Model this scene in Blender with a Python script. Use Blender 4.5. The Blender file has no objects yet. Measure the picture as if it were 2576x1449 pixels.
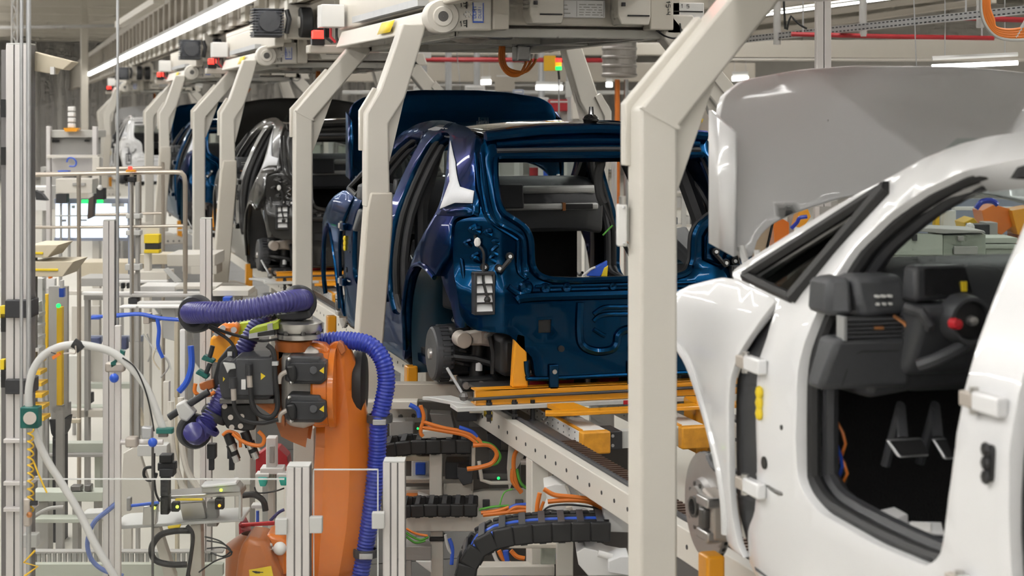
import bpy, bmesh, math, random
from mathutils import Vector, Matrix
from mathutils.geometry import delaunay_2d_cdt
random.seed(7)
scn = bpy.context.scene
COL = scn.collection
V = Vector
R_ = math.radians
# ---------------------------------------------------------------- camera, world, exposure
F, HY, VX = 4500.0, 285.0, 20.0            # focal length in pixels, horizon row, vanishing column of the line
TH = math.atan((1288 - VX) / F)
CC, SS = math.cos(TH), math.sin(TH)
CAMZ = 2.7
CAM = V((0, 0, CAMZ))
cam = bpy.data.cameras.new('camera'); cam_o = bpy.data.objects.new('camera', cam); COL.objects.link(cam_o)
cam_o.location = CAM; cam_o.rotation_euler = (R_(90), 0, -TH)
cam.sensor_width = 36; cam.lens = 36 * F / 2576
cam.shift_y = -(724.5 - HY) / 2576
cam.clip_end = 400
cam.dof.use_dof = True; cam.dof.focus_distance = 9.0; cam.dof.aperture_fstop = 4.2
scn.camera = cam_o
w = bpy.data.worlds.new('hall_air'); scn.world = w; w.use_nodes = True
bg = w.node_tree.nodes['Background']; bg.inputs[0].default_value = (1.0, .98, .955, 1); bg.inputs[1].default_value = .3
w.cycles.sampling_method = 'NONE'
scn.view_settings.view_transform = 'Standard'; scn.view_settings.look = 'None'
scn.view_settings.gamma = 1; scn.view_settings.use_curve_mapping = False
scn.view_settings.exposure = 0.0
scn.cycles.max_bounces = 4; scn.cycles.diffuse_bounces = 2; scn.cycles.glossy_bounces = 3; scn.cycles.transparent_max_bounces = 8
scn.cycles.use_light_tree = False
scn.cycles.use_adaptive_sampling = True; scn.cycles.adaptive_threshold = .12; scn.cycles.adaptive_min_samples = 12; scn.cycles.use_denoising = True
scn.cycles.caustics_reflective = False; scn.cycles.caustics_refractive = False
scn.cycles.sample_clamp_indirect = 6

def ray(px, py):
    u = (px - 1288) / F; v = (HY - py) / F
    return V((SS + CC * u, CC - SS * u, v))
def P(px, py, d): return CAM + ray(px, py) * d
def onX(px, py, X): r = ray(px, py); return CAM + r * (X / r.x)
def onY(px, py, Y): r = ray(px, py); return CAM + r * (Y / r.y)
def onZ(px, py, Z): r = ray(px, py); return CAM + r * ((Z - CAMZ) / r.z)
FWD = V((SS, CC, 0)); RGT = V((CC, -SS, 0)); UP = V((0, 0, 1)); AX = V((1, 0, 0)); AY = V((0, 1, 0))

# ---------------------------------------------------------------- materials
MATS = {}
def mat(name, col, rough=.5, metal=0., coat=0., var=.06, scale=8., bump=0., emit=0., spec=.5, edge=None):
    if name in MATS: return MATS[name]
    m = bpy.data.materials.new(name); m.use_nodes = True
    nt = m.node_tree; b = nt.nodes['Principled BSDF']
    c = (col[0], col[1], col[2], 1)
    b.inputs['Base Color'].default_value = c; b.inputs['Roughness'].default_value = rough
    b.inputs['Metallic'].default_value = metal; b.inputs['Coat Weight'].default_value = coat
    b.inputs['Coat Roughness'].default_value = .03
    b.inputs['Specular IOR Level'].default_value = spec
    if edge: b.inputs['Specular Tint'].default_value = (*edge, 1)
    if emit:
        b.inputs['Emission Color'].default_value = c; b.inputs['Emission Strength'].default_value = emit
    else:
        tc = nt.nodes.new('ShaderNodeTexCoord'); nz = nt.nodes.new('ShaderNodeTexNoise')
        nz.inputs['Scale'].default_value = scale; nz.inputs['Detail'].default_value = 4
        nt.links.new(tc.outputs['Object'], nz.inputs['Vector'])
        if var:
            mx = nt.nodes.new('ShaderNodeMix'); mx.data_type = 'RGBA'
            k0, k1 = 1 - var, 1 + var
            mx.inputs['A'].default_value = (col[0] * k0, col[1] * k0, col[2] * k0, 1)
            mx.inputs['B'].default_value = (min(1, col[0] * k1), min(1, col[1] * k1), min(1, col[2] * k1), 1)
            nt.links.new(nz.outputs['Fac'], mx.inputs['Factor']); nt.links.new(mx.outputs['Result'], b.inputs['Base Color'])
        if bump:
            bp = nt.nodes.new('ShaderNodeBump'); bp.inputs['Strength'].default_value = bump; bp.inputs['Distance'].default_value = .01
            nt.links.new(nz.outputs['Fac'], bp.inputs['Height']); nt.links.new(bp.outputs['Normal'], b.inputs['Normal'])
    MATS[name] = m
    return m
def glass(name, tint, refl=.045):
    if name in MATS: return MATS[name]
    m = bpy.data.materials.new(name); m.use_nodes = True; nt = m.node_tree; nt.nodes.clear()
    out = nt.nodes.new('ShaderNodeOutputMaterial'); tr = nt.nodes.new('ShaderNodeBsdfTransparent'); gl = nt.nodes.new('ShaderNodeBsdfGlossy')
    tr.inputs[0].default_value = (*tint, 1); gl.inputs['Roughness'].default_value = .03
    lw = nt.nodes.new('ShaderNodeLayerWeight'); lw.inputs[0].default_value = .5
    pw = nt.nodes.new('ShaderNodeMath'); pw.operation = 'POWER'; pw.inputs[1].default_value = 4
    fr = nt.nodes.new('ShaderNodeMath'); fr.operation = 'MULTIPLY_ADD'; fr.inputs[1].default_value = .6; fr.inputs[2].default_value = refl
    nt.links.new(lw.outputs['Facing'], pw.inputs[0]); nt.links.new(pw.outputs[0], fr.inputs[0])
    mx = nt.nodes.new('ShaderNodeMixShader')
    nt.links.new(fr.outputs[0], mx.inputs[0]); nt.links.new(tr.outputs[0], mx.inputs[1]); nt.links.new(gl.outputs[0], mx.inputs[2])
    nt.links.new(mx.outputs[0], out.inputs[0]); MATS[name] = m
    return m
M = dict(
 cream=mat('cream_paint', (.70, .665, .60), .38, coat=.15, var=.03, scale=3),
 cream_d=mat('cream_frame_paint', (.60, .56, .49), .45, var=.05, scale=3),
 girder=mat('girder_paint', (.44, .40, .34), .5, var=.05, scale=2),
 white_car=mat('white_car_paint', (.84, .84, .845), .25, coat=.8, var=.01),
 blue_car=mat('blue_car_paint', (.0012, .029, .082), .22, metal=.85, coat=.2, var=.05, edge=(.055, .24, .42)),
 black_car=mat('black_car_paint', (.008, .0075, .007), .3, metal=.0, coat=.45, var=.05),
 blackgloss=mat('gloss_black', (.012, .012, .013), .08, coat=1., var=.02),
 rubber=mat('rubber', (.018, .018, .019), .55, var=.1),
 plastic=mat('dark_plastic', (.035, .036, .04), .48, var=.12, scale=30),
 plastic2=mat('charcoal_plastic', (.06, .062, .068), .45, var=.1, scale=30),
 dash=mat('dash_plastic', (.05, .052, .057), .5, var=.08, scale=60, bump=.05),
 carpet=mat('black_carpet', (.022, .022, .023), .9, var=.4, scale=120, bump=.4),
 alu=mat('aluminium_profile', (.72, .69, .675), .4, metal=.35, var=.04, scale=4),
 alu_d=mat('profile_groove', (.20, .19, .19), .5, metal=.4, var=.04),
 steel=mat('steel', (.55, .54, .52), .3, metal=.9, var=.1, scale=12),
 steel_d=mat('dark_steel', (.16, .155, .15), .4, metal=.7, var=.15, scale=12),
 zinc=mat('zinc', (.50, .51, .52), .42, metal=.75, var=.1, scale=10),
 castal=mat('cast_aluminium', (.50, .45, .40), .5, metal=.35, var=.08, scale=20, bump=.1),
 orange=mat('robot_orange', (.78, .205, .022), .32, coat=.35, var=.05, scale=4),
 orange_d=mat('robot_orange_cast', (.48, .14, .03), .4, coat=.2, var=.12, scale=9, bump=.05),
 carrier=mat('carrier_orange', (.86, .36, .015), .35, coat=.3, var=.06, scale=5),
 cable=mat('orange_cable', (.80, .22, .03), .42, var=.08),
 bluehose=mat('blue_hose', (.02, .045, .42), .35, coat=.2, var=.08),
 violethose=mat('violet_hose', (.045, .042, .20), .35, coat=.2, var=.08),
 bluepl=mat('blue_plastic', (.03, .11, .62), .35, var=.08),
 red=mat('red_plastic', (.55, .02, .03), .38, var=.08),
 redpaint=mat('red_paint', (.42, .022, .03), .4, var=.08),
 yellow=mat('yellow_label', (.82, .60, .02), .5, var=.05),
 yellowp=mat('yellow_paint', (.80, .50, .03), .42, var=.06),
 lime=mat('lime_plastic', (.50, .62, .04), .4, var=.08),
 teal=mat('teal_plastic', (.01, .13, .11), .4, var=.08),
 mint=mat('mint_plastic', (.02, .55, .45), .4, var=.05),
 white=mat('white_plastic', (.80, .79, .77), .42, var=.03),
 paper=mat('white_paper', (.82, .82, .82), .6, var=.02),
 film=mat('white_film', (.72, .73, .76), .6, var=.05, scale=90, bump=.1),
 tan=mat('tan_board', (.52, .40, .28), .6, var=.05),
 grey=mat('grey_paint', (.40, .39, .37), .5, var=.06),
 greyl=mat('light_grey_paint', (.60, .60, .58), .45, var=.04),
 cabinet=mat('green_grey_cabinet', (.50, .53, .46), .45, var=.04),
 black=mat('black_metal', (.014, .014, .015), .45, var=.2),
 greenc=mat('green_cable', (.10, .40, .05), .5, var=.05),
 copper=mat('copper_trim', (.55, .24, .10), .35, metal=.7, var=.05),
 disc=mat('brake_disc', (.50, .49, .48), .33, metal=.85, var=.06, scale=20),
 floor_m=mat('floor_coat', (.64, .615, .55), .5, coat=.0, var=.08, scale=.8),
 ceil=mat('ceiling_deck', (.42, .40, .365), .7, var=.08, scale=1),
 wallm=mat('wall_panel', (.58, .555, .52), .6, var=.08, scale=1),
 e_white=mat('lamp_tube', (1, .985, .95), emit=8.),
 e_fill=mat('fill_strip_tube', (1, .985, .96), emit=22.),  # stronger glow of the added fill strip
 e_lamp=mat('ceiling_lamp', (1, .985, .955), emit=29.),
 e_red=mat('signal_red', (1, .03, .02), emit=3.5),
 e_green=mat('signal_green', (.02, 1, .15), emit=1.6),
 e_amber=mat('signal_amber', (1, .40, .02), emit=1.3),
 e_screen=mat('screen_glow', (.75, .85, 1), emit=1.3),
 glass=glass('clear_pane', (.985, .99, .985), .02),
 wind=glass('windscreen', (.80, .88, .86)),
 tint=glass('tinted_pane', (.05, .06, .058), .07),
)

# ---------------------------------------------------------------- mesh helpers
ORG = {}                                    # world position that a thing's part meshes are relative to
def tag(o, label=None, cat=None, group=None, kind=None):
    if label: o['label'] = label
    if cat: o['category'] = cat
    if group: o['group'] = group
    if kind: o['kind'] = kind
    return o
def thing(name, label, cat, loc=(0, 0, 0), group=None):
    o = bpy.data.objects.new(name, None); COL.objects.link(o); o.location = loc
    o.empty_display_size = .1
    ORG[o.name] = V(loc)
    return tag(o, label, cat, group)
def frame(d):
    d = V(d).normalized(); a = UP if abs(d.z) < .9 else AX
    u = d.cross(a).normalized(); return u, d.cross(u).normalized()
class MB:
    def __init__(s): s.v = []; s.f = []
    def add(s, vs, fs):
        n = len(s.v); s.v += [V(p) for p in vs]; s.f += [[i + n for i in f] for f in fs]; return s
    def hexa(s, p):
        return s.add(p, [(0, 3, 2, 1), (4, 5, 6, 7), (0, 1, 5, 4), (1, 2, 6, 5), (2, 3, 7, 6), (3, 0, 4, 7)])
    def bb(s, x0, x1, y0, y1, z0, z1):
        return s.hexa([(x0, y0, z0), (x1, y0, z0), (x1, y1, z0), (x0, y1, z0), (x0, y0, z1), (x1, y0, z1), (x1, y1, z1), (x0, y1, z1)])
    def box(s, c, sz, ax=None):
        c = V(c); u, v, w_ = ax if ax else (AX, AY, UP)
        a, b, d = u * sz[0] / 2, v * sz[1] / 2, w_ * sz[2] / 2
        return s.hexa([c - a - b - d, c + a - b - d, c + a + b - d, c - a + b - d, c - a - b + d, c + a - b + d, c + a + b + d, c - a + b + d])
    def prism(s, poly, vec):
        n = len(poly); vec = V(vec); a = [V(p) for p in poly]
        return s.add(a + [p + vec for p in a], [list(range(n - 1, -1, -1)), list(range(n, 2 * n))] + [(i, (i + 1) % n, n + (i + 1) % n, n + i) for i in range(n)])
    def tube(s, pts, r, n=8, cap=True, closed=False):
        pts = [V(p) for p in pts]; m = len(pts)
        rs = r if isinstance(r, (list, tuple)) else [r] * m
        t0 = (pts[1] - pts[0]).normalized(); u, _ = frame(t0); vs = []
        for i, p in enumerate(pts):
            if closed: t = pts[(i + 1) % m] - pts[i - 1]
            else: t = pts[min(i + 1, m - 1)] - pts[max(i - 1, 0)]
            t = t.normalized() if t.length > 1e-9 else t0
            u = (u - t * u.dot(t)); u = u.normalized() if u.length > 1e-6 else frame(t)[0]
            w_ = t.cross(u)
            for k in range(n):
                a = 2 * math.pi * k / n; vs.append(p + (u * math.cos(a) + w_ * math.sin(a)) * rs[i])
        fs = []
        for i in range(m if closed else m - 1):
            j = (i + 1) % m
            for k in range(n):
                fs.append((i * n + k, i * n + (k + 1) % n, j * n + (k + 1) % n, j * n + k))
        if cap and not closed: fs += [list(range(n - 1, -1, -1)), [(m - 1) * n + k for k in range(n)]]
        return s.add(vs, fs)
    def cyl(s, a, b, r, r1=None, n=16):
        return s.tube([a, b], [r, r if r1 is None else r1], n)
    def lathe(s, o, d, prof, n=24, arc=2 * math.pi):
        o = V(o); d = V(d).normalized(); u, w_ = frame(d); full = arc > 6.28; k_ = n if full else n + 1
        vs = []
        for r, h in prof:
            for k in range(k_):
                a = arc * k / n; vs.append(o + d * h + (u * math.cos(a) + w_ * math.sin(a)) * max(r, 1e-4))
        fs = []
        for i in range(len(prof) - 1):
            for k in range(n):
                k2 = (k + 1) % k_ if full else k + 1
                fs.append((i * k_ + k, i * k_ + k2, (i + 1) * k_ + k2, (i + 1) * k_ + k))
        return s.add(vs, fs)
    def ball(s, c, r, n=12, sq=(1, 1, 1)):
        m = n // 2; vs = []; c = V(c)
        for i in range(m + 1):
            t = math.pi * i / m
            for k in range(n):
                a = 2 * math.pi * k / n
                vs.append(c + V((math.sin(t) * math.cos(a) * r * sq[0], math.sin(t) * math.sin(a) * r * sq[1], math.cos(t) * r * sq[2])))
        return s.add(vs, [(i * n + k, i * n + (k + 1) % n, (i + 1) * n + (k + 1) % n, (i + 1) * n + k) for i in range(m) for k in range(n)])
    def build(s, name, m, parent=None, bevel=0., smooth=35, label=None, kind=None, sol=0., seg=2, org=None, fix=True):
        root = parent
        while root is not None and root.parent is not None: root = root.parent
        o0 = V(org) if org is not None else (ORG.get(root.name, V((0, 0, 0))) if root else V((0, 0, 0)))
        me = bpy.data.meshes.new(name); me.from_pydata([p - o0 for p in s.v], [], s.f); me.validate()
        if fix:
            bm = bmesh.new(); bm.from_mesh(me); bmesh.ops.remove_doubles(bm, verts=bm.verts, dist=1e-5)
            bmesh.ops.recalc_face_normals(bm, faces=bm.faces); bm.to_mesh(me); bm.free()
        if smooth:
            me.polygons.foreach_set('use_smooth', [True] * len(me.polygons)); me.set_sharp_from_angle(angle=R_(smooth))
        me.materials.append(M[m] if isinstance(m, str) else m)
        o = bpy.data.objects.new(name, me); COL.objects.link(o)
        if parent is not None: o.parent = parent
        elif org is not None: o.location = org
        if sol:
            md = o.modifiers.new('thick', 'SOLIDIFY'); md.thickness = sol; md.offset = -1
        if bevel:
            md = o.modifiers.new('edge', 'BEVEL'); md.width = bevel; md.segments = seg; md.limit_method = 'ANGLE'; md.angle_limit = R_(40)
        if label: o['label'] = label
        if kind: o['kind'] = kind
        return o
    def one(s, name, m, label, cat, group=None, kind=None, **k):        # a thing that is one mesh, origin at its base
        lo = V((min(p.x for p in s.v), min(p.y for p in s.v), min(p.z for p in s.v))); hi = V((max(p.x for p in s.v), max(p.y for p in s.v), max(p.z for p in s.v)))
        o = s.build(name, m, org=V(((lo.x + hi.x) / 2, (lo.y + hi.y) / 2, lo.z)), **k)
        return tag(o, label, cat, group, kind)
def smoothpath(pts, k=6):
    pts = [V(p) for p in pts]; out = []
    for i in range(len(pts) - 1):
        p0 = pts[max(i - 1, 0)]; p1 = pts[i]; p2 = pts[i + 1]; p3 = pts[min(i + 2, len(pts) - 1)]
        for j in range(k):
            t = j / k
            out.append(.5 * ((2 * p1) + (p2 - p0) * t + (2 * p0 - 5 * p1 + 4 * p2 - p3) * t * t + (3 * p1 - p0 - 3 * p2 + p3) * t ** 3))
    return out + [pts[-1]]
def ribbed(pts, r, pitch, depth=.12):
    """points and radii of a corrugated hose"""
    out = [V(pts[0])]; acc = 0; L = [0]
    for a, b in zip(pts, pts[1:]): L.append(L[-1] + (V(b) - V(a)).length)
    n = int(L[-1] / (pitch / 4)); q = []; rs = []
    j = 0
    for i in range(n + 1):
        s_ = L[-1] * i / n
        while j < len(L) - 2 and L[j + 1] < s_: j += 1
        t = (s_ - L[j]) / max(1e-9, L[j + 1] - L[j]); q.append(V(pts[j]).lerp(V(pts[j + 1]), t))
        rs.append(r * (1 - depth * (.5 - .5 * math.cos(2 * math.pi * (i % 4) / 4))))
    return q, rs
def inside(p, poly):
    x, y = p; c = False; n = len(poly)
    for i in range(n):
        x1, y1 = poly[i]; x2, y2 = poly[(i + 1) % n]
        if (y1 > y) != (y2 > y) and x < (x2 - x1) * (y - y1) / (y2 - y1) + x1: c = not c
    return c
def rounded(poly, r=.02, k=3):
    out = []; n = len(poly)
    for i in range(n):
        p = V(poly[i]).to_2d() if len(poly[i]) > 2 else V((poly[i][0], poly[i][1])); a = V(poly[i - 1][:2]); b = V(poly[(i + 1) % n][:2])
        da = (a - p); db = (b - p); ra = min(r, da.length * .45); rb = min(r, db.length * .45)
        pa = p + da.normalized() * ra; pb = p + db.normalized() * rb
        for j in range(k + 1):
            t = j / k; out.append(tuple(pa * (1 - t) ** 2 + p * 2 * t * (1 - t) + pb * t * t))
    return out
def sheet(outer, holes, fn, grid=.05, flip=False):
    """MB of a thin panel: polygon with holes in (a,b) mapped by fn to 3-D"""
    def dens(poly):
        out = []
        for i in range(len(poly)):
            a = V(poly[i][:2]); b = V(poly[(i + 1) % len(poly)][:2]); n = max(1, int((b - a).length / grid))
            out += [a.lerp(b, j / n) for j in range(n)]
        return out
    loops = [dens(outer)] + [dens(h) for h in holes]; vs = []; fl = []
    for L in loops:
        fl.append(list(range(len(vs), len(vs) + len(L)))); vs += L
    xs = [p[0] for p in outer]; ys = [p[1] for p in outer]; nb = len(vs); allb = list(vs)
    g = grid; i = min(xs) + g / 2
    while i < max(xs):
        j = min(ys) + g / 2
        while j < max(ys):
            if inside((i, j), outer) and not any(inside((i, j), h) for h in holes) and min((q.x - i) ** 2 + (q.y - j) ** 2 for q in allb) > (g * .45) ** 2: vs.append(V((i, j)))
            j += g
        i += g
    r = delaunay_2d_cdt(vs, [], fl, 2, 1e-6)
    mb = MB(); mb.add([fn(p.x, p.y) for p in r[0]], [list(f)[::-1] if flip else list(f) for f in r[2]]); return mb
def px_prism(pts, d, thick, vec=None):
    """outline traced on the plane at depth d facing the camera, extruded away from it"""
    return [P(x, y, d) for x, y in pts], (vec if vec is not None else FWD * thick)
def copy_tree(o, parent=None, swap=None, memo=None):
    c = o.copy(); COL.objects.link(c); c.parent = parent
    if parent is None: ORG[c.name] = V((0, 0, 0))
    if swap and o.type == 'MESH':
        for k, s_ in enumerate(c.material_slots):
            if s_.material and s_.material.name in swap:
                mm = swap[s_.material.name]; s_.link = 'OBJECT'; s_.material = mm
    for ch in [x for x in bpy.data.objects if x.parent == o]: copy_tree(ch, c, swap)
    return c
# ---------------------------------------------------------------- car bodies (local: x right, y forward from the rear axle, z up)
XC, ZG = 2.925, 1.08
YW, YB = 2.57, 9.04
HWP = [(.15, .80), (.3, .845), (.5, .868), (.75, .875), (.9, .868), (1.0, .845), (1.1, .81), (1.25, .745), (1.4, .67), (1.5, .61), (1.56, .55), (1.62, .42)]
def hw(y, z):
    if z <= HWP[0][0]: w_ = HWP[0][1]
    elif z >= HWP[-1][0]: w_ = HWP[-1][1]
    else:
        for (a, b), (c, d) in zip(HWP, HWP[1:]):
            if a <= z <= c: w_ = b + (d - b) * (z - a) / (c - a); break
    if y > 2.7: w_ -= .10 * ((y - 2.7) / .8) ** 2
    if y < 0: w_ -= .13 * (-y / .6) ** 2
    return w_
def WL(px, py, y):                          # pixel on the near white car, on its cross plane y -> local (x, z)
    p = onY(px, py, YW + y); return p.x - XC, p.z - ZG
def BL(px, py, y):                          # the same for the blue car
    p = onY(px, py, YB + y); return p.x - XC, p.z - ZG
AP_F = [(1.876, .637), (1.88, .85), (1.892, .95), (1.88, 1.03), (1.86, 1.13), (1.8, 1.26), (1.70, 1.35), (1.58, 1.42), (1.44, 1.474), (1.2, 1.515), (1.1, 1.515), (1.06, 1.47), (1.05, 1.37),
        (1.045, 1.1), (1.035, .9), (1.06, .75), (1.10, .61), (1.17, .566), (1.43, .557), (1.74, .568), (1.84, .60)]
AP_R = [(.80, .60), (.81, .8), (.83, 1.05), (.85, 1.3), (.82, 1.46), (.72, 1.515), (.55, 1.515), (.42, 1.50), (.24, 1.40), (.0, 1.26), (-.06, 1.18), (-.07, 1.11), (.014, 1.01), (.17, .877), (.345, .69), (.43, .58), (.52, .52), (.7, .51)]
TRI = [(2.40, 1.133), (1.77, 1.425), (1.755, 1.415), (2.045, 1.103)]
OUT = [(2.128, 1.085), (2.124, .98), (2.15, .92), (2.144, .6), (2.17, .48), (2.245, .41), (2.26, .31), (2.2, .265), (.55, .265), (.46, .34), (.42, .45), (.41, .55), (.36, .65), (.27, .75), (.15, .815), (0, .838), (-.13, .825), (-.24, .79),
       (-.39, .94), (-.325, 1.07), (-.36, 1.103), (-.50, 1.115), (-.46, 1.2), (-.406, 1.253), (-.3, 1.36), (-.177, 1.457), (-.116, 1.507), (.2, 1.545), (.63, 1.568), (1.0, 1.58), (1.286, 1.578), (1.42, 1.565), (1.54, 1.543), (1.655, 1.505),
       (1.77, 1.455), (2.02, 1.358), (2.434, 1.176), (2.52, 1.135), (2.47, 1.112), (2.36, 1.10)]
FEND = [(2.133, 1.088), (2.36, 1.108), (2.45, 1.118), (2.56, 1.115), (2.64, 1.10), (2.79, 1.07), (2.95, 1.02), (3.1, .95), (3.24, .86), (3.31, .80), (3.30, .74), (3.22, .73), (3.2, .70), (3.19, .6), (3.2, .45), (3.19, .38), (3.15, .38), (3.15, .50), (3.07, .66), (2.96, .79), (2.811, .875), (2.73, .862), (2.65, .82), (2.56, .745),
        (2.485, .65), (2.415, .53), (2.405, .44), (2.421, .36), (2.40, .325), (2.28, .315), (2.325, .345), (2.345, .434), (2.34, .67), (2.335, .83), (2.285, .92)]
STRIP = [(2.32, .325), (2.37, .43), (2.36, .83), (2.31, .92), (2.14, 1.085), (2.11, .98), (2.14, .9), (2.13, .6), (2.16, .48), (2.24, .38)]
def side(dx=0., s=-1):
    return lambda y, z: V((s * (hw(y, z) - dx), y, z))
def seal_path(hole, inset, dx, s):
    n = len(hole); c = V((sum(p[0] for p in hole) / n, sum(p[1] for p in hole) / n)); out = []
    for i in range(n):
        a, p, b = V(hole[i - 1]), V(hole[i]), V(hole[(i + 1) % n]); t = (b - a).normalized(); nn = V((-t.y, t.x))
        if nn.dot(c - p) < 0: nn = -nn
        q = p + nn * inset; out.append(V((s * (hw(q.x, q.y) - dx), q.x, q.y)))
    return smoothpath(out + [out[0]], 3)[:-1]

def make_car():
    root = thing('car_body', '', 'car')
    pt = 'blue_car'
    for s in (-1, 1):
        sheet(rounded(OUT, .03, 2), [rounded(AP_F, .03, 2), rounded(AP_R, .03, 2), TRI], side(0, s), .055, s < 0).build('body_side', pt, root, sol=.085, bevel=.010, seg=2, fix=False)
        sheet(rounded(FEND, .02, 2), [], side(-.004, s), .05, s < 0).build('fender', pt, root, sol=.02, bevel=.005, fix=False)
        sheet(STRIP, [], side(.03, s), .06, s < 0).build('fender_gap_foam', 'plastic', root, sol=.01, fix=False)
        arch = [p for p in FEND[16:28]]
        MB().tube(smoothpath([V((s * (hw(y, z) + .002), y, z)) for y, z in arch], 3), .013, 8).build('arch_lip', pt, root)
        MB().tube(smoothpath([V((s * (hw(y, z) + .0), y, z)) for y, z in OUT[9:18]], 3), .014, 8).build('arch_lip', pt, root)
        for hole in (AP_F, AP_R):
            MB().tube(seal_path(hole, .012, .045, s), .020, 8, closed=True).build('door_seal', 'rubber', root)
            MB().tube(seal_path(hole, .022, .088, s), .024, 8, closed=True).build('door_seal', 'plastic', root)
        # quarter window
        sheet(TRI, [], side(.035, s), .08, s < 0).build('quarter_pane', 'tint', root, fix=False)
        q = [V((s * (hw(y, z) + .003), y, z)) for y, z in TRI]
        MB().tube(q + [q[0]], .017, 6).build('pane_frame', 'rubber', root)
        MB().tube([q[1] + V((0, 0, -.006)), q[3] + V((0, -.012, 0))], .027, 4).build('pane_frame', 'rubber', root)
        # wheel housings
        for yc, zc, nm in ((0, .43, 'wheel_housing'),):
            mb = MB(); n = 18
            ar = 135 if yc < 1 else 240; ring = [(yc + .395 * math.cos(R_(-30 + ar * k / n)), zc + .405 * math.sin(R_(-30 + ar * k / n))) for k in range(n + 1)]
            xa = s * (.83 if yc < 1 else .80); xb = s * .50
            vs = [V((xa, y, z)) for y, z in ring] + [V((xb, y, z)) for y, z in ring]
            mb.add(vs, [(k, k + 1, n + 2 + k, n + 1 + k) for k in range(n)] + ([list(range(n + 1, 2 * n + 2))] if yc > 1 else []))
            mb.build(nm, 'wheel_liner', root, sol=.006, fix=True)
        # door hinges and small pillar fittings
        for y, z in ((2.135, .905), (2.135, .555), (.905, .985), (.93, .575)):
            x = s * hw(y, z); hg = MB().bb(min(x, x + s * .03), max(x, x + s * .03), y - .055, y + .055, z - .022, z + .022)
            h = hg.build('door_hinge', pt, root, bevel=.006)
            MB().bb(min(x + s * .012, x + s * .034), max(x + s * .012, x + s * .034), y + .05, y + .10, z - .017, z + .017).build('hinge_leaf', 'castal', h, bevel=.004)
            MB().cyl((x + s * .02, y + .055, z - .03), (x + s * .02, y + .055, z + .03), .011, n=10).build('hinge_pin', 'steel', h)
        y, z = 2.10, .80; x = s * hw(y, z)
        for k in range(3): MB().ball((x + s * .006, y + .012, z - .03 + .03 * k), .020, 8, (.6, .8, 1)).build('yellow_plug', 'yellow', root)
        MB().cyl((x - s * .01, 2.09, .635), (x + s * .003, 2.09, .635), .018, n=14).build('drain_grommet', 'black', root)
        MB().cyl((s * (hw(1.96, .75) - .01), 1.97, .755), (s * (hw(1.97, .75) + .002), 1.97, .755), .007, n=10).build('hole', 'black', root)
        x = s * hw(.9, .86)
        b = MB().bb(min(x - .01, x + .012), max(x - .01, x + .012), .87, .91, .82, .90).build('pillar_plug', 'black', root, bevel=.01)
        for k in (.83, .86, .89): MB().ball((x + s * .012, .89, k), .017, 8, (.5, 1, 1)).build('plug_lobe', 'black', b)
    MB().prism([(-.83, 2.30, .335), (-.845, 2.2, .31), (-.84, 1.9, .29), (-.83, .6, .28), (-.78, .6, .22), (-.79, 2.2, .24), (-.79, 2.34, .30)], (.06, 0, -.0)).build('sill_trim', 'plastic', root, bevel=.01)
    # sill wax film and paint protection
    MB().tube(smoothpath([(-.846, 2.2, .58), (-.86, 2.12, .575), (-.868, 1.98, .57), (-.80, 1.88, .60)], 4), .006, 6).build('hold_cord', 'steel_d', root)
    # bonnet, held open
    def bon(x, z):
        t = (z - 1.2) / .55
        return V((x, 2.66 + .16 * t + .10 * (1 - (x / .75) ** 2) - .05 * max(0, t - .75) * 4 * .5, z))
    half = [(-.725, 1.22), (-.735, 1.4), (-.725, 1.6), (-.70, 1.68), (-.62, 1.73), (-.4, 1.765), (-.2, 1.78)]
    low = [(0, 1.375), (-.28, 1.345), (-.45, 1.305), (-.57, 1.265), (-.635, 1.215), (-.65, 1.165), (-.69, 1.165)]
    o = half + [(-x, z) for x, z in half[::-1]] + [(-x, z) for x, z in low[::-1]] + low[1:]
    bo = sheet(rounded(o, .03, 2), [], bon, .05).build('bonnet', pt, root, sol=.03, bevel=.01, fix=False)
    for s in (-1, 1):
        MB().add([V((s * .735, 2.64, z)) for z in (1.17, 1.56)] + [V((s * .742, 2.83, z)) for z in (1.2, 1.63)], [(0, 1, 3, 2)]).build('bonnet_edge', pt, bo, sol=.012)
        hs = MB().tube([(s * .70, 2.66, 1.20), (s * .695, 2.62, 1.12), (s * .715, 2.64, 1.04)], .012, 8)
        hs.build('bonnet_stay', 'white', root)
        MB().tube([(s * .665, 2.62, 1.19), (s * .665, 2.60, 1.12), (s * .665, 2.62, 1.04)], .011, 8).build('bonnet_stay', 'white', root)
    # roof
    def roofz(x, y): return 1.585 - .05 * (x / .57) ** 2 - .012 * ((y - .9) / .9) ** 2 + (.0 if y > 0 else -.05 * (y / .3) ** 2) - (0 if y < 1.35 else .35 * (y - 1.35) ** 2)
    ro = [(-.55, -.13), (.55, -.13), (.56, .6), (.55, 1.2), (.52, 1.62), (-.52, 1.62), (-.55, 1.2), (-.56, .6)]
    sheet(ro, [], lambda x, y: V((x, y, roofz(x, y))), .1).build('roof', 'blackgloss', root, sol=.03, fix=False)
    MB().tube([(x / 10, 1.62 + .02 * (1 - (x / 5.4) ** 2), roofz(x / 10, 1.62) - .01) for x in range(-5, 6)], .03, 8).build('roof_header', 'plastic', root)
    sheet(rounded([(-.05, -.02), (.62, -.02), (.58, .30), (.1, .30)], .1, 5), [], lambda x, y: V((x * .75 + .12, y, roofz(x * .75 + .12, y) + .004)), .08).build('roof_panel', 'plastic2', root, sol=.006, fix=False)
    fin = MB()
    fin.prism([(0.035, -.06, 1.60), (0.035, .06, 1.60), (0.035, .045, 1.585), (.035, -.1, 1.58)], (.03, 0, 0))
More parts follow.
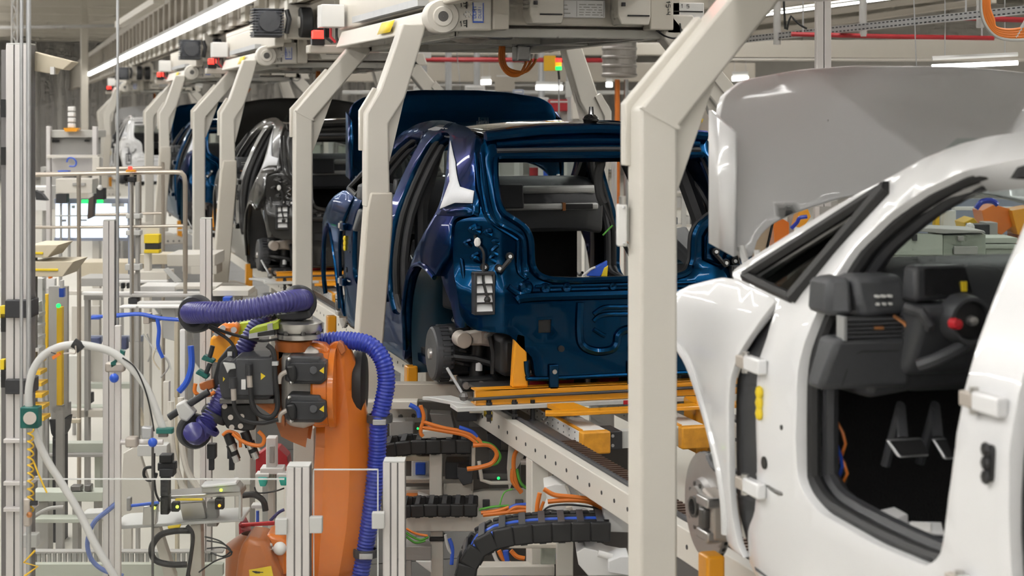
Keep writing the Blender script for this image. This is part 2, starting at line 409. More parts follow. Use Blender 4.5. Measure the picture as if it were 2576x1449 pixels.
    fin.ball((.05, -.02, 1.588), .06, 12, (.7, 1, .5)); fin.tube([(.05, -.03, 1.60), (.05, -.03, 1.655)], [.016, .012], 8)
    fin.build('roof_antenna', 'blackgloss', root)
    cl = MB()
    for k in range(4): cl.box((-.53 - .018 * (k % 2), -.05 + .03 * k, 1.535 + .02 * (k % 3)), (.05, .012, .05))
    cl.build('clear_clip', 'glass', root)
    # rear frame with the tailgate opening
    def rear(x, z):
        y = -.53
        if z > 1.1: y += .28 * ((z - 1.1) / .43) ** 1.2
        if z < .85: y -= .05 * min(1, (.85 - z) / .08)
        y += max(0, abs(x) - .60) * .55
        return V((x, y, z))
    hl = [(-.42, .302), (-.435, .42), (-.50, .47), (-.55, .535), (-.73, .555), (-.78, .62), (-.80, .80), (-.80, .95), (-.79, 1.085), (-.69, 1.115), (-.66, 1.25), (-.635, 1.43), (-.60, 1.50), (-.4, 1.535), (0, 1.548)]
    ho = [(-.565, 1.405), (-.585, 1.30), (-.59, 1.19), (-.575, 1.13), (-.50, 1.085), (-.455, 1.05), (-.43, 1.0), (-.425, .87), (-.40, .82), (-.34, .798), (-.2, .79)]
    OUTR = hl + [(-x, z) for x, z in hl[-2::-1]]
    HOLE = rounded(ho[::-1] + [(-x, z) for x, z in ho], .03, 3)
    ven = [(-.722, .645), (-.632, .645), (-.632, .83), (-.722, .83)]; sq = [(-.405, .535), (-.34, .535), (-.34, .60), (-.405, .60)]
    sheet(rounded(OUTR, .03, 2), [HOLE, ven, [(-x, z) for x, z in ven[::-1]], sq], rear, .05).build('rear_panel', pt, root, sol=.06, bevel=.008, fix=False)
    edge = [rear(x, z) + V((0, -.012, 0)) for x, z in HOLE]
    MB().tube(edge, .016, 6, closed=True).build('opening_flange', pt, root)
    MB().tube([rear(x * 1.0, z) + V((0, .03, 0)) for x, z in [(a * .99, .004 + b * .997) for a, b in HOLE]], .012, 6, closed=True).build('opening_seal', 'rubber', root)
    for dz, r in ((.0, .012), (.03, .009)):
        MB().tube(smoothpath([rear(x, z) + V((0, -.004, 0)) for x, z in ((-.625 - dz, 1.42), (-.635 - dz, 1.2), (-.61 - dz, 1.09), (-.51, 1.03 - dz), (-.47 - dz, .98), (-.47 - dz, .84), (-.46, .80))], 4), r, 6).build('opening_bead', pt, root)
    # C-pillar white film, quarter upper
    for s in (-1, 1):
        sheet([(.33, 1.475), (-.09, 1.27), (-.12, 1.13), (-.28, 1.17), (-.45, 1.175), (-.42, 1.235), (-.26, 1.25), (-.02, 1.37)] if s < 0 else [(.2, 1.42), (-.09, 1.27), (-.12, 1.13), (-.28, 1.17)], [], side(-.006, s), .06, s < 0).build('pillar_film', 'film', root, sol=.004, fix=False)
        sheet([(-.09, 1.10), (-.12, 1.13), (-.28, 1.17), (-.45, 1.175), (-.48, 1.12), (-.34, 1.105)], [], side(-.003, s), .06, s < 0).build('shoulder_cap', pt, root, sol=.004, fix=False)
    MB().tube([rear(x, z) + V((0, -.02, 0)) for x, z in ((-.60, 1.50), (-.3, 1.53), (0, 1.54), (.3, 1.53), (.6, 1.50))], .028, 8).build('rear_header', pt, root)
    MB().tube([rear(x, z) + V((0, -.012, 0)) for x, z in ((-.55, 1.46), (-.3, 1.475), (0, 1.48), (.3, 1.475), (.55, 1.46))], .016, 8).build('header_bead', pt, root)
    MB().tube([rear(x, z) + V((0, -.0, 0)) for x, z in ((-.55, 1.43), (0, 1.435), (.55, 1.43))], .014, 8).build('header_trim', 'plastic', root)
    # stamped ribs of the lower rear panel
    def rib(pts, r, nm='stamped_rib', m=pt, dy=-.0):
        MB().tube(smoothpath([rear(x, z) + V((0, dy, 0)) for x, z in pts], 5), r, 8).build(nm, m, root)
    rib([(-.52, .70), (-.45, .715), (0, .716), (.45, .715), (.52, .70)], .026)
    rib([(-.42, .765), (0, .763), (.42, .765)], .010)
    rib([(-.12, .62), (-.07, .65), (.0, .652), (.10, .65)], .013)
    rib([(.16, .65), (.25, .652), (.4, .65)], .013)
    rib([(-.12, .585), (-.07, .615), (.1, .615), (.4, .615)], .013)
    rib([(-.12, .545), (-.08, .52), (-.06, .51)], .012)
    rib([(-.19, .68), (-.195, .55), (-.18, .47), (-.11, .435), (-.03, .44), (0, .47), (.01, .515), (.06, .54), (.2, .545), (.4, .545)], .022)
    rib([(-.47, .40), (-.46, .33), (-.42, .31), (0, .312), (.42, .31)], .012)
    rib([(-.56, .77), (-.50, .73), (-.40, .725)], .016)
    for x, z, r in ((-.37, .755, .022), (-.26, .757, .022), (-.02, .757, .018), (-.47, .76, .03)): MB().lathe(rear(x, z) + V((0, .002, 0)), (0, -1, 0), [(r * 1.3, 0), (r, .014), (r * .55, .012), (.001, .004)], 16).build('stamped_boss', pt, root)
    for x in (-.33, .08):
        p = rear(x, .31); b = MB().bb(x - .025, x + .025, p.y - .02, p.y, .255, .38).build('tow_bracket', pt, root, bevel=.006)
        MB().cyl((x, p.y - .012, .345), (x, p.y - .03, .345), .012, n=10).build('bolt', 'steel', b)
    MB().cyl(rear(-.29, .455) + V((0, .01, 0)), rear(-.29, .455) + V((0, -.013, 0)), .016, n=12).build('panel_hole', 'black', root)
    MB().cyl(rear(.10, .44) + V((0, .01, 0)), rear(.10, .44) + V((0, -.006, 0)), .045, n=16).build('stamped_boss', pt, root, bevel=.006)
    p = rear(-.372, .567); MB().bb(-.405, -.34, p.y + .01, p.y + .05, .535, .60).build('panel_hole', 'black', root)
    # vents with louvres
    for s in (-1, 1):
        c = rear(s * .677, .737); vf = MB()
        for x0, x1, z0, z1 in ((-.052, -.040, -.10, .10), (.040, .052, -.10, .10), (-.052, .052, -.105, -.09), (-.052, .052, .09, .105), (-.04, .04, -.0485, -.0425), (-.04, .04, -.003, .003), (-.04, .04, .0425, .0485)):
            vf.bb(c.x + x0, c.x + x1, c.y - .035, c.y + .03, c.z + z0, c.z + z1)
        v_ = vf.build('vent_frame', 'plastic', root, bevel=.004)
        for k in range(4):
            zz = c.z - .0685 + .0455 * k
            MB().hexa([(c.x - .04, c.y - .034, zz - .019), (c.x + .04, c.y - .034, zz - .019), (c.x + .04, c.y - .028, zz - .019), (c.x - .04, c.y - .028, zz - .019), (c.x - .04, c.y - .012, zz + .019), (c.x + .04, c.y - .012, zz + .019), (c.x + .04, c.y - .006, zz + .019), (c.x - .04, c.y - .006, zz + .019)]).build('louvre', 'paper', v_)
    # tail lamp recess: inner panel, bosses and harness
    for s in (-1, 1):
        lp = [(-.79, 1.07), (-.62, 1.06), (-.52, 1.04), (-.49, .99), (-.49, .88), (-.56, .85), (-.74, .87), (-.795, .92)]
        rc = MB(); pts = [rear(s * -x * -1 if s < 0 else -x, z) for x, z in lp]
        n = len(pts); cen = sum(pts, V()) / n
        inner = [cen + (p - cen) * .80 + V((0, .06, 0)) for p in pts]
        rc.add([p + V((0, -.014, 0)) for p in pts] + inner + [cen + V((0, .045, 0))], [(i, (i + 1) % n, n + (i + 1) % n, n + i) for i in range(n)] + [(n + i, n + (i + 1) % n, 2 * n) for i in range(n)])
        r_ = rc.build('lamp_recess', pt, root, smooth=60)
        for i in range(n): pass
        MB().tube([p + V((0, -.016, 0)) for p in pts], .009, 6, closed=True).build('recess_bead', pt, r_)
        rnd = random.Random(3)
        for k in range(9):
            x = s * (.55 + .21 * rnd.random()); z = .88 + .17 * rnd.random()
            MB().tube(smoothpath([rear(x, z) + V((0, -.012, 0)), rear(x + s * .03, z + .02) + V((0, -.03, 0)), rear(x + s * .03 + .03, z + .05 * rnd.random()) + V((0, -.015, 0))], 4), .009 + .006 * rnd.random(), 6).build('pressed_fold', pt, r_)
        for x, z in ((.665, .862), (.60, .857), (.545, .915)):
            st = MB().lathe(rear(s * x, z) + V((0, -.01, 0)), (0, -1, 0), [(.020, 0), (.020, .018), (.001, .018)], 14).build('lamp_socket', 'black', r_)
            MB().lathe(rear(s * x, z) + V((0, -.028, 0)), (0, -1, 0), [(.009, 0), (.009, .008), (.001, .008)], 10).build('socket_pin', 'paper', st)
        MB().tube([rear(s * .60, .84) + V((0, -.02, 0)), rear(s * .545, .90) + V((0, -.025, 0))], .012, 6).build('lamp_bracket', 'black', r_)
        MB().tube(smoothpath([rear(s * .70, 1.03) + V((0, 0, 0)), rear(s * .705, .985) + V((0, -.03, 0)), rear(s * .675, .94) + V((0, -.045, 0)), rear(s * .675, .87) + V((0, -.05, 0)), rear(s * .685, .80) + V((0, -.06, 0)), rear(s * .672, .72) + V((0, -.06, 0))], 4), .007, 6).build('harness_tail', 'black', root)
        MB().ball(rear(s * .672, .71) + V((0, -.06, 0)), .018, 8).build('harness_plug', 'black', root)
        MB().ball(rear(s * .70, .985) + V((0, -.04, 0)), .018, 8, (1, .8, 1.4)).build('harness_plug', 'white', root)
        # rear corner flange below the lamp
        sheet([(-.24, .80), (-.38, .93), (-.45, .90), (-.5, .7), (-.47, .56), (-.40, .55), (-.36, .66)], [], side(.03, s), .06, s < 0).build('quarter_flange', pt, root, sol=.02, bevel=.005, fix=False)
        # rear drum brake
        x = s * .80
        dr = MB().lathe((x + s * .015, 0, .375), (-s, 0, 0), [(.001, 0), (.128, 0), (.138, .008), (.142, .03), (.142, .075), (.128, .08), (.12, .10), (.001, .10)], 36).build('brake_drum', 'plastic2', root)
        fins = 30
        for k in range(fins):
            a = 2 * math.pi * k / fins; c_ = V((x - s * .045, .143 * math.cos(a), .375 + .143 * math.sin(a)))
            u = V((0, math.cos(a), math.sin(a))); t_ = V((0, -math.sin(a), math.cos(a)))
            MB().box(c_, (.05, .012, .012), (AX, t_, u)).build('drum_fin', 'plastic2', dr)
        MB().lathe((x + s * .015, 0, .375), (s, 0, 0), [(.03, 0), (.026, .012), (.012, .014), (.001, .012)], 16).build('hub_nut', 'disc', dr)
        # rear suspension
        a = MB()
        prof = [(.70, -.20, .47), (.60, -.22, .475), (.52, -.22, .475), (.43, -.23, .42), (.30, -.25, .40)]
        for (x0, y0, z0), (x1, y1, z1), h0, h1 in ((prof[0], prof[1], .035, .04), (prof[1], prof[2], .04, .055), (prof[2], prof[3], .05, .04), (prof[3], prof[4], .038, .03)):
            a.hexa([(s * x0, y0, z0 - h0), (s * x1, y1, z1 - h1), (s * x1, y1 + .05, z1 - h1), (s * x0, y0 + .05, z0 - h0), (s * x0, y0, z0 + h0), (s * x1, y1, z1 + h1), (s * x1, y1 + .05, z1 + h1), (s * x0, y0 + .05, z0 + h0)])
        ar = a.build('control_arm', 'castal', root, bevel=.012)
        MB().cyl((s * .70, -.26, .47), (s * .70, -.15, .47), .042, n=20).build('arm_bush', 'castal', ar, bevel=.005)
        MB().cyl((s * .57, -.25, .485), (s * .57, -.16, .485), .018, n=12).build('arm_bolt', 'disc', ar)
        MB().tube([(s * .565, -.26, .485), (s * .55, -.27, .40), (s * .555, -.27, .30), (s * .53, -.25, .27)], .014, 8).build('drop_link', 'black', root)
        mb = MB().bb(*sorted((s * .72, s * .36)), -.24, -.16, .205, .275)
        la = mb.build('lower_arm', 'black', root, bevel=.012)
        for xx in (.69, .61): MB().cyl((s * xx, -.26, .24), (s * xx, -.23, .24), .019, n=12).build('arm_bolt', 'disc', la)
        MB().cyl((s * .60, -.12, .25), (s * .585, -.10, .62), .04, n=14).build('damper', 'black', root)
        MB().cyl((s * .60, -.165, .30), (s * .598, -.163, .36), .018, n=10).build('damper_sticker', 'paper', root)
        MB().tube([(s * (.67 + .045 * math.cos(t * .6)), -.08 + .05 * math.sin(t * .6), .28 + .0065 * t) for t in range(48)], .010, 6).build('coil_spring', 'black', root)
        MB().tube([(s * .74, -.10, .37), (s * .62, -.16, .36), (s * .45, -.2, .31)], .02, 8).build('track_rod', 'black', root)
        MB().bb(*sorted((s * .74, s * .62)), -.10, .08, .27, .52).build('wheel_carrier', 'black', root, bevel=.02)
        # front brake
        x = s * .79
        bd = MB().lathe((x, 2.80, .357), (-s, 0, 0), [(.035, -.012), (.062, -.012), (.066, -.004), (.086, .0), (.092, .02), (.170, .02), (.172, .024), (.172, .044), (.09, .046), (.001, .05)], 48).build('brake_disc', 'disc', root)
        for k in range(36):
            a = 2 * math.pi * k / 36; c_ = V((x - s * .034, 2.80 + .171 * math.cos(a), .357 + .171 * math.sin(a)))
            u = V((0, math.cos(a), math.sin(a))); t_ = V((0, -math.sin(a), math.cos(a)))
            MB().box(c_, (.010, .014, .006), (AX, t_, u)).build('cooling_slot', 'black', bd)
        for k in range(10):
            a = 2 * math.pi * k / 10; MB().cyl((x + s * .006, 2.80 + .074 * math.cos(a), .357 + .074 * math.sin(a)), (x - s * .01, 2.80 + .074 * math.cos(a), .357 + .074 * math.sin(a)), .0075, n=8).build('stud_hole', 'steel_d', bd)
        MB().lathe((x + s * .002, 2.80, .357), (s, 0, 0), [(.034, 0), (.034, .02), (.026, .02), (.024, -.01), (.001, -.01)], 20).build('hub_centre', 'steel_d', bd)
        ca = MB().prism([(x + s * .025, 2.71, .44), (x + s * .025, 2.62, .42), (x + s * .025, 2.61, .29), (x + s * .025, 2.69, .26), (x + s * .025, 2.715, .31), (x + s * .025, 2.715, .39)], (-s * .10, 0, 0))
        cp = ca.build('brake_caliper', 'castal', root, bevel=.01)
        for z in (.405, .30):
            MB().bb(*sorted((x + s * .045, x)), 2.615, 2.71, z - .016, z + .016).build('caliper_bridge', 'disc', cp, bevel=.006)
        MB().bb(*sorted((x + s * .048, x + s * .02)), 2.64, 2.685, .32, .385).build('caliper_piston', 'steel_d', cp, bevel=.008)
        MB().tube(smoothpath([(x - s * .02, 2.66, .53), (x + s * .02, 2.66, .545), (x + s * .03, 2.55, .52), (x, 2.4, .55)], 4), .010, 6).build('brake_hose', 'black', root)
        MB().tube([(s * .60, 2.80, .36), (s * .80, 2.80, .357)], .05, 12).build('drive_shaft', 'black', root)
    # windscreen
    sheet([(-.56, 0), (.56, 0), (.66, 1), (-.66, 1)], [], lambda x, t: V((x, 1.62 + .80 * t - .05 * (x / .6) ** 2, 1.555 - .455 * t)), .2).build('windscreen', 'wind', root, fix=False)
    MB().hexa([(-.72, 2.35, 1.00), (.72, 2.35, 1.00), (.70, 2.6, 1.02), (-.70, 2.6, 1.02), (-.72, 2.35, 1.05), (.72, 2.35, 1.05), (.70, 2.6, 1.07), (-.70, 2.6, 1.07)]).build('cowl', 'plastic', root)
    # floor pan, firewall, tunnel, rear floor
    MB().bb(-.80, .80, -.10, 2.30, .29, .33).build('floor_pan', pt, root)
    MB().bb(-.78, .78, .2, 2.28, .33, .36).build('floor_carpet', 'carpet', root)
    for s in (-1, 1): MB().bb(*sorted((s * .78, s * .58)), .95, 1.86, .36, .52).build('sill_step', 'plastic', root, bevel=.012)
    MB().bb(-.72, .72, 2.30, 2.36, .33, 1.02).build('firewall', 'carpet', root)
    MB().bb(-.60, .60, -.48, .25, .56, .60).build('boot_floor', 'carpet', root)
    MB().bb(-.60, .60, .20, .26, .34, .60).build('seat_bulkhead', 'plastic', root)
    for s in (-1, 1):
        MB().hexa([(s * .60, -.45, .58), (s * .52, -.45, .58), (s * .50, .25, .58), (s * .70, .25, .58), (s * .60, -.45, .80), (s * .54, -.45, .80), (s * .56, .25, .98), (s * .70, .25, 1.0)]).build('boot_trim', 'plastic', root, bevel=.02)
    # front crash structure beneath the bonnet
    MB().bb(-.60, .60, 2.45, 2.85, .55, .95).build('front_module', 'black', root, bevel=.03)
    MB().bb(-.55, .55, -.42, .1, .30, .50).build('rear_axle_frame', 'black', root, bevel=.03)
    MB().bb(-.62, .62, .35, 2.3, .20, .285).build('battery_case', 'plastic2', root, bevel=.02)
    # cable harness hanging in the opening
    MB().tube(smoothpath([(.01, -.20, 1.44), (.02, -.22, 1.40), (.035, -.24, 1.37), (.02, -.24, 1.30), (.025, -.25, 1.20), (.045, -.26, 1.15)], 4), [.012] * 3 + [.024] * 18, 8).build('wiring_loom', 'rubber', root)
    MB().tube(smoothpath([(.045, -.26, 1.15), (.10, -.27, 1.02), (.17, -.28, .90), (.22, -.29, .80)], 4), .010, 6).build('loom_branch', 'black', root)
    MB().tube(smoothpath([(.08, -.27, 1.05), (.11, -.27, 1.0), (.15, -.27, .96)], 4), .008, 6).build('loom_branch', 'black', root)
    MB().tube([(.085, -.275, 1.04), (.03, -.28, .99)], .005, 6).build('loom_tag', 'greenc', root)
    MB().tube([(.15, -.275, .965), (.185, -.28, .935)], .004, 6).build('earth_lead', 'copper', root)
    # right-hand inner pillar trims and belt
    MB().tube([(.66, .82, .62), (.655, .83, 1.1), (.55, .84, 1.46)], .05, 8).build('pillar_trim', 'plastic', root)
    MB().tube([(-.66, .90, .62), (-.655, .92, 1.1), (-.55, .92, 1.46)], .04, 8).build('pillar_trim', 'plastic', root)
    for s in (-1, 1):
        MB().tube([(s * .60, 1.62, 1.44), (s * .66, 2.0, 1.26), (s * .70, 2.36, 1.06)], .035, 8).build('pillar_trim', 'plastic', root)
        MB().tube([(s * .545, .1, 1.49), (s * .55, .9, 1.52), (s * .555, 1.6, 1.46)], .035, 8).build('roof_trim', 'plastic', root)
    MB().tube([(.70, .05, .62), (.66, -.05, 1.05), (.58, .12, 1.42)], .05, 8).build('pillar_trim', 'plastic', root)
    make_dash(root)
    return root

def make_dash(root):
    y0 = 1.72
    # main bolster
    prof = [(1.72, .90), (1.69, 1.05), (1.72, 1.14), (1.80, 1.20), (1.95, 1.22), (2.1, 1.20), (2.30, 1.10), (2.33, .90), (1.95, .87), (1.75, .875)]
    n = len(prof); vs = [];  xs = [-.715, -.60, -.3, 0, .3, .60, .715]
    for x in xs:
        k = 1 if abs(x) < .7 else .0
        for y, z in prof: vs.append(V((x, y + (0 if k else .10 * (z - .6)), z - (0 if k else .02))))
    fs = [(i * n + k, i * n + (k + 1) % n, (i + 1) * n + (k + 1) % n, (i + 1) * n + k) for i in range(len(xs) - 1) for k in range(n)] + [list(range(n)), [(len(xs) - 1) * n + k for k in range(n)]]
    MB().add(vs, fs).build('dashboard', 'dash', root, bevel=.03, seg=3)
    # knee panel, left end
    x0, z0 = WL(2075, 985, 1.66); x1, z1 = WL(2290, 845, 1.66)
    kp = MB().hexa([(x0 - .01, 1.68, z0), (x1, 1.66, z0), (x1, 1.74, z0), (x0 - .01, 1.76, z0), (x0 + .03, 1.65, z1), (x1, 1.64, z1), (x1, 1.74, z1), (x0 + .03, 1.76, z1)]).build('knee_panel', 'dash', root, bevel=.015)
    MB().tube([(x0 + .055, 1.675, z0 + .01), (x0 + .075, 1.66, z0 + .09), (x0 + .10, 1.655, z0 + .10), (x1, 1.648, z0 + .10)], .0025, 5).build('panel_joint', 'black', kp)
    # air vent with slats and copper line
    xa, za = WL(2112, 850, 1.68); xb, zb = WL(2275, 792, 1.68)
    av = MB().bb(xa, xb, 1.655, 1.70, za, zb).build('air_vent', 'black', root, bevel=.005)
    for k in range(5):
        z = za + (zb - za) * (k + .5) / 5; MB().bb(xa + .006, xb - .02, 1.645, 1.68, z - .0025, z + .0025).build('vent_slat', 'plastic2', av)
    MB().bb(xa - .004, xa + .004, 1.645, 1.69, za - .004, zb + .004).build('vent_rim', 'zinc', av)
    MB().bb((xa + xb) / 2 - .012, (xa + xb) / 2 + .012, 1.638, 1.65, (za + zb) / 2 - .004, (za + zb) / 2 + .004).build('vent_tab', 'copper', av)
    MB().tube([(xb - .05, 1.645, zb + .003), (xb - .02, 1.642, (za + zb) / 2 + .01), (xb + .005, 1.64, za - .008)], .005, 5).build('copper_line', 'copper', av)
    # switch pod
    xa, za = WL(2150, 800, 1.70); xb, zb = WL(2285, 690, 1.70)
    sp = MB().hexa([(xa, 1.66, za), (xb, 1.66, za + .01), (xb, 1.8, za + .01), (xa, 1.8, za), (xa - .01, 1.70, zb), (xb - .02, 1.69, zb), (xb - .02, 1.8, zb), (xa - .01, 1.8, zb)]).build('switch_panel', 'dash', root, bevel=.02)
    for i in range(3):
        for j in range(2): MB().bb(xa + .045 + .018 * i, xa + .053 + .018 * i, 1.66, 1.69, za + .035 + .02 * j, za + .042 + .02 * j).build('switch_mark', 'greyl', sp)
    MB().hexa([(xa - .07, 1.72, za + .005), (xa - .01, 1.68, za + .005), (xa - .01, 1.8, za + .005), (xa - .07, 1.85, za + .005), (xa - .055, 1.74, zb - .01), (xa - .012, 1.70, zb), (xa - .012, 1.8, zb), (xa - .06, 1.85, zb - .01)]).build('end_cap', 'dash', root, bevel=.015)
    # instrument display
    xa, za = WL(2300, 752, 1.60); xb, zb = WL(2455, 668, 1.60)
    di = MB().hexa([(xa, 1.60, za - .01), (xb, 1.60, za), (xb, 1.66, za), (xa, 1.68, za - .01), (xa + .015, 1.62, zb), (xb - .015, 1.62, zb), (xb - .02, 1.68, zb), (xa + .01, 1.68, zb)]).build('instrument_display', 'plastic', root, bevel=.012)
    MB().hexa([(xa + .03, 1.594, za + .008), (xb - .012, 1.594, za + .012), (xb - .012, 1.60, za + .012), (xa + .03, 1.60, za + .008), (xa + .035, 1.610, zb - .006), (xb - .025, 1.610, zb - .006), (xb - .025, 1.615, zb - .006), (xa + .035, 1.615, zb - .006)]).build('display_glass', 'blackgloss', di)
    MB().bb(xb - .045, xb - .03, 1.592, 1.60, za + .016, za + .042).build('display_tag', 'yellow', di)
    # column shroud, open end, red plug
    xa, za = WL(2290, 955, 1.58); xb, zb = WL(2490, 765, 1.58); cx = (xa + xb) / 2
    co = MB().hexa([(xa + .01, 1.64, za), (xb - .01, 1.64, za), (xb, 1.75, za - .01), (xa, 1.75, za - .01), (xa + .025, 1.56, zb), (xb - .02, 1.56, zb), (xb - .02, 1.75, zb + .01), (xa + .02, 1.75, zb + .01)]).build('column_shroud', 'dash', root, bevel=.03, seg=4)
    px, pz = WL(2437, 805, 1.55)
    MB().lathe((px, 1.53, pz), (0, 1, 0), [(.068, .06), (.06, 0), (.05, .0), (.05, .05), (.001, .05)], 28).build('column_head', 'dash', co)
    MB().lathe((px, 1.545, pz), (0, 1, 0), [(.001, -.005), (.046, 0), (.046, .02)], 24).build('column_socket', 'black', co)
    MB().lathe((px, 1.52, pz), (0, 1, 0), [(.001, 0), (.012, .002), (.014, .02)], 12).build('column_spindle', 'disc', co)
    rx, rz = WL(2405, 815, 1.52)
    MB().lathe((rx, 1.505, rz), (0, 1, 0), [(.001, 0), (.013, .002), (.016, .03)], 12).build('red_plug', 'red', co)
    xa, za = WL(2300, 830, 1.55); xb, zb = WL(2370, 775, 1.55)
    MB().tube([(xa, 1.60, zb), (xa + .03, 1.57, zb - .01), (xa + .05, 1.56, za + .01), (xa + .052, 1.57, za)], .014, 8).build('column_stalk', 'plastic', co)
    xa, za = WL(2330, 925, 1.56); xb, zb = WL(2440, 870, 1.56)
    MB().tube(smoothpath([(xa, 1.60, za), (xa + .04, 1.57, za + .02), (xb - .02, 1.56, zb), (xb, 1.58, zb)], 4), .018, 8).build('column_grip', 'dash', co)
    # rest of the dash: centre screen, pad and light band
    MB().hexa([(-.06, 1.62, 1.03), (.16, 1.62, 1.03), (.16, 1.66, 1.03), (-.06, 1.66, 1.03), (-.06, 1.65, 1.18), (.16, 1.65, 1.18), (.16, 1.68, 1.18), (-.06, 1.68, 1.18)]).build('centre_screen', 'plastic', root, bevel=.01)
    MB().bb(-.06, .66, 1.665, 1.71, 1.015, 1.055).build('dash_band', 'greyl', root, bevel=.012)
    MB().bb(.17, .66, 1.70, 1.74, 1.115, 1.165).build('dash_pad', 'greyl', root, bevel=.018)
    MB().bb(.42, .44, 1.658, 1.70, 1.01, 1.06).build('dash_accent', 'copper', root)
    MB().bb(.44, .62, 1.658, 1.70, 1.018, 1.052).build('air_vent', 'black', root, bevel=.004)
    # pedals
    for (ax, ay, bx, by, nm) in ((2240, 1105, 2330, 1150, 'brake_pedal'), (2355, 1105, 2392, 1155, 'throttle_pedal')):
        xa, za = WL(ax, by, 1.72); xb, zb = WL(bx, ay, 1.72)
        pd = MB().hexa([(xa + .015, 1.70, za), (xb, 1.70, za), (xb, 1.715, za), (xa + .015, 1.715, za), (xa, 1.74, zb), (xb, 1.74, zb), (xb, 1.755, zb), (xa, 1.755, zb)]).build(nm, 'zinc', root, bevel=.006)
        MB().hexa([(xa + .02, 1.695, za + .008), (xb - .006, 1.695, za + .008), (xb - .006, 1.70, za + .008), (xa + .02, 1.70, za + .008), (xa + .006, 1.732, zb - .003), (xb - .006, 1.732, zb - .003), (xb - .006, 1.737, zb - .003), (xa + .006, 1.737, zb - .003)]).build('pedal_pad', 'rubber', pd)
        MB().tube([((xa + xb) / 2, 1.75, zb), ((xa + xb) / 2 + .02, 1.80, zb + .08), ((xa + xb) / 2, 1.85, .66)], .014, 8).build('pedal_lever', 'plastic2', pd)
    # wiring behind the left kick panel
    rnd = random.Random(5)
    for k in range(14):
        m = rnd.choice(['red', 'bluepl', 'yellow', 'black', 'cable', 'greenc', 'white'])
        y = 1.90 + .05 * rnd.random()
        MB().tube(smoothpath([(-.76 + .02 * rnd.random(), y, .80 - .02 * k), (-.75 + .03 * rnd.random(), y - .04, .72 - .02 * k), (-.75, y + .02, .62 - .012 * k)], 3), .005, 5).build('loose_wire', m, root)
    MB().tube([(-.745, 1.91, .60), (-.73, 1.80, .50), (-.72, 1.70, .38)], .006, 6).build('stay_rod', 'steel', root)
    MB().ball((-.70, 1.80, .90), .02, 10).build('dash_knob', 'white', root)
    MB().bb(-.715, -.69, 1.74, 1.78, .90, .95).build('dash_connector', 'paper', root, bevel=.004)

M['wheel_liner'] = mat('wheel_liner', (.006, .03, .05), .4, coat=.2, var=.15)
blue_car = make_car()
def place_car(o, y, label):
    o.location = (XC, y, ZG); o['label'] = label
cars = []
LB = 'car bodies hanging on the line'
def swap_to(paint, liner=None):
    d = {'blue_car_paint': M[paint]}
    if liner: d['wheel_liner'] = liner
    return d
dark = mat('black_liner', (.012, .012, .013), .5, var=.1)
white_near = copy_tree(blue_car, None, swap_to('white_car', dark))
black_body = copy_tree(blue_car, None, swap_to('black_car', dark))
blue_far = copy_tree(blue_car, None)
white_far = copy_tree(blue_car, None, swap_to('white_car', dark))
place_car(blue_car, YB, 'dark blue car body with open tailgate frame hanging in mid picture')
place_car(white_near, YW, 'large white car body without doors cut off by the right picture edge')
place_car(black_body, YB + 6.70, 'black car body without doors on the carrier behind the blue one')
place_car(blue_far, YB + 13.4, 'small dark blue car body behind the black one')
place_car(white_far, YB + 26.86, 'farthest car body, white, small at the left end of the line')
for o in (blue_car, white_near, black_body, blue_far, white_far): o['group'] = LB; o['category'] = 'car'
M['bounce_cut_dark'] = mat('bounce_cut_plate_dark', (.11, .105, .10), .5, metal=.3, var=.2, scale=3)  # dark tone of the added plates below the line
M['wall_panel2'] = mat('wall_panel_dark', (.40, .38, .36), .6, var=.08); M['e_up'] = mat('uplight', (1, .97, .92), emit=8.)
# ---------------------------------------------------------------- the hall
def struct(mb, name, m, **k):
    o = mb.build(name, m, **k); o['kind'] = 'structure'; return o
CZ = CAMZ + 3.2
fl_ = struct(MB().bb(-14, 40, -30, 80, -.2, 0), 'floor', 'floor_m', smooth=0)
for j in range(34): MB().bb(1.95, 4.4, -2 + 1.25 * j, -.765 + 1.25 * j, 0, .012).build('bounce_cut_plate', 'bounce_cut_dark', fl_)  # dark plates added under the line to cut light bounced off the floor
cl_ = struct(MB().bb(-14, 40, -30, 80, CZ, CZ + .2), 'ceiling', 'ceil', smooth=0)
wb = struct(MB().bb(-14, 40, 76, 78, 0, CZ), 'wall_back', 'wallm', smooth=0)
struct(MB().bb(-15, -14, -30, 78, 0, CZ), 'wall_left', 'wallm', smooth=0)
struct(MB().bb(26, 27, -30, 78, 0, CZ), 'wall_right', 'wallm', smooth=0)
struct(MB().bb(-14, 40, -31, -30, 0, CZ), 'wall_front', 'wallm', smooth=0)
for j in range(16):
    y = 14 + 4 * j; MB().bb(-14, 40, y, y + .16, CZ - .30, CZ - .02).build('purlin', 'cream_d', cl_)
for j in range(60): MB().bb(-3 + .33 * j, -2.8 + .33 * j, 75.9, 76, 0, CZ - .3).build('wall_panel', 'wall_panel2' if j % 3 else 'wallm', wb)
GL = 'ceiling luminaires'
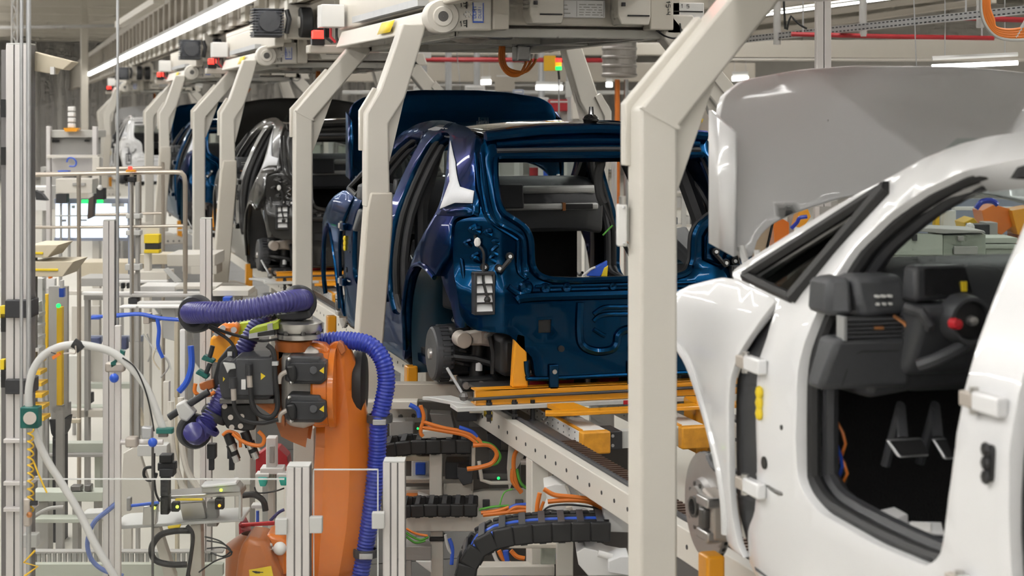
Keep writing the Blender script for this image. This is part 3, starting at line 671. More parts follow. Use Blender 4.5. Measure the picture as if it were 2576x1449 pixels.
for i, X in enumerate((-5.5, -.75, 5.4, 11, 18)):
    for j in range(-3, 8):
        y = -4 + j * 9.5
        t = thing('ceiling_luminaire', 'long glowing luminaire hung under the hall ceiling', 'luminaire', (X, y + 4.2, CZ - .8), GL)
        MB().bb(X - .10, X + .10, y, y + 8.4, CZ - .76, CZ - .70).build('housing', 'greyl', t)
        MB().add([(X - .09, y + .05, CZ - .765), (X - .09, y + 8.35, CZ - .765), (X + .09, y + 8.35, CZ - .765), (X + .09, y + .05, CZ - .765)], [(0, 1, 2, 3)]).build('diffuser', 'e_lamp', t, fix=False)
        MB().add([(X - .08, y + .05, CZ - .69), (X + .08, y + .05, CZ - .69), (X + .08, y + 8.35, CZ - .69), (X - .08, y + 8.35, CZ - .69)], [(0, 1, 2, 3)]).build('uplight', 'e_up', t, fix=False)
        for yy in (y + 1, y + 7.4): MB().bb(X - .006, X + .006, yy, yy + .012, CZ - .70, CZ).build('suspension', 'zinc', t)
# ---------------------------------------------------------------- overhead hangers carrying the bodies (same local frame as a car)
def text_strokes(mb, o, u, v, h, word, w_=None, th=None):
    """blocky stroke lettering: each glyph from thin bars on a unit cell"""
    G = {'0': [(0, 0, 0, 1), (1, 0, 1, 1), (0, 0, 1, 0), (0, 1, 1, 1)], '1': [(.5, 0, .5, 1), (.2, .8, .5, 1)], '2': [(0, 1, 1, 1), (1, 1, 1, .5), (0, .5, 1, .5), (0, .5, 0, 0), (0, 0, 1, 0)],
         '3': [(0, 1, 1, 1), (1, 0, 1, 1), (0, .5, 1, .5), (0, 0, 1, 0)], '4': [(0, 1, 0, .5), (0, .5, 1, .5), (1, 0, 1, 1)], '5': [(1, 1, 0, 1), (0, 1, 0, .5), (0, .5, 1, .5), (1, .5, 1, 0), (1, 0, 0, 0)],
         '-': [(.2, .5, .8, .5)], 'A': [(0, 0, .5, 1), (.5, 1, 1, 0), (.25, .4, .75, .4)], 'D': [(0, 0, 0, 1), (0, 1, .7, 1), (.7, 1, 1, .6), (1, .6, 1, .3), (1, .3, .7, 0), (.7, 0, 0, 0)], 'U': [(0, 1, 0, 0), (0, 0, 1, 0), (1, 0, 1, 1)],
         'R': [(0, 0, 0, 1), (0, 1, 1, 1), (1, 1, 1, .5), (1, .5, 0, .5), (.4, .5, 1, 0)], 'I': [(.5, 0, .5, 1)], 'L': [(0, 1, 0, 0), (0, 0, 1, 0)], '_': []}
    o, u, v = V(o), V(u).normalized(), V(v).normalized(); cw = w_ or h * .6; th = th or h * .14; nrm = u.cross(v)
    for i, ch in enumerate(word):
        for x0, y0, x1, y1 in G.get(ch, [(0, 0, 1, 0), (0, .5, 1, .5), (0, 1, 1, 1)]):
            a = o + u * (i * cw * 1.45 + x0 * cw) + v * (y0 * h); b = o + u * (i * cw * 1.45 + x1 * cw) + v * (y1 * h); d = (b - a)
            if d.length < 1e-6: continue
            mb.box((a + b) / 2, (d.length + th, th, th * .3), (d.normalized(), nrm.cross(d.normalized()), nrm))
    return mb
def make_hanger():
    root = thing('body_hanger', '', 'hanger')
    cy = 1.59
    def rot(p, s): return V(p) if s < 0 else V((-p[0], 2 * cy - p[1], p[2]))
    for s in (-1, 1):
        def prism(poly, y0, y1, nm, m='cream', par=root, bev=.010):
            a = [rot((x, y0, z), s) for x, z in poly]; v_ = rot((0, y1, 0), s) - rot((0, y0, 0), s)
            return MB().prism(a, v_).build(nm, m, par, bevel=bev, seg=2)
        # straight arm
        arm = prism([(-1.095, .10), (-.975, .10), (-.975, 1.575), (-.585, 2.03), (-.585, 2.165), (-.64, 2.165), (-1.095, 1.635)], 2.76, 2.88, 'hanger_arm')
        prism([(-.98, 1.38), (-.965, 1.37), (-.835, 1.725), (-.85, 1.735), (-.98, 1.575)], 2.80, 2.84, 'gusset', par=arm, bev=.003)
        prism([(-1.112, 1.46), (-1.05, 1.46), (-1.05, 1.60), (-.83, 1.86), (-.87, 1.92), (-1.112, 1.65)], 2.85, 2.895, 'cover_plate', par=arm, bev=.004)
        prism([(-.98, 1.572), (-.97, 1.572), (-.97, 1.582), (-1.09, 1.64), (-1.099, 1.635)], 2.756, 2.765, 'weld_seam', par=arm, bev=0)
        # cranked arm
        arm2 = prism([(-1.095, 1.12), (-.965, 1.12), (-.975, 1.565), (-.885, 1.70), (-.765, 2.10), (-.895, 2.10), (-1.02, 1.745), (-1.095, 1.62)], .30, .43, 'hanger_arm')
        lo = prism([(-1.165, .10), (-1.03, .10), (-.955, 1.02), (-.955, 1.20), (-1.075, 1.20), (-1.095, 1.10)], .285, .42, 'lower_leg', 'cream_leg', arm2)
        prism([(-.98, 1.38), (-.96, 1.36), (-.855, 1.80), (-.89, 1.70), (-.98, 1.565)], .345, .385, 'gusset', par=arm2, bev=.003)
        prism([(-1.112, 1.42), (-1.06, 1.42), (-1.06, 1.60), (-.99, 1.735), (-1.035, 1.76), (-1.112, 1.635)], .40, .445, 'cover_plate', par=arm2, bev=.004)
        for y0, y1, a in ((.22, .50, arm2), (2.70, 2.95, arm)):
            prism([(-1.19, -.02), (-.78, -.02), (-.78, .05), (-.95, .11), (-1.19, .11)], y0, y1, 'foot', 'cream', a, .012)
            prism([(-.87, .05), (-.81, .05), (-.81, .265), (-.87, .265)], (y0 + y1) / 2 - .04, (y0 + y1) / 2 + .04, 'sill_pad', 'carrier', a, .008)
            for k in range(3):
                p = rot((-1.0 + .07 * k, y0 - .005, .02), s); MB().cyl(p, p + V((0, -.012 if s < 0 else .012, 0)), .012, n=8).build('foot_bolt', 'steel_d', a)
        # longitudinal beam, hub
        bm = prism([(-.80, 2.06), (-.60, 2.06), (-.60, 2.17), (-.76, 2.17)], .34, 2.88, 'side_beam')
        q = [rot(p, s) for p in ((-.806, 1.05, 2.085), (-.806, 1.42, 2.085), (-.778, 1.42, 2.155), (-.778, 1.05, 2.155))]
        off = V((s * .004, 0, .002)); MB().add([p + off for p in q], [(0, 1, 2, 3)]).build('yellow_label', 'yellow', bm, sol=.002)
        c = rot((-.70, .22, 2.135), s); d = V((0, 1 if s < 0 else -1, 0))
        hb = MB().lathe(c, d, [(.001, -.02), (.05, -.02), (.056, -.012), (.085, -.01), (.092, .0), (.092, .10)], 28).build('hub', 'cream', root)
        MB().lathe(c - d * .022, d, [(.001, 0), (.028, .001), (.03, .01)], 18).build('hub_cap', 'steel_d', hb)
        pl = prism([(-.72, 2.055), (-.50, 2.065), (-.42, 2.065), (-.42, 2.26), (-.66, 2.24), (-.74, 2.20)], .24, .32, 'hub_plate')
        if s < 0:
            lab = MB().bb(-.532, -.468, .235, .238, 2.105, 2.215).build('plate_label', 'paper', pl)
            tx = MB()
            tx.bb(-.53, -.47, .232, .235, 2.105, 2.113); tx.bb(-.53, -.526, .232, .235, 2.115, 2.212); tx.bb(-.474, -.47, .232, .235, 2.115, 2.212)
            text_strokes(tx, (-.512, .233, 2.13), (0, 0, 1), (-1, 0, 0), .018, 'DUR1', .012); text_strokes(tx, (-.485, .233, 2.13), (0, 0, 1), (-1, 0, 0), .014, 'DU2I', .012)
            tx.build('label_print', 'bluepl', pl, smooth=0)
            t5 = MB(); text_strokes(t5, (-.60, .236, 2.19), (1, 0, .12), (-.12, 0, 1), .026, '15'); text_strokes(t5, (-.60, .236, 2.085), (1, 0, .12), (-.12, 0, 1), .026, '15')
            t5.bb(-.566, -.560, .234, .239, 2.18, 2.235); t5.bb(-.566, -.560, .234, .239, 2.08, 2.12); t5.build('plate_numerals', 'black', pl, smooth=0)
            for k in range(6):
                a_ = k * math.pi / 3; MB().cyl((-.555 + .018 * math.cos(a_), .24, 2.15 + .014 * math.sin(a_)), (-.555 + .018 * math.cos(a_), .232, 2.15 + .014 * math.sin(a_)), .006, n=8).build('plate_bolt', 'steel', pl)
    # cross frame at the rear with boxes and a nameplate
    fr = MB().bb(-.44, .70, .34, .46, 2.10, 2.40).build('cross_beam', 'cream_d', root, bevel=.01)
    MB().bb(-.42, -.33, .22, .40, 2.07, 2.40).build('beam_end', 'cream_d', fr, bevel=.008)
    for x0, x1 in ((-.22, -.03), (.28, .47)):
        b = MB().prism([(x0, .20, 2.42), (x0, .20, 2.155), (x0 + .02, .20, 2.105), (x1 - .01, .20, 2.105), (x1, .20, 2.15), (x1, .20, 2.42)], (0, .2, 0)).build('cable_box', 'cream', fr, bevel=.006)
        MB().bb(x0 + .055, x1 - .01, .192, .20, 2.150, 2.158).build('box_slot', 'black', b)
        MB().tube([(x0 + .03, .195, 2.205), (x0 + .03, .195, 2.225)], .012, 8).build('box_plug', 'plastic2', b)
    np_ = MB().bb(-.02, .24, .30, .34, 2.145, 2.24).build('nameplate', 'paper', fr, bevel=.003)
    tx = MB(); rnd = random.Random(11)
    for r in range(5):
        x = .09
        while x < .22:
            l = .01 + .03 * rnd.random(); tx.bb(x, min(.225, x + l), .297, .30, 2.158 + .014 * r, 2.162 + .014 * r); x += l + .012
    for r in range(3): tx.bb(-.01, .02 + .03 * rnd.random(), .297, .30, 2.165 + .022 * r, 2.170 + .022 * r)
    tx.bb(.0, .002, .297, .30, 2.15, 2.235); tx.bb(.075, .0765, .297, .30, 2.15, 2.235); tx.bb(.23, .2315, .297, .30, 2.15, 2.235)
    tx.build('nameplate_print', 'grey', np_, smooth=0)
    MB().bb(.48, .62, .24, .36, 2.08, 2.40).build('beam_end', 'cream_d', fr, bevel=.008)
    t2 = MB(); text_strokes(t2, (.575, .236, 2.24), (0, 0, -1), (1, 0, 0), .022, '15-4', .014); t2.build('beam_numerals', 'black', fr, smooth=0)
    MB().bb(.62, .84, .34, .40, 2.13, 2.24).build('wing_plate', 'white', fr, bevel=.004)
    t2 = MB(); text_strokes(t2, (.70, .336, 2.21), (1, 0, 0), (0, 0, 1), .02, '1_5'); text_strokes(t2, (.70, .336, 2.15), (1, 0, 0), (0, 0, 1), .02, '4'); t2.tube([(.655, .338, 2.19), (.83, .338, 2.19)], .004, 5); t2.build('wing_print', 'black', fr, smooth=0)
    MB().tube(smoothpath([(.53, .30, 2.09), (.57, .26, 2.05), (.63, .25, 2.035), (.67, .27, 2.06), (.68, .3, 2.12)], 4), .005, 6).build('lead', 'black', fr)
    # under frame
    un = MB(); un.bb(-.58, .60, .36, .44, 2.035, 2.085); un.bb(-.58, .60, 2.74, 2.82, 2.035, 2.085); un.bb(-.58, -.50, .4, 2.8, 2.035, 2.085); un.bb(.52, .60, .4, 2.8, 2.035, 2.085); un.bb(-.50, .55, 1.45, 1.60, 2.04, 2.09)
    u = un.build('under_frame', 'grey_cream', root, bevel=.005)
    MB().hexa([(.52, .5, 2.04), (.58, .5, 2.04), (-.1, 2.7, 2.04), (-.2, 2.7, 2.04), (.52, .5, 2.08), (.58, .5, 2.08), (-.1, 2.7, 2.08), (-.2, 2.7, 2.08)]).build('brace', 'grey', u)
    MB().bb(-.58, .60, .44, 2.78, 2.09, 2.11).build('deck_plate', 'girder', u)
    MB().lathe((-.42, .72, 2.035), (0, 0, -1), [(.001, 0), (.11, 0), (.115, -.02), (.115, .0), (.07, .015), (.04, .02), (.001, .02)], 28).build('turn_disc', 'castal', u)
    MB().lathe((-.42, .72, 2.04), (0, 0, 1), [(.125, 0), (.125, .025)], 28).build('disc_rim', 'grey', u, sol=.01)
    MB().lathe((-.30, .52, 2.03), (0, 0, 1), [(.06, 0), (.075, .01), (.075, .05)], 24).build('round_flange', 'zinc', u, sol=.012)
    # orange power loops and lamp at the front
    for k in range(3):
        MB().tube(smoothpath([(-.03 + .012 * k, 1.5, 2.03), (-.03 + .014 * k, 1.5, 1.93), (.02 + .01 * k, 1.5, 1.86 + .012 * k), (.09 + .02 * k, 1.5, 1.855 + .01 * k), (.13 + .025 * k, 1.5, 1.92), (.14 + .03 * k, 1.5, 1.96)], 5), .009, 8).build('power_loop', 'cable', u)
    MB().bb(.06, .15, 1.44, 1.56, 1.94, 2.035).build('loop_socket', 'zinc', u, bevel=.01)
    for k in range(3): MB().cyl((.14 + .03 * k, 1.5, 1.955), (.14 + .03 * k, 1.5, 1.985), .012, n=8).build('loop_gland', 'steel', u)
    lm = MB().bb(-.88, -.80, 3.33, 3.40, 2.14, 2.20).build('signal_lamp', 'e_red', root, bevel=.008)
    MB().bb(-.885, -.795, 3.34, 3.40, 2.10, 2.14).build('lamp_socket', 'black', lm)
    MB().bb(-.90, -.40, 3.36, 3.52, 2.04, 2.10).build('lamp_bracket', 'cream_d', lm, bevel=.01)
    MB().bb(-.50, -.44, 2.98, 3.05, 1.99, 2.03).build('signal_lamp', 'e_red', root, bevel=.006)
    MB().bb(-.62, -.40, 2.86, 2.98, 1.98, 2.03).build('lamp_bracket', 'white', root, bevel=.006)
    # drive unit riding the rail behind the hub
    mo = MB().bb(-.90, -.68, -.60, -.36, 2.29, 2.51).build('drive_motor', 'motor_grey', root, bevel=.02)
    for k in range(10): MB().bb(-.925, -.665, -.615, -.36, 2.285 + .024 * k, 2.293 + .024 * k).build('cooling_fin', 'motor_grey', mo)
    MB().cyl((-.79, -.64, 2.40), (-.79, -.60, 2.40), .09, n=20).build('fan_cover', 'plastic2', mo)
    MB().bb(-.92, -.68, -.60, -.38, 2.27, 2.31).build('motor_foot', 'plastic', mo)
    for k, x in enumerate((-.52, -.36)):
        wh = MB().cyl((x, -.52, 2.40), (x + .10, -.52, 2.40), .13, n=24).build('guide_wheel', 'rubber', root, bevel=.01)
        MB().cyl((x - .012, -.52, 2.40), (x + .112, -.52, 2.40), .05, n=16).build('wheel_hub', 'cream', wh)
    MB().bb(-.62, -.20, -.46, -.30, 2.26, 2.60).build('drive_bracket', 'cream_d', root, bevel=.01)
    MB().tube([(-.64, -.58, 2.50), (-.62, -.60, 2.42), (-.64, -.58, 2.30)], .022, 8).build('damper_roller', 'black', root)
    MB().bb(-.18, .02, -.42, -.30, 2.24, 2.36).build('control_box', 'cream', root, bevel=.006)
    MB().bb(-.70, .60, -.30, 3.3, 2.42, 2.46).build('carriage_plate', 'cream_d', root)
    MB().bb(-.70, -.62, -.30, 3.3, 2.20, 2.42).build('carriage_side', 'cream_d', root, bevel=.01)
    MB().bb(-.76, -.70, .55, 2.5, 2.21, 2.25).build('pickup_rail', 'zinc', root)
    bx = MB().bb(-.88, -.72, 2.98, 3.15, 2.205, 2.36).build('junction_box', 'white', root, bevel=.006)
    for k in range(3): MB().tube([(-.85 + .04 * k, 3.02, 2.20), (-.85 + .04 * k, 3.02, 2.14), (-.80 + .02 * k, 3.0, 2.10)], .010, 6).build('cable_tail', ('black', 'red', 'rubber')[k], bx)
    return root
M['motor_grey'] = mat('motor_grey', (.10, .105, .12), .5, var=.1)
M['cream_leg'] = mat('cream_leg_paint', (.64, .595, .52), .42, var=.04, scale=3)
M['grey_cream'] = mat('frame_paint', (.50, .49, .45), .45, var=.05)
hang = make_hanger()
HG = 'body hangers along the overhead rail'
names = ['cream steel hanger whose arms flank the dark blue body in mid picture', 'near cream hanger whose thick arm stands before the large white body',
         'cream hanger holding the black body', 'cream hanger holding the small far blue body', 'farthest cream hanger, holding the far white body']
for i, dy in enumerate((0, -6.73, 6.73, 13.46, 26.9)):
    h = hang if i == 0 else copy_tree(hang)
    h.location = (XC, YB + dy, ZG); tag(h, names[i], 'hanger', HG)
    if i == 1: near_hanger = h; ORG[h.name] = V(h.location)
# ---------------------------------------------------------------- overhead rail girder and its light strip; a second, unseen strip is added at left as fill light
def girder(X, z0, z1, y0, y1, label):
    t = thing('rail_girder', label, 'girder', (X, y0, z0))
    MB().bb(X, X + .10, y0, y1, z1 - .14, z1).build('top_flange', 'girder', t)
    MB().bb(X + .04, X + .07, y0, y1, z0, z1).build('web', 'girder', t)
    MB().bb(X - .02, X + .14, y0, y1, z0, z0 + .06).build('bottom_flange', 'girder', t)
    y = y0 + .2; k = 0
    while y < y1:
        if 8 < y < 60: MB().bb(X - .02, X + .05, y, y + .14, z0 + .06, z1 - .14).build('rib', 'girder', t, bevel=.004)
        if 8 < y < 48: MB().bb(X - .06, X + .06, y + .25, y + .62, z0 + .0, z0 + .26).build('clamp_block', 'cream_d', t, bevel=.006)
        y += 1.05; k += 1
    return t
girder(2.38, CAMZ + .94, CAMZ + 1.85, -20, 75, 'cream rail girder with ribs and clamp blocks running to the far wall')
t = thing('light_strip', 'long glowing white light strip under the rail girder', 'light strip', (2.08, 12, CAMZ + 1.02))
for k in range(-7, 9):
    y = 11.6 + 4.3 * k
    s_ = MB().bb(2.02, 2.16, y, y + 4.27, CAMZ + 1.065, CAMZ + 1.11).build('strip_housing', 'grey', t)
    MB().bb(2.03, 2.15, y + .01, y + 4.26, CAMZ + 1.03, CAMZ + 1.065).build('strip_tube', 'e_white', s_)
    MB().bb(2.153, 2.163, y, y + 4.27, CAMZ + 1.02, CAMZ + 1.075).build('girder_shield', 'grey', s_)  # added cheek that keeps the strip's light off the girder
    MB().bb(2.14, 2.42, y + 2.1, y + 2.14, CAMZ + 1.08, CAMZ + 1.10).build('strip_bracket', 'zinc', s_)

t = thing('light_strip', 'added fill light strip, out of view left of the picture', 'light strip', (-.6, 0, CAMZ + 1.02))
for k in range(-5, 8):
    y = 4.3 * k
    s_ = MB().bb(-.67, -.53, y, y + 4.27, CAMZ + 1.065, CAMZ + 1.11).build('strip_housing', 'grey', t)
    MB().bb(-.66, -.54, y + .01, y + 4.26, CAMZ + 1.03, CAMZ + 1.065).build('strip_tube', 'e_fill', s_)
    MB().bb(-.605, -.595, y + 2.1, y + 2.11, CAMZ + 1.11, CZ - .305).build('strip_suspension', 'zinc', s_)
# ---------------------------------------------------------------- pixel-plane builders: outlines taken at a real depth d, extruded along the view axis
CAX = (RGT, FWD, UP)
def PB(mb, x0, y0, x1, y1, d, t):
    a = P(x0, y1, d); b = P(x1, y0, d); c = (a + b) / 2 + FWD * t / 2
    return mb.box(c, ((b - a).dot(RGT), t, b.z - a.z), CAX)
def PP(mb, pts, d, t): return mb.prism([P(x, y, d) for x, y in pts], FWD * t)
def PT(mb, pts, d, rpx, n=8, k=5, closed=False):
    q = [P(p[0], p[1], p[2] if len(p) > 2 else d) for p in pts]
    if k and len(q) > 2: q = smoothpath(q, k)
    return mb.tube(q, rpx * d / F, n, closed=closed)
def loft(secs):
    mb = MB(); n = len(secs[0]); vs = [p for s_ in secs for p in s_]
    fs = [(i * n + k, i * n + (k + 1) % n, (i + 1) * n + (k + 1) % n, (i + 1) * n + k) for i in range(len(secs) - 1) for k in range(n)]
    fs += [list(range(n)), [(len(secs) - 1) * n + k for k in range(n)]]
    return mb.add(vs, fs)
def hose(pts, d, rpx, name, m, par, pitch=.016, rings=()):
    q = smoothpath([P(p[0], p[1], p[2] if len(p) > 2 else d) for p in pts], 10)
    c, rs = ribbed(q, rpx * d / F, pitch, .14)
    o = MB().tube(c, rs, 16).build(name, m, par, smooth=80)
    return o
def clampring(px, py, d, axis, r, name, par, m='plastic2', w_=.035, disc=False):
    c = P(px, py, d)
    return MB().lathe(c, axis, ([(r * .82, -w_ / 2), (r, -w_ / 2), (r * 1.03, 0), (r, w_ / 2), (r * .82, w_ / 2)] if not disc else [(r * .66, -w_ / 2), (r * .9, -w_ / 2), (r, -w_ / 4), (r, w_ / 2), (.001, w_ / 2)]), 28).build(name, m, par, smooth=50)

# ---------------------------------------------------------------- the orange robot in the foreground
RD = 8.0
M['cast_grey'] = mat('machined_casting', (.58, .55, .51), .45, metal=.3, var=.12, scale=25)
rb = thing('industrial_robot', 'orange industrial robot with tall arm and ribbed blue hose in the foreground', 'robot', P(850, 1449, RD) * 1.0)
rb_o = P(850, 1449, RD); rb_o.z = 0; rb.location = rb_o; ORG[rb.name] = rb_o.copy()
rows = [(858, 838, 866), (868, 824, 878), (885, 812, 888), (920, 803, 901), (980, 798, 916), (1060, 794, 928), (1100, 792, 931), (1180, 788, 935), (1260, 785, 933), (1330, 782, 926), (1400, 780, 910), (1449, 779, 897), (1560, 778, 870), (1800, 780, 860)]
secs = []
for y, xl, xr in rows:
    w_ = xr - xl; th = .10 + .10 * min(1, w_ / 140)
    f = lambda fx, fd: P(xl + w_ * fx, y, RD + .06 + fd * th)
    secs.append([f(0, .35), f(.18, .08), f(.42, 0), f(.62, 0.0), f(.97, .30), f(1, .55), f(.85, 1), f(.2, 1)])
arm = loft(secs).build('arm', 'orange', rb, bevel=.02, seg=3, smooth=25)
PP(MB(), [(846, 872), (852, 858), (862, 864), (870, 885), (858, 895)], RD + .03, .08).build('lifting_eye', 'orange_d', arm, bevel=.005)
# base column below the picture
MB().lathe((rb_o.x, rb_o.y + .15, 0), (0, 0, 1), [(.26, 0), (.26, .10), (.22, .14), (.20, .55), (.16, .60)], 32).build('base', 'orange', rb)
# joint drum, edge on, with bolts
jc = P(838, 975, RD + .06); ax = RGT
dr = MB().lathe(jc - ax * .085, ax, [(.001, 0), (.155, 0), (.168, .01), (.168, .07), (.178, .075), (.178, .10), (.001, .10)], 40).build('joint_drum', 'orange', rb)
for k in range(26):
    a = 2 * math.pi * k / 26; c = jc + (FWD * math.cos(a) + UP * math.sin(a)) * .171 - ax * .012
    MB().cyl(c, c + ax * .022, .0065, n=6).build('joint_bolt', 'orange', dr)
MB().lathe(P(892, 965, RD + .22), ax, [(.001, 0), (.15, 0), (.158, .02), (.158, .04), (.12, .055), (.001, .055)], 32).build('rear_drum', 'rubber', rb)
# grey casting with the two motors
cs = PP(MB(), [(706, 905), (710, 884), (726, 874), (778, 872), (798, 884), (808, 910), (808, 1048), (798, 1068), (762, 1080), (722, 1074), (706, 1045)], RD - .03, .16).build('end_casting', 'cast_grey', rb, bevel=.03, seg=3)
PP(MB(), [(772, 862), (815, 866), (832, 880), (838, 930), (838, 1040), (826, 1075), (790, 1078), (772, 1060)], RD + .02, .22).build('arm_head', 'orange', rb, bevel=.025, seg=3)
PP(MB(), [(690, 860), (776, 856), (776, 885), (735, 890), (712, 910), (705, 1060), (716, 1090), (735, 1100), (760, 1110), (764, 1085), (715, 1075), (696, 1010), (690, 960)], RD + .05, .20).build('wrist_housing', 'orange_d', rb, bevel=.02)
for y0 in (0, 97):
    mt = PP(MB(), [(718, 908 + y0), (726, 895 + y0), (806, 898 + y0), (806, 908 + y0), (821, 912 + y0), (821, 955 + y0), (808, 967 + y0), (735, 966 + y0), (716, 958 + y0)], RD - .13, .14).build('servo_motor', 'plastic2', rb, bevel=.010)
    PP(MB(), [(728, 912 + y0), (819, 913 + y0), (819, 953 + y0), (806, 962 + y0), (736, 960 + y0), (728, 950 + y0)], RD - .145, .03).build('motor_cap', 'plastic', mt, bevel=.006)
    MB().cyl(P(788, 932 + y0, RD - .145), P(788, 932 + y0, RD - .175), .018, n=18).build('motor_boss', 'plastic2', mt, bevel=.004)
    PP(MB(), [(803, 933 + y0), (815, 923 + y0), (815, 940 + y0)], RD - .148, .002).build('warning_triangle', 'yellow', mt)
    PP(MB(), [(718, 922 + y0), (738, 918 + y0), (745, 935 + y0), (745, 960 + y0), (730, 963 + y0), (722, 945 + y0)], RD - .18, .06).build('motor_plug', 'black', mt, bevel=.01)
    PT(MB(), [(722, 935 + y0), (706, 945 + y0), (702, 965 + y0)], RD - .16, 6).build('plug_sleeve', 'castal', mt)
    for sx, sy in ((727, 903), (733, 962)): MB().ball(P(sx, sy + y0, RD - .145), .010, 8).build('cap_bolt', 'steel', mt)
# big motor on the left
bm = PP(MB(), [(553, 915), (560, 905), (585, 912), (592, 898), (682, 898), (684, 1000), (672, 1006), (560, 1006), (553, 985), (548, 950)], RD - .12, .22).build('servo_motor', 'plastic', rb, bevel=.012)
PP(MB(), [(593, 902), (688, 902), (690, 996), (593, 996)], RD - .135, .05).build('motor_cap', 'plastic2', bm, bevel=.006)
PP(MB(), [(560, 912), (590, 915), (594, 928), (578, 930), (572, 940), (566, 925)], RD - .135, .04).build('motor_clip', 'greyl', bm, bevel=.004)
for pts in ([(656, 938), (668, 946), (656, 956)], [(561, 948), (566, 953), (561, 960)]): PP(MB(), pts, RD - .138, .003).build('warning_triangle', 'yellow', bm)
for x, y in ((586, 975), (626, 942)):
    c = MB().cyl(P(x, y - 26, RD - .16), P(x, y + 2, RD - .16), .017, n=14).build('cable_boot', 'plastic', bm)
    MB().cyl(P(x + 1, y - 2, RD - .16), P(x + 3, y + 32, RD - .16), .0125, n=14).build('cable_connector', 'castal', bm)
PB(MB(), 607, 955, 618, 980, RD - .15, .02).build('motor_label', 'white', bm)
PT(MB(), [(588, 1008), (592, 1030), (605, 1052), (630, 1062), (665, 1064), (700, 1055)], RD - .17, 5.5, 10).build('motor_cable', 'rubber', rb)
PT(MB(), [(630, 975), (632, 1000), (638, 1025), (655, 1045), (680, 1050), (697, 1030), (697, 990), (692, 950), (690, 900), (685, 880), (672, 868)], RD - .17, 6.5, 10).build('motor_cable', 'rubber', rb)
PB(MB(), 684, 910, 699, 920, RD - .20, .03).build('cable_tie', 'zinc', rb)
PB(MB(), 552, 1003, 690, 1016, RD - .1, .2).build('motor_shelf', 'steel_d', rb, bevel=.004)
PP(MB(), [(640, 1014), (700, 1014), (716, 1050), (715, 1075), (690, 1050)], RD - .06, .06).build('bracket_web', 'orange_d', rb)
PP(MB(), [(555, 1020), (640, 1016), (648, 1060), (640, 1082), (612, 1085), (570, 1078), (556, 1050)], RD - .05, .04).build('tool_bracket', 'black', rb, bevel=.006)
for x, y in ((565, 1022), (580, 1050), (608, 1048), (583, 1075), (605, 1072)): MB().cyl(P(x, y, RD - .06), P(x, y, RD - .045), .012, n=12).build('bracket_hole', 'castal', rb)
# wrist on top: orange neck, steel flange, lime block
nk = MB().lathe(P(738, 882, RD + .02), UP, [(.075, 0), (.078, .02), (.085, .045), (.075, .05)], 28).build('wrist_neck', 'orange_d', rb)
fl = MB().lathe(P(752, 853, RD + .02), UP, [(.075, 0), (.10, .005), (.10, .025), (.088, .03), (.10, .035), (.105, .045), (.105, .075), (.09, .08), (.001, .08)], 36).build('wrist_flange', 'steel', rb)
for k in range(8):
    a = k * math.pi / 4 + .3; c = P(752, 826, RD + .02) + (RGT * math.cos(a) + FWD * math.sin(a)) * .10
    MB().cyl(c - UP * .02, c - UP * .005, .011, n=8).build('flange_bolt', 'steel_d', fl)
lb = PP(MB(), [(626, 832), (640, 824), (688, 812), (700, 806), (702, 828), (640, 846), (628, 848)], RD - .06, .10).build('sensor_block', 'lime', rb, bevel=.005)
PP(MB(), [(626, 840), (690, 828), (690, 845), (626, 852)], RD - .065, .09).build('sensor_base', 'zinc', lb)
PP(MB(), [(648, 838), (690, 830), (690, 842), (648, 847)], RD - .075, .02).build('sensor_rail', 'black', lb)
PP(MB(), [(672, 816), (685, 813), (686, 830), (673, 833)], RD - .07, .02).build('sensor_clip', 'greyl', lb)
PT(MB(), [(620, 850), (660, 858), (700, 852)], RD - .06, 3).build('sensor_lead', 'rubber', lb)
# dress hoses
hose([(480, 787, RD + .08), (484, 787, RD - .02), (520, 786, RD - .12), (580, 784, RD - .16), (650, 774, RD - .16), (710, 760, RD - .13), (752, 755, RD - .05), (764, 754, RD + .10)], RD, 28, 'dress_hose', 'violethose', rb)
fx = (RGT * .95 + FWD * .2).normalized()
clampring(492, 790, RD + .02, (FWD * .9 + RGT * .35).normalized(), .085, 'hose_clamp', rb, 'plastic', .05, True)
clampring(752, 762, RD + .06, (FWD * .9 - RGT * .3).normalized(), .080, 'hose_clamp', rb, 'plastic', .05, True)
PP(MB(), [(458, 800), (470, 828), (545, 826), (560, 815), (540, 810), (480, 815)], RD + .01, .06).build('clamp_foot', 'plastic', rb, bevel=.008)
PP(MB(), [(690, 790), (776, 780), (782, 800), (760, 806), (700, 806)], RD + .02, .10).build('clamp_foot', 'plastic', rb, bevel=.008)
clampring(676, 772, RD + .16, (FWD * .9 - RGT * .3).normalized(), .065, 'hose_clamp', rb, 'plastic', .05, True)
hose([(672, 775, RD + .12), (640, 830, RD + .10), (612, 880, RD + .08), (590, 930, RD + .08)], RD + .1, 24, 'dress_hose', 'violethose', rb)
hose([(790, 868, RD + .15), (830, 858, RD + .14), (880, 857, RD + .12), (930, 868, RD + .1), (962, 905, RD + .08), (972, 960, RD + .08), (962, 1020, RD + .08), (953, 1060, RD + .08), (948, 1150, RD + .1), (936, 1270, RD + .1), (918, 1380, RD + .12), (903, 1470, RD + .12), (895, 1560, RD + .12)], RD + .1, 23.5, 'blue_hose', 'bluehose', rb)
for x, y in ((955, 1052), (921, 1390)):
    c = clampring(x, y, RD + .1, UP, .058, 'hose_clamp', rb)
    PB(MB(), x - 18, y + 4, x + 16, y + 18, RD + .03, .03).build('clamp_buckle', 'zinc', c, bevel=.003)
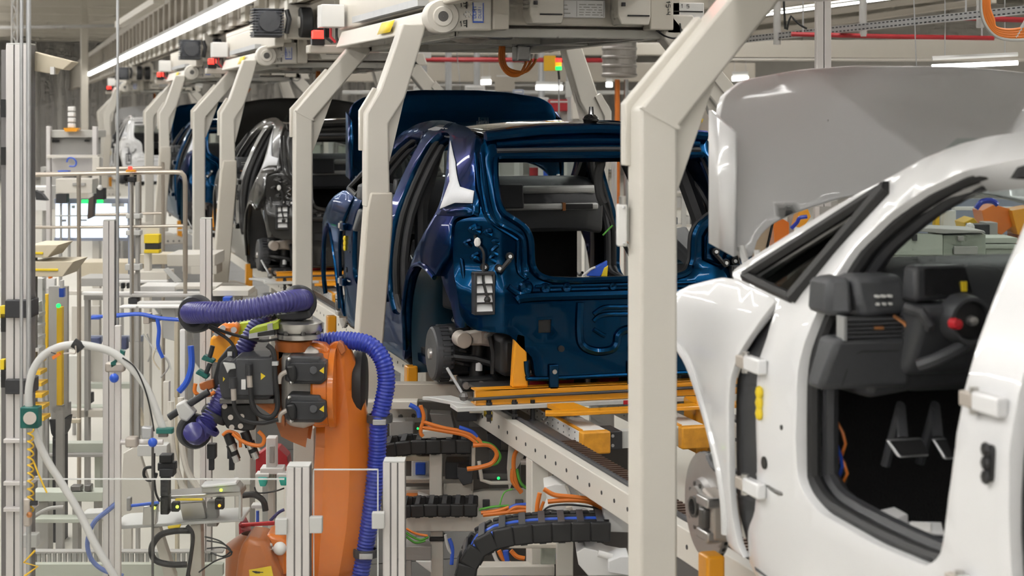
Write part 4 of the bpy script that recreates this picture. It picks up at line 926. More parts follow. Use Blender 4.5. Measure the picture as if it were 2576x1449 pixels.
# lower hose loop with rings and the tool
hose([(585, 945, RD + .02), (560, 1000, RD), (535, 1040, RD - .02), (515, 1075, RD - .05), (495, 1095, RD - .1), (485, 1085, RD - .16)], RD, 25, 'tool_hose', 'violethose', rb)
clampring(541, 1043, RD, (RGT * .5 + UP * .8).normalized(), .062, 'hose_clamp', rb, 'plastic')
clampring(522, 1072, RD - .05, (RGT * .6 + UP * .7).normalized(), .060, 'hose_clamp', rb, 'violethose', .02)
clampring(490, 1085, RD - .02, (FWD * .85 - RGT * .45).normalized(), .078, 'hose_clamp', rb, 'plastic', .05, True)
PT(MB(), [(425, 1050), (470, 1020), (525, 985)], RD - .05, 9, 12, 0).build('tool_bar', 'plastic', rb)
PP(MB(), [(440, 1020), (462, 1010), (490, 1040), (470, 1062), (452, 1055)], RD - .09, .08).build('bar_clamp', 'greyl', rb, bevel=.008)
PT(MB(), [(500, 985), (510, 870), (515, 860)], RD + .03, 0.1).build('tool_wire', 'black', rb)
PT(MB(), [(525, 822), (545, 835), (575, 855), (592, 880), (594, 905)], RD - .05, 4).build('tool_cable', 'rubber', rb)
PT(MB(), [(525, 818), (565, 835), (620, 850), (650, 856)], RD - .05, 4).build('tool_cable', 'rubber', rb)
PP(MB(), [(548, 905), (575, 870), (615, 885), (600, 912), (565, 965), (545, 985), (528, 975)], RD + .05, .08).build('tool_body', 'plastic', rb, bevel=.015)
PB(MB(), 572, 885, 583, 902, RD + .03, .01).build('tool_sticker', 'white', rb)
for pts in ([(505, 905), (535, 915), (540, 908), (512, 893)], [(490, 940), (520, 955), (525, 945), (498, 930)]): PP(MB(), pts, RD - .0, .06).build('green_fitting', 'teal', rb, bevel=.006)
for pts in ([(525, 905), (530, 890), (535, 870)], [(512, 950), (520, 935), (528, 915)]): PT(MB(), pts, RD + .02, 6).build('tool_post', 'plastic', rb)
PT(MB(), [(492, 965), (490, 985), (505, 995), (530, 992), (540, 985)], RD - .03, 5).build('tool_lead', 'cable', rb)
PP(MB(), [(500, 965), (535, 955), (540, 975), (520, 985), (503, 980)], RD + .02, .05).build('tool_cap', 'orange_d', rb, bevel=.006)
# screwdriver heads under the tool
for x, y in ((572, 1090), (615, 1085), (580, 1118), (628, 1110)):
    h = PT(MB(), [(x, y), (x + 14, y + 38)], RD - .02, 12, 12, 0).build('screw_head', 'black', rb)
    PT(MB(), [(x + 10, y + 28), (x + 17, y + 44)], RD - .03, 9, 10, 0).build('screw_tip', 'steel', h)
PT(MB(), [(585, 1090), (610, 1110), (640, 1120), (660, 1118), (664, 1100), (650, 1085)], RD - .06, 5).build('head_lead', 'cable', rb)
PT(MB(), [(560, 1095), (575, 1085), (600, 1095), (605, 1125)], RD - .05, 4).build('head_lead', 'cable', rb)
for x in (531, 582):
    PB(MB(), x - 11, 1118, x + 11, 1155, RD + .02, .05).build('nut_spindle', 'plastic', rb, bevel=.004); PB(MB(), x - 6, 1155, x + 6, 1183, RD + .03, .03).build('spindle_tip', 'plastic', rb)

# orange robot wrist behind the foreground robot
t = thing('robot_wrist', 'bright orange robot wrist behind the violet hose', 'robot', (0, 0, 0)); o_ = P(560, 880, 8.7); o_.z = 0; t.location = o_; ORG[t.name] = o_.copy()
PP(MB(), [(528, 850), (548, 838), (590, 832), (600, 845), (596, 880), (570, 915), (535, 912), (526, 890)], 8.7, .15).build('wrist', 'carrier', t, bevel=.02)
PP(MB(), [(526, 830), (560, 815), (600, 815), (598, 845), (545, 850)], 8.66, .1).build('wrist_joint', 'orange', t, bevel=.02)
for x, y in ((560, 826), (588, 830), (545, 838), (575, 842)): MB().cyl(P(x, y, 8.62), P(x, y, 8.68), .015, n=10).build('wrist_bolt', 'steel', t)
PP(MB(), [(600, 815), (625, 812), (615, 850), (600, 860)], 8.75, .1).build('wrist_cover', 'lime', t)
MB().tube(smoothpath([P(575, 890, 8.8), P(700, 960, 8.9), P(830, 1050, 9.0), P(845, 1200, 9.0), V((P(845, 1200, 9.0).x, P(845, 1200, 9.0).y, .02))], 4), .06, 12).build('lower_arm', 'orange_d', t)
# small orange robot at the bottom edge
t = thing('small_robot', 'squat orange robot at the bottom edge with a yellow label', 'robot', (0, 0, 0)); o_ = P(650, 1449, 7.9); o_.z = 0; t.location = o_; ORG[t.name] = o_.copy()
PP(MB(), [(585, 1500), (598, 1400), (610, 1362), (625, 1353), (668, 1358), (690, 1420), (705, 1449), (705, 1500)], 7.85, .25).build('shoulder', 'orange_d', t, bevel=.03, seg=3)
PP(MB(), [(662, 1350), (680, 1344), (705, 1350), (722, 1362), (722, 1449), (700, 1449), (690, 1400)], 7.95, .2).build('swing_arm', 'orange', t, bevel=.03, seg=3)
MB().ball(P(704, 1380, 7.9), .03, 14, (1, 1, 1)).build('round_cap', 'white', t)
PP(MB(), [(626, 1434), (682, 1424), (690, 1462), (630, 1470)], 7.845, .004).build('yellow_label', 'yellow', t)
tx = MB()
for k in range(5): PB(tx, 634 + 2 * k, 1437 + 2 * k - k, 646 + 8 * (k % 3), 1438.5 + 2 * k - k, 7.842, .003)
tx.build('label_print', 'black', t)
for x, y in ((680, 1372), (688, 1380)): MB().ball(P(x, y, 7.92), .012, 8).build('swing_bolt', 'steel', t)
MB().lathe((o_.x, o_.y + .2, 0), (0, 0, 1), [(.15, 0), (.15, .1), (.13, .15), (.12, .75), (.05, .8)], 24).build('base', 'orange_d', t)
M['shade_tan'] = mat('shade_paint', (.62, .55, .42), .5, var=.04)
# ---------------------------------------------------------------- left foreground: aluminium posts, panes, cable loop
def floorthing(name, label, cat, px, d, group=None):
    o = P(px, 1000, d); o.z = 0
    return thing(name, label, cat, o, group)
def profile_post(x0, x1, ytop, ybot, d, label, name='profile_post', cat='post', cap=True, group=None, dep=None):
    t = floorthing(name, label, cat, (x0 + x1) / 2, d, group)
    w_ = (x1 - x0); top = P(x0, ytop, d).z; bot = 0 if ybot is None else P(x0, ybot, d).z
    t.location.z = bot; ORG[t.name].z = bot
    D = dep or w_ * d / F
    def col(a, b, off, th, nm, m):
        p = P(a, 500, d); q = P(b, 500, d); wd = (q - p).dot(RGT); c = (p + q) / 2 + FWD * (off + th / 2); c.z = (top + bot) / 2
        return MB().box(c, (wd, th, top - bot), CAX).build(nm, m, t, bevel=.002)
    col(x0, x1, .006, D - .006, 'core', 'alu_d')
    n = 2 if w_ < 40 else 3
    for k in range(n):
        a = x0 + w_ * k / n; b = x0 + w_ * (k + 1) / n; g = w_ * .03
        col(a + (0 if k == 0 else g), b - (0 if k == n - 1 else g), 0, D * .4, 'profile_face', 'alu')
    p = P(x0, 500, d); c = p + FWD * (D / 2); c.z = (top + bot) / 2
    MB().box(c - RGT * .001, (.004, D * .9, top - bot), CAX).build('profile_side', 'alu', t)
    if cap:
        c = P((x0 + x1) / 2, 500, d) + FWD * D / 2; c.z = top + .003
        MB().box(c, (w_ * d / F, D, .006), CAX).build('end_cap', 'greyl', t, bevel=.001)
    return t
big = profile_post(16, 74, 112, None, 7.2, 'tall wide aluminium profile post at the left picture edge')
for y0, y1 in ((755, 800), (955, 992)): PB(MB(), 12, y0, 78, y1, 7.17, .12).build('post_clamp', 'plastic', big, bevel=.004)
for y in (1105, 1212, 1278): PB(MB(), 8, y, 78, y + 10, 7.17, .12).build('post_joint', 'alu', big, bevel=.002)
PB(MB(), 3, 125, 16, 1449, 7.25, .05).build('side_rail', 'alu_d', big)
for y in (250, 370, 790, 930): PB(MB(), 2, y, 14, y + 45, 7.2, .04).build('rail_clip', 'black', big)
PB(MB(), 0, 770, 12, 800, 7.2, .04).build('rail_tag', 'yellow', big); PB(MB(), 0, 905, 10, 930, 7.2, .04).build('rail_tag', 'yellow', big)
for y in (1370, 1410): PB(MB(), 56, y - 25, 92, y + 8, 7.15, .05).build('pane_holder', 'greyl', big, bevel=.003) if y == 1370 else None
for i, (x, r) in enumerate(((54, 4.5), (72, 6))):
    a = P(x, 500, 7.05); b = a.copy(); a.z = 4.6; b.z = 0
    MB().tube([b, a], r * 7.05 / F, 12).one('conduit', 'zinc', ('thin' if i == 0 else 'thick') + ' bright metal conduit rising beside the left edge post', 'conduit', 'conduits at the left edge')
profile_post(260, 287, 556, None, 7.6, 'slim aluminium post left of the orange robot, in front of the screens', dep=.045)
profile_post(504, 531, 551, None, 8.9, 'slim aluminium post whose top stands under the far hangers', dep=.045)
fp1 = profile_post(722, 778, 1176, None, 7.0, 'short wide aluminium post left of the orange arm at the bottom', dep=.09)
fp2 = profile_post(965, 1018, 1164, None, 7.05, 'short wide aluminium post right of the blue hose at the bottom', dep=.09)
for par, x0, x1, y in ((fp1, 692, 722, 1306), (fp1, 778, 810, 1302), (fp2, 935, 967, 1291)):
    PB(MB(), x0, y, x1, y + 40, 6.98, .04).build('pane_holder', 'greyl', par, bevel=.003)
def pane(x0, y0, x1, y1, d, label, edges=True):
    bot = P(x0, 1449, d); t = thing('clear_panel', label, 'panel', (P((x0 + x1) / 2, 1449, d).x, P((x0 + x1) / 2, 1449, d).y, P(x0, y1, d).z))
    PB(MB(), x0, y0, x1, y1, d, .006).build('pane', 'glass', t)
    PB(MB(), x0, y0, x1, y0 + 3, d - .001, .008).build('pane_edge', 'pane_edge', t)
    if edges:
        PB(MB(), x1 - 3, y0, x1, y1, d - .001, .008).build('pane_edge', 'pane_edge', t)
        PB(MB(), x0, y0, x0 + 2, y1, d - .001, .008).build('pane_edge', 'pane_edge', t)
    return t
M['pane_edge'] = mat('pane_edge', (.75, .76, .74), .2, var=.0)
pane(788, 1180, 952, 1560, 7.02, 'clear panel with bright edges in front of the orange arm')
pane(70, 1204, 715, 1560, 7.02, 'wide clear panel with a thin top edge left of the orange arm', False)
# grey cable loop with its fittings
t = floorthing('cable_loop', 'thick pale grey cable arching from the left post over to the green coupling', 'cable', 200, 7.0)
PT(MB(), [(330, 1520), (288, 1449), (240, 1370), (200, 1290), (158, 1220), (120, 1160), (92, 1100), (76, 1045), (72, 985), (84, 930), (112, 892), (150, 873), (195, 867), (240, 873), (285, 888), (330, 925), (365, 970), (392, 1030), (412, 1085)], 7.0, 10, 12, 6).build('cable', 'greyl', t)
PT(MB(), [(185, 862), (195, 868), (205, 880)], 6.99, 13, 12, 0).build('black_sleeve', 'rubber', t)
PP(MB(), [(130, 897), (148, 887), (152, 893), (133, 905)], 6.95, .02).build('orange_clip', 'cable', t)
PT(MB(), [(128, 886), (140, 890)], 6.97, 1.5, 6, 0).build('cable_strap', 'black', t); PT(MB(), [(160, 890), (175, 888), (190, 888), (190, 870)], 6.96, 2, 6).build('wire_hook', 'castal', t)
PT(MB(), [(308, 900), (340, 925), (365, 980), (380, 1040), (388, 1085)], 6.98, 2, 6).build('thin_lead', 'black', t)
PB(MB(), 50, 1025, 96, 1078, 6.97, .06).build('green_block', 'teal', t, bevel=.004)
MB().cyl(P(75, 1052, 6.96), P(75, 1052, 6.94), .025, n=18).build('block_gland', 'castal', t)
PB(MB(), 392, 1078, 434, 1092, 6.97, .04).build('coupling', 'teal', t, bevel=.004); PB(MB(), 398, 1090, 420, 1100, 6.98, .03).build('coupling_base', 'steel_d', t)
# instrument stands with blue knobs
for x, y, lab, pts in ((287, 951, 'slim stand with a blue ball knob beside the arching cable', [(300, 820), (292, 1090), (298, 1285)]), (384, 1113, 'short arm with a blue ball knob under the green coupling', [(300, 1112), (345, 1112), (410, 1112)])):
    t = floorthing('knob_stand', lab, 'stand', x, 7.3)
    if len(pts) == 3 and x < 300:
        a = P(297, 818, 7.3); b = a.copy(); b.z = .0; MB().box((a + b) / 2, (.024, .024, a.z), CAX).build('stand_post', 'alu', t, bevel=.003)
        PP(MB(), [(302, 880), (312, 885), (308, 905), (302, 905)], 7.25, .03).build('green_hook', 'teal', t)
        PP(MB(), [(278, 912), (290, 905), (292, 918), (280, 925)], 7.25, .03).build('green_hook', 'teal', t)
    else:
        PT(MB(), pts, 7.3, 7, 10, 0).build('stand_arm', 'alu', t); PB(MB(), 355, 1075, 382, 1105, 7.25, .04).build('arm_head', 'zinc', t, bevel=.005)
        a = P(384, 1112, 7.3); b = a.copy(); b.z = 0; MB().tube([a, b], .006, 6).build('arm_rod', 'steel_d', t)
    PB(MB(), x - 24, y - 38, x + 24, y - 14, 7.25, .05).build('clamp', 'castal', t, bevel=.008) if x < 300 else PB(MB(), x - 70, y - 12, x - 40, y + 14, 7.25, .05).build('clamp', 'castal', t, bevel=.008)
    MB().ball(P(x, y, 7.2), .019, 16).build('ball_knob', 'bluepl', t)
# coiled yellow air line at the left post
t = floorthing('coil_line', 'yellow coiled air line hanging beside the left edge post', 'air line', 75, 6.95)
pts = []
for k in range(120):
    a = k * .55; yy = 1080 + k * 1.75; r = 7
    pts.append(P(77 + r * math.cos(a), yy + 4 * math.sin(a), 6.95) + FWD * .012 * math.sin(a))
MB().tube(pts, .0035, 6).build('coil', 'yellowp', t)
PT(MB(), [(84, 1160), (100, 1200), (118, 1240)], 6.95, 2.2).build('tail', 'yellowp', t)
PT(MB(), [(88, 1385), (60, 1415), (95, 1425), (62, 1449)], 6.95, 3, 6, 0).build('tail', 'yellowp', t)
fit = floorthing('valve_block', 'small metal valve block on the left edge post above the pane holder', 'valve', 70, 6.95); fz = P(70, 1330, 6.95).z; fit.location.z = fz; ORG[fit.name].z = fz
PB(MB(), 58, 1255, 75, 1325, 6.93, .04).build('valve_body', 'castal', fit, bevel=.006); PB(MB(), 75, 1262, 92, 1272, 6.93, .02).build('valve_stem', 'plastic', fit); MB().ball(P(74, 1295, 6.92), .012, 10).build('valve_nut', 'copper', fit)
# camera-like lamp arm at the upper left post
t = thing('post_lamp', 'cream angled lamp shade on the top of the left edge post', 'lamp shade', P(90, 180, 7.3))
PP(MB(), [(48, 132), (75, 128), (182, 155), (158, 176), (136, 170), (128, 186), (48, 172)], 7.28, .12).build('shade', 'shade_tan', t, bevel=.004)
PB(MB(), 45, 135, 55, 172, 7.3, .12).build('shade_end', 'cream_d', t); PB(MB(), 126, 168, 136, 187, 7.27, .02).build('shade_clip', 'white', t)


a = P(296, 300, 12.2); MB().tube([V((a.x, a.y, 0)), V((a.x, a.y, CZ))], .010, 10).one('drop_rod', 'zinc', 'thin metal rod dropping from the ceiling before the far hangers', 'rod')
M['shade_dark'] = mat('painted_shade', (.13, .12, .11), .6, var=.3, scale=3)  # dark colour standing in for the shade under the line
# ---------------------------------------------------------------- assembly carriers and conveyor below the bodies
def yline(mb, X0, X1, z0, z1, Y0, Y1): return mb.bb(X0, X1, Y0, Y1, z0, z1)
def make_carrier():
    t = thing('lift_carrier', '', 'carrier')
    L = lambda px, py, y: BL(px, py, y)
    ya = -.60
    x0, zt = L(1197, 982, ya); x1 = .66; zb = zt - .075
    bm = MB(); bm.bb(x0, x1, ya, ya + .03, zb, zt); bm.bb(x0, x1, ya, ya + .10, zt - .008, zt); bm.bb(x0, x1, ya - .0, ya + .10, zb, zb + .008)
    b = bm.build('cross_beam', 'carrier', t, bevel=.003)
    MB().bb(x0 - .10, x1, ya - .03, ya + .12, zb - .022, zb).build('beam_strip', 'greyl', t, bevel=.003)
    MB().bb(.02, .08, ya - .032, ya - .028, zb - .022, zb - .002).build('red_mark', 'red', t)
    MB().tube([(x0 - .02, ya - .02, zt - .040), (x0 + .3, ya - .02, zt - .035), (x1, ya - .02, zt - .03)], .008, 8).build('tie_rod', 'plastic2', t)
    cl = MB().bb(.13, .21, ya - .05, ya, zb + .005, zt - .005).build('rod_clamp', 'plastic', t, bevel=.006)
    for k in (.15, .19): MB().cyl((k, ya - .05, zb + .02), (k, ya - .06, zb + .02), .010, n=8).build('clamp_bolt', 'zinc', cl)
    MB().prism([(x0 - .20, ya + .30, zb - .012), (x0 - .17, ya + .28, zb - .012), (x0 + .02, ya - .02, zb - .02), (x0 + .02, ya + .10, zb - .02), (x0 - .05, ya + .3, zb - .012)], (0, 0, .02)).build('side_plate', 'greyl', t, bevel=.003)
    MB().tube([(x0 - .06, ya + .02, zt - .02), (x0 - .12, ya + .10, zt + .10)], .008, 8).build('stay_rod', 'zinc', t); MB().ball((x0 - .055, ya + .02, zt - .03), .025, 8).build('rod_joint', 'steel_d', t)
    for px in (1313, 1775):
        xx = L(px, 920, ya)[0] if px < 1500 else .50
        po = MB().prism([(xx - .045, ya + .02, zt), (xx + .04, ya + .02, zt), (xx + .028, ya + .02, zt + .26), (xx - .02, ya + .02, zt + .275), (xx - .03, ya + .02, zt + .25)], (0, .05, 0)).build('support_post', 'carrier', t, bevel=.01)
    # motors standing on the beam
    for k, x in enumerate((-.36, -.22, .02, .14, .36)):
        m = 'red' if k in (0, 1, 2) else 'steel_d'
        c = MB().lathe((x, ya + .22, zt - .02), (0, 0, 1), [(.055, 0), (.06, .01), (.06, .05), (.05, .055)], 18).build('pump', 'redpaint' if m == 'red' else 'plastic', t)
        MB().lathe((x, ya + .22, zt + .035), (0, 0, 1), [(.062, 0), (.062, .02), (.03, .025), (.02, .06), (.001, .06)], 18).build('pump_head', 'plastic', c)
        for j in range(4): MB().cyl((x - .04 + .026 * j, ya + .165, zt + .05), (x - .04 + .026 * j, ya + .165, zt + .062), .006, n=6).build('pump_bolt', 'zinc', c)
    for x in (-.44, -.12, .30): MB().tube([(x, ya + .12, zt - .02), (x + .01, ya + .12, zt + .12)], .016, 8).build('guide_pin', 'steel_d', t)
    MB().bb(x0 + .05, x1, ya + .15, ya + .60, zt - .03, zt - .015).build('deck', 'steel_d', t)
    MB().bb(-.62, .62, ya + .6, 1.6, zb - .01, zb + .03).build('deck', 'carrier', t)
    # lower fork plate and longitudinal boxes
    yf = -.85
    xa, za = L(1372, 1048, yf); MB().prism([(xa, yf, za), (xa + .06, yf - .02, za + .0), (.66, yf - .02, za + .0), (.66, yf + .09, za), (xa + .02, yf + .07, za)], (0, 0, .018)).build('fork_plate', 'carrier', t, bevel=.003)
    MB().hexa([(xa + .10, yf + .05, za + .0), (xa + .24, yf + .05, za), (xa + .10, yf + .9, za + .02), (xa - .02, yf + .9, za + .02), (xa + .10, yf + .05, za + .02), (xa + .24, yf + .05, za + .02), (xa + .10, yf + .9, za + .04), (xa - .02, yf + .9, za + .04)]).build('fork_arm', 'carrier', t)
    ye = -1.05
    xa, zt2 = L(1466, 1090, ye); xb, zb2 = L(1536, 1140, ye)
    for i, (p, q) in enumerate(((xa, xb), (xa + .50, xb + .50))):
        bx = MB().bb(p, q, ye + .05, 1.4, zb2, zt2).build('long_box', 'white', t, bevel=.003)
        MB().bb(p - .002, q + .002, ye, ye + .06, zb2 - .003, zt2 + .003).build('box_end', 'worn_orange', bx, bevel=.008)
        MB().bb(p, p + .02, ye + .06, 1.2, zt2, zt2 + .006).build('box_edge', 'carrier', bx)
        for r in range(14):
            for c in range(3): MB().cyl((p - .0015, ye + .12 + .09 * r, zb2 + .025 + .03 * c), (p + .004, ye + .12 + .09 * r, zb2 + .025 + .03 * c), .0045, n=6).build('box_hole', 'plastic', bx)
    MB().bb(xb, xb + .07, ye + .03, ye + .2, zb2 + .01, zt2 - .005).build('link_plate', 'plastic', t, bevel=.004)
    for z in (zb2 + .03, zt2 - .025): MB().cyl((xb + .02, ye + .025, z), (xb + .02, ye + .03, z), .008, n=8).build('link_bolt', 'zinc', t)
    MB().bb(xb + .07, xb + .5, ye + .05, ye + .12, zb2 + .01, zt2 - .01).build('link_bar', 'greyl', t)
    q0 = L(1752, 1010, -.8); q1 = L(1802, 1140, -.8); MB().bb(q0[0], q1[0], -.80, -.62, q1[1], q0[1]).build('side_tower', 'carrier', t, bevel=.01); MB().bb(.40, .52, -.8, -.7, -.10, .12).build('side_panel', 'greyl', t)
    # studs hanging below the beam
    for px, y1 in ((1294, 1058), (1340, 1102), (1020 + 210, 1060)):
        x, z = L(px, 1016, ya); z2 = L(px, y1, ya)[1]
        s = MB().tube([(x, ya, z + .02), (x, ya, z2)], .012, 8).build('stud', 'black', t)
        for k in range(3): MB().cyl((x, ya, z2 + .02 + .03 * k), (x, ya, z2 + .033 + .03 * k), .017, n=6).build('stud_nut', 'plastic', s)
    return t
M['worn_orange'] = mat('worn_orange_paint', (.80, .34, .03), .4, var=.35, scale=26)
car_ = make_carrier(); CG = 'orange lift carriers under the bodies'
for i, (dy, lab) in enumerate(((0, 'orange lift carrier under the dark blue body'), (6.70, 'orange lift carrier under the black body'), (13.4, 'orange lift carrier under the far blue body'), (-6.47, 'orange lift carrier under the near white body'))):
    c = car_ if i == 0 else copy_tree(car_)
    c.location = (XC, YB + dy, ZG); tag(c, lab, 'carrier', CG)
# conveyor rails
def conveyor(X, zt, Y0, Y1, label):
    t = thing('conveyor_rail', label, 'conveyor', (X, Y0, 0))
    MB().bb(X, X + .05, Y0, Y1, zt - .12, zt).build('side_channel', 'cream', t, bevel=.004)
    MB().bb(X + .05, X + .16, Y0, Y1, zt - .03, zt - .01).build('chain_bed', 'steel_d', t)
    MB().bb(X + .05, X + .065, Y0, Y1, zt - .02, zt + .012).build('chain_guide', 'plastic2', t)
    y = Y0
    while y < min(Y1, Y0 + 3.2):
        MB().bb(X + .075, X + .15, y, y + .022, zt - .012, zt + .004).build('chain_link', 'chain_brown', t); y += .042
    y = Y0 + .3
    while y < min(Y1, Y0 + 6): MB().cyl((X - .002, y, zt - .06), (X + .003, y, zt - .06), .009, n=8).build('channel_hole', 'plastic', t); y += .16
    for y in (Y0 + .6, Y0 + 3.4, Y0 + 6.4): 
        if y < Y1: MB().bb(X, X + .08, y, y + .10, 0, zt - .12).build('conveyor_leg', 'cream', t, bevel=.004)
    return t
M['chain_brown'] = mat('chain_brown', (.16, .10, .07), .4, metal=.6, var=.2)
cv = conveyor(2.35, CAMZ - 1.50, 4.6, 9.1, 'cream conveyor rail with a chain running under the blue body')
MB().add([onX(1217, 1024, 2.346), onX(1237, 1036, 2.346), onX(1237, 1058, 2.346), onX(1217, 1046, 2.346)], [(0, 1, 2, 3)]).build('rail_label', 'yellow', cv, sol=.002)
conveyor(2.35, CAMZ - 1.50, 10.2, 26, 'cream conveyor rail under the far bodies')
conveyor(3.35, CAMZ - 1.50, 4.6, 9.1, 'cream conveyor rail on the far side under the blue body')

# ---------------------------------------------------------------- cable chains
def chain(pts, d, hpx, wid, name, label, nlink=None, hoses=True, m='black'):
    """energy chain: links along a pixel path at depth d; wid = extent along the line"""
    t = floorthing(name, label, 'cable chain', pts[0][0], d, 'cable chains')
    q = smoothpath([P(p[0], p[1], d) for p in pts], 8); L = [0]
    for a, b in zip(q, q[1:]): L.append(L[-1] + (b - a).length)
    h = hpx * d / F; pitch = h * .92; n = nlink or int(L[-1] / pitch); j = 0; cen = []
    for i in range(n + 1):
        s_ = L[-1] * i / n
        while j < len(L) - 2 and L[j + 1] < s_: j += 1
        cen.append(q[j].lerp(q[j + 1], (s_ - L[j]) / max(1e-9, L[j + 1] - L[j])))
    for i in range(n):
        a, b = cen[i], cen[i + 1]; u = (b - a).normalized(); v = FWD.cross(u).normalized()
        if v.z < 0: v = -v
        c = (a + b) / 2
        for off, nm in ((0, 'chain_link'), (wid, 'chain_link')):
            MB().box(c + FWD * off, ((b - a).length * 1.06, .02, h), (u, FWD, v)).build(nm, m, t, bevel=.008)
        MB().box(c + FWD * wid / 2 + v * h * .5, ((b - a).length * .35, wid, .008), (u, FWD, v)).build('crossbar', 'plastic2', t)
        MB().box(c + FWD * wid / 2 - v * h * .5, ((b - a).length * .35, wid, .008), (u, FWD, v)).build('crossbar', m, t)
    if hoses:
        for k in range(4):
            MB().tube([p + FWD * (.04 + (wid - .06) * k / 3) + V((0, 0, h * .22)) for p in cen], h * .16, 8).build('hose', ('bluepl', 'black', 'bluepl', 'black')[k], t)
    return t
chain([(1165, 1470), (1172, 1440), (1190, 1395), (1225, 1365), (1280, 1350), (1350, 1342), (1450, 1338), (1535, 1338)], 7.5, 50, .22, 'cable_chain', 'large black cable chain curling down with blue hoses near the bottom')
chain([(960, 1138), (1010, 1128), (1060, 1125), (1120, 1124), (1185, 1124)], 9.0, 36, .2, 'cable_chain', 'black cable chain beside the ribbed blue hose', hoses=False)
chain([(1000, 1288), (1060, 1285), (1120, 1284), (1200, 1284)], 8.8, 32, .2, 'cable_chain', 'black cable chain lying on the cream beam', hoses=False)

# ---------------------------------------------------------------- machinery under the line
def machine(name, label, cat, px, d, parts, group=None):
    """parts: (kind, args, part name, material)"""
    t = floorthing(name, label, cat, px, d, group)
    for p in parts:
        k, a, nm, m = p[:4]; mb = MB()
        if k == 'b': PB(mb, *a)
        elif k == 'p': PP(mb, *a)
        elif k == 't': PT(mb, *a)
        elif k == 'leg':
            x0, x1, ytop, d_, th = a; A = P(x0, ytop, d_); B = P(x1, ytop, d_); c = (A + B) / 2 + FWD * th / 2; c.z = A.z / 2
            mb.box(c, ((B - A).dot(RGT), th, A.z), CAX)
        elif k == 'c': mb.cyl(P(a[0], a[1], a[2]), P(a[3], a[4], a[5]), a[6] * a[2] / F, n=16)
        elif k == 's': mb.ball(P(a[0], a[1], a[2]), a[3] * a[2] / F, 10)
        mb.build(nm, m, t, bevel=(.004 if k in 'bp' else 0))
    return t
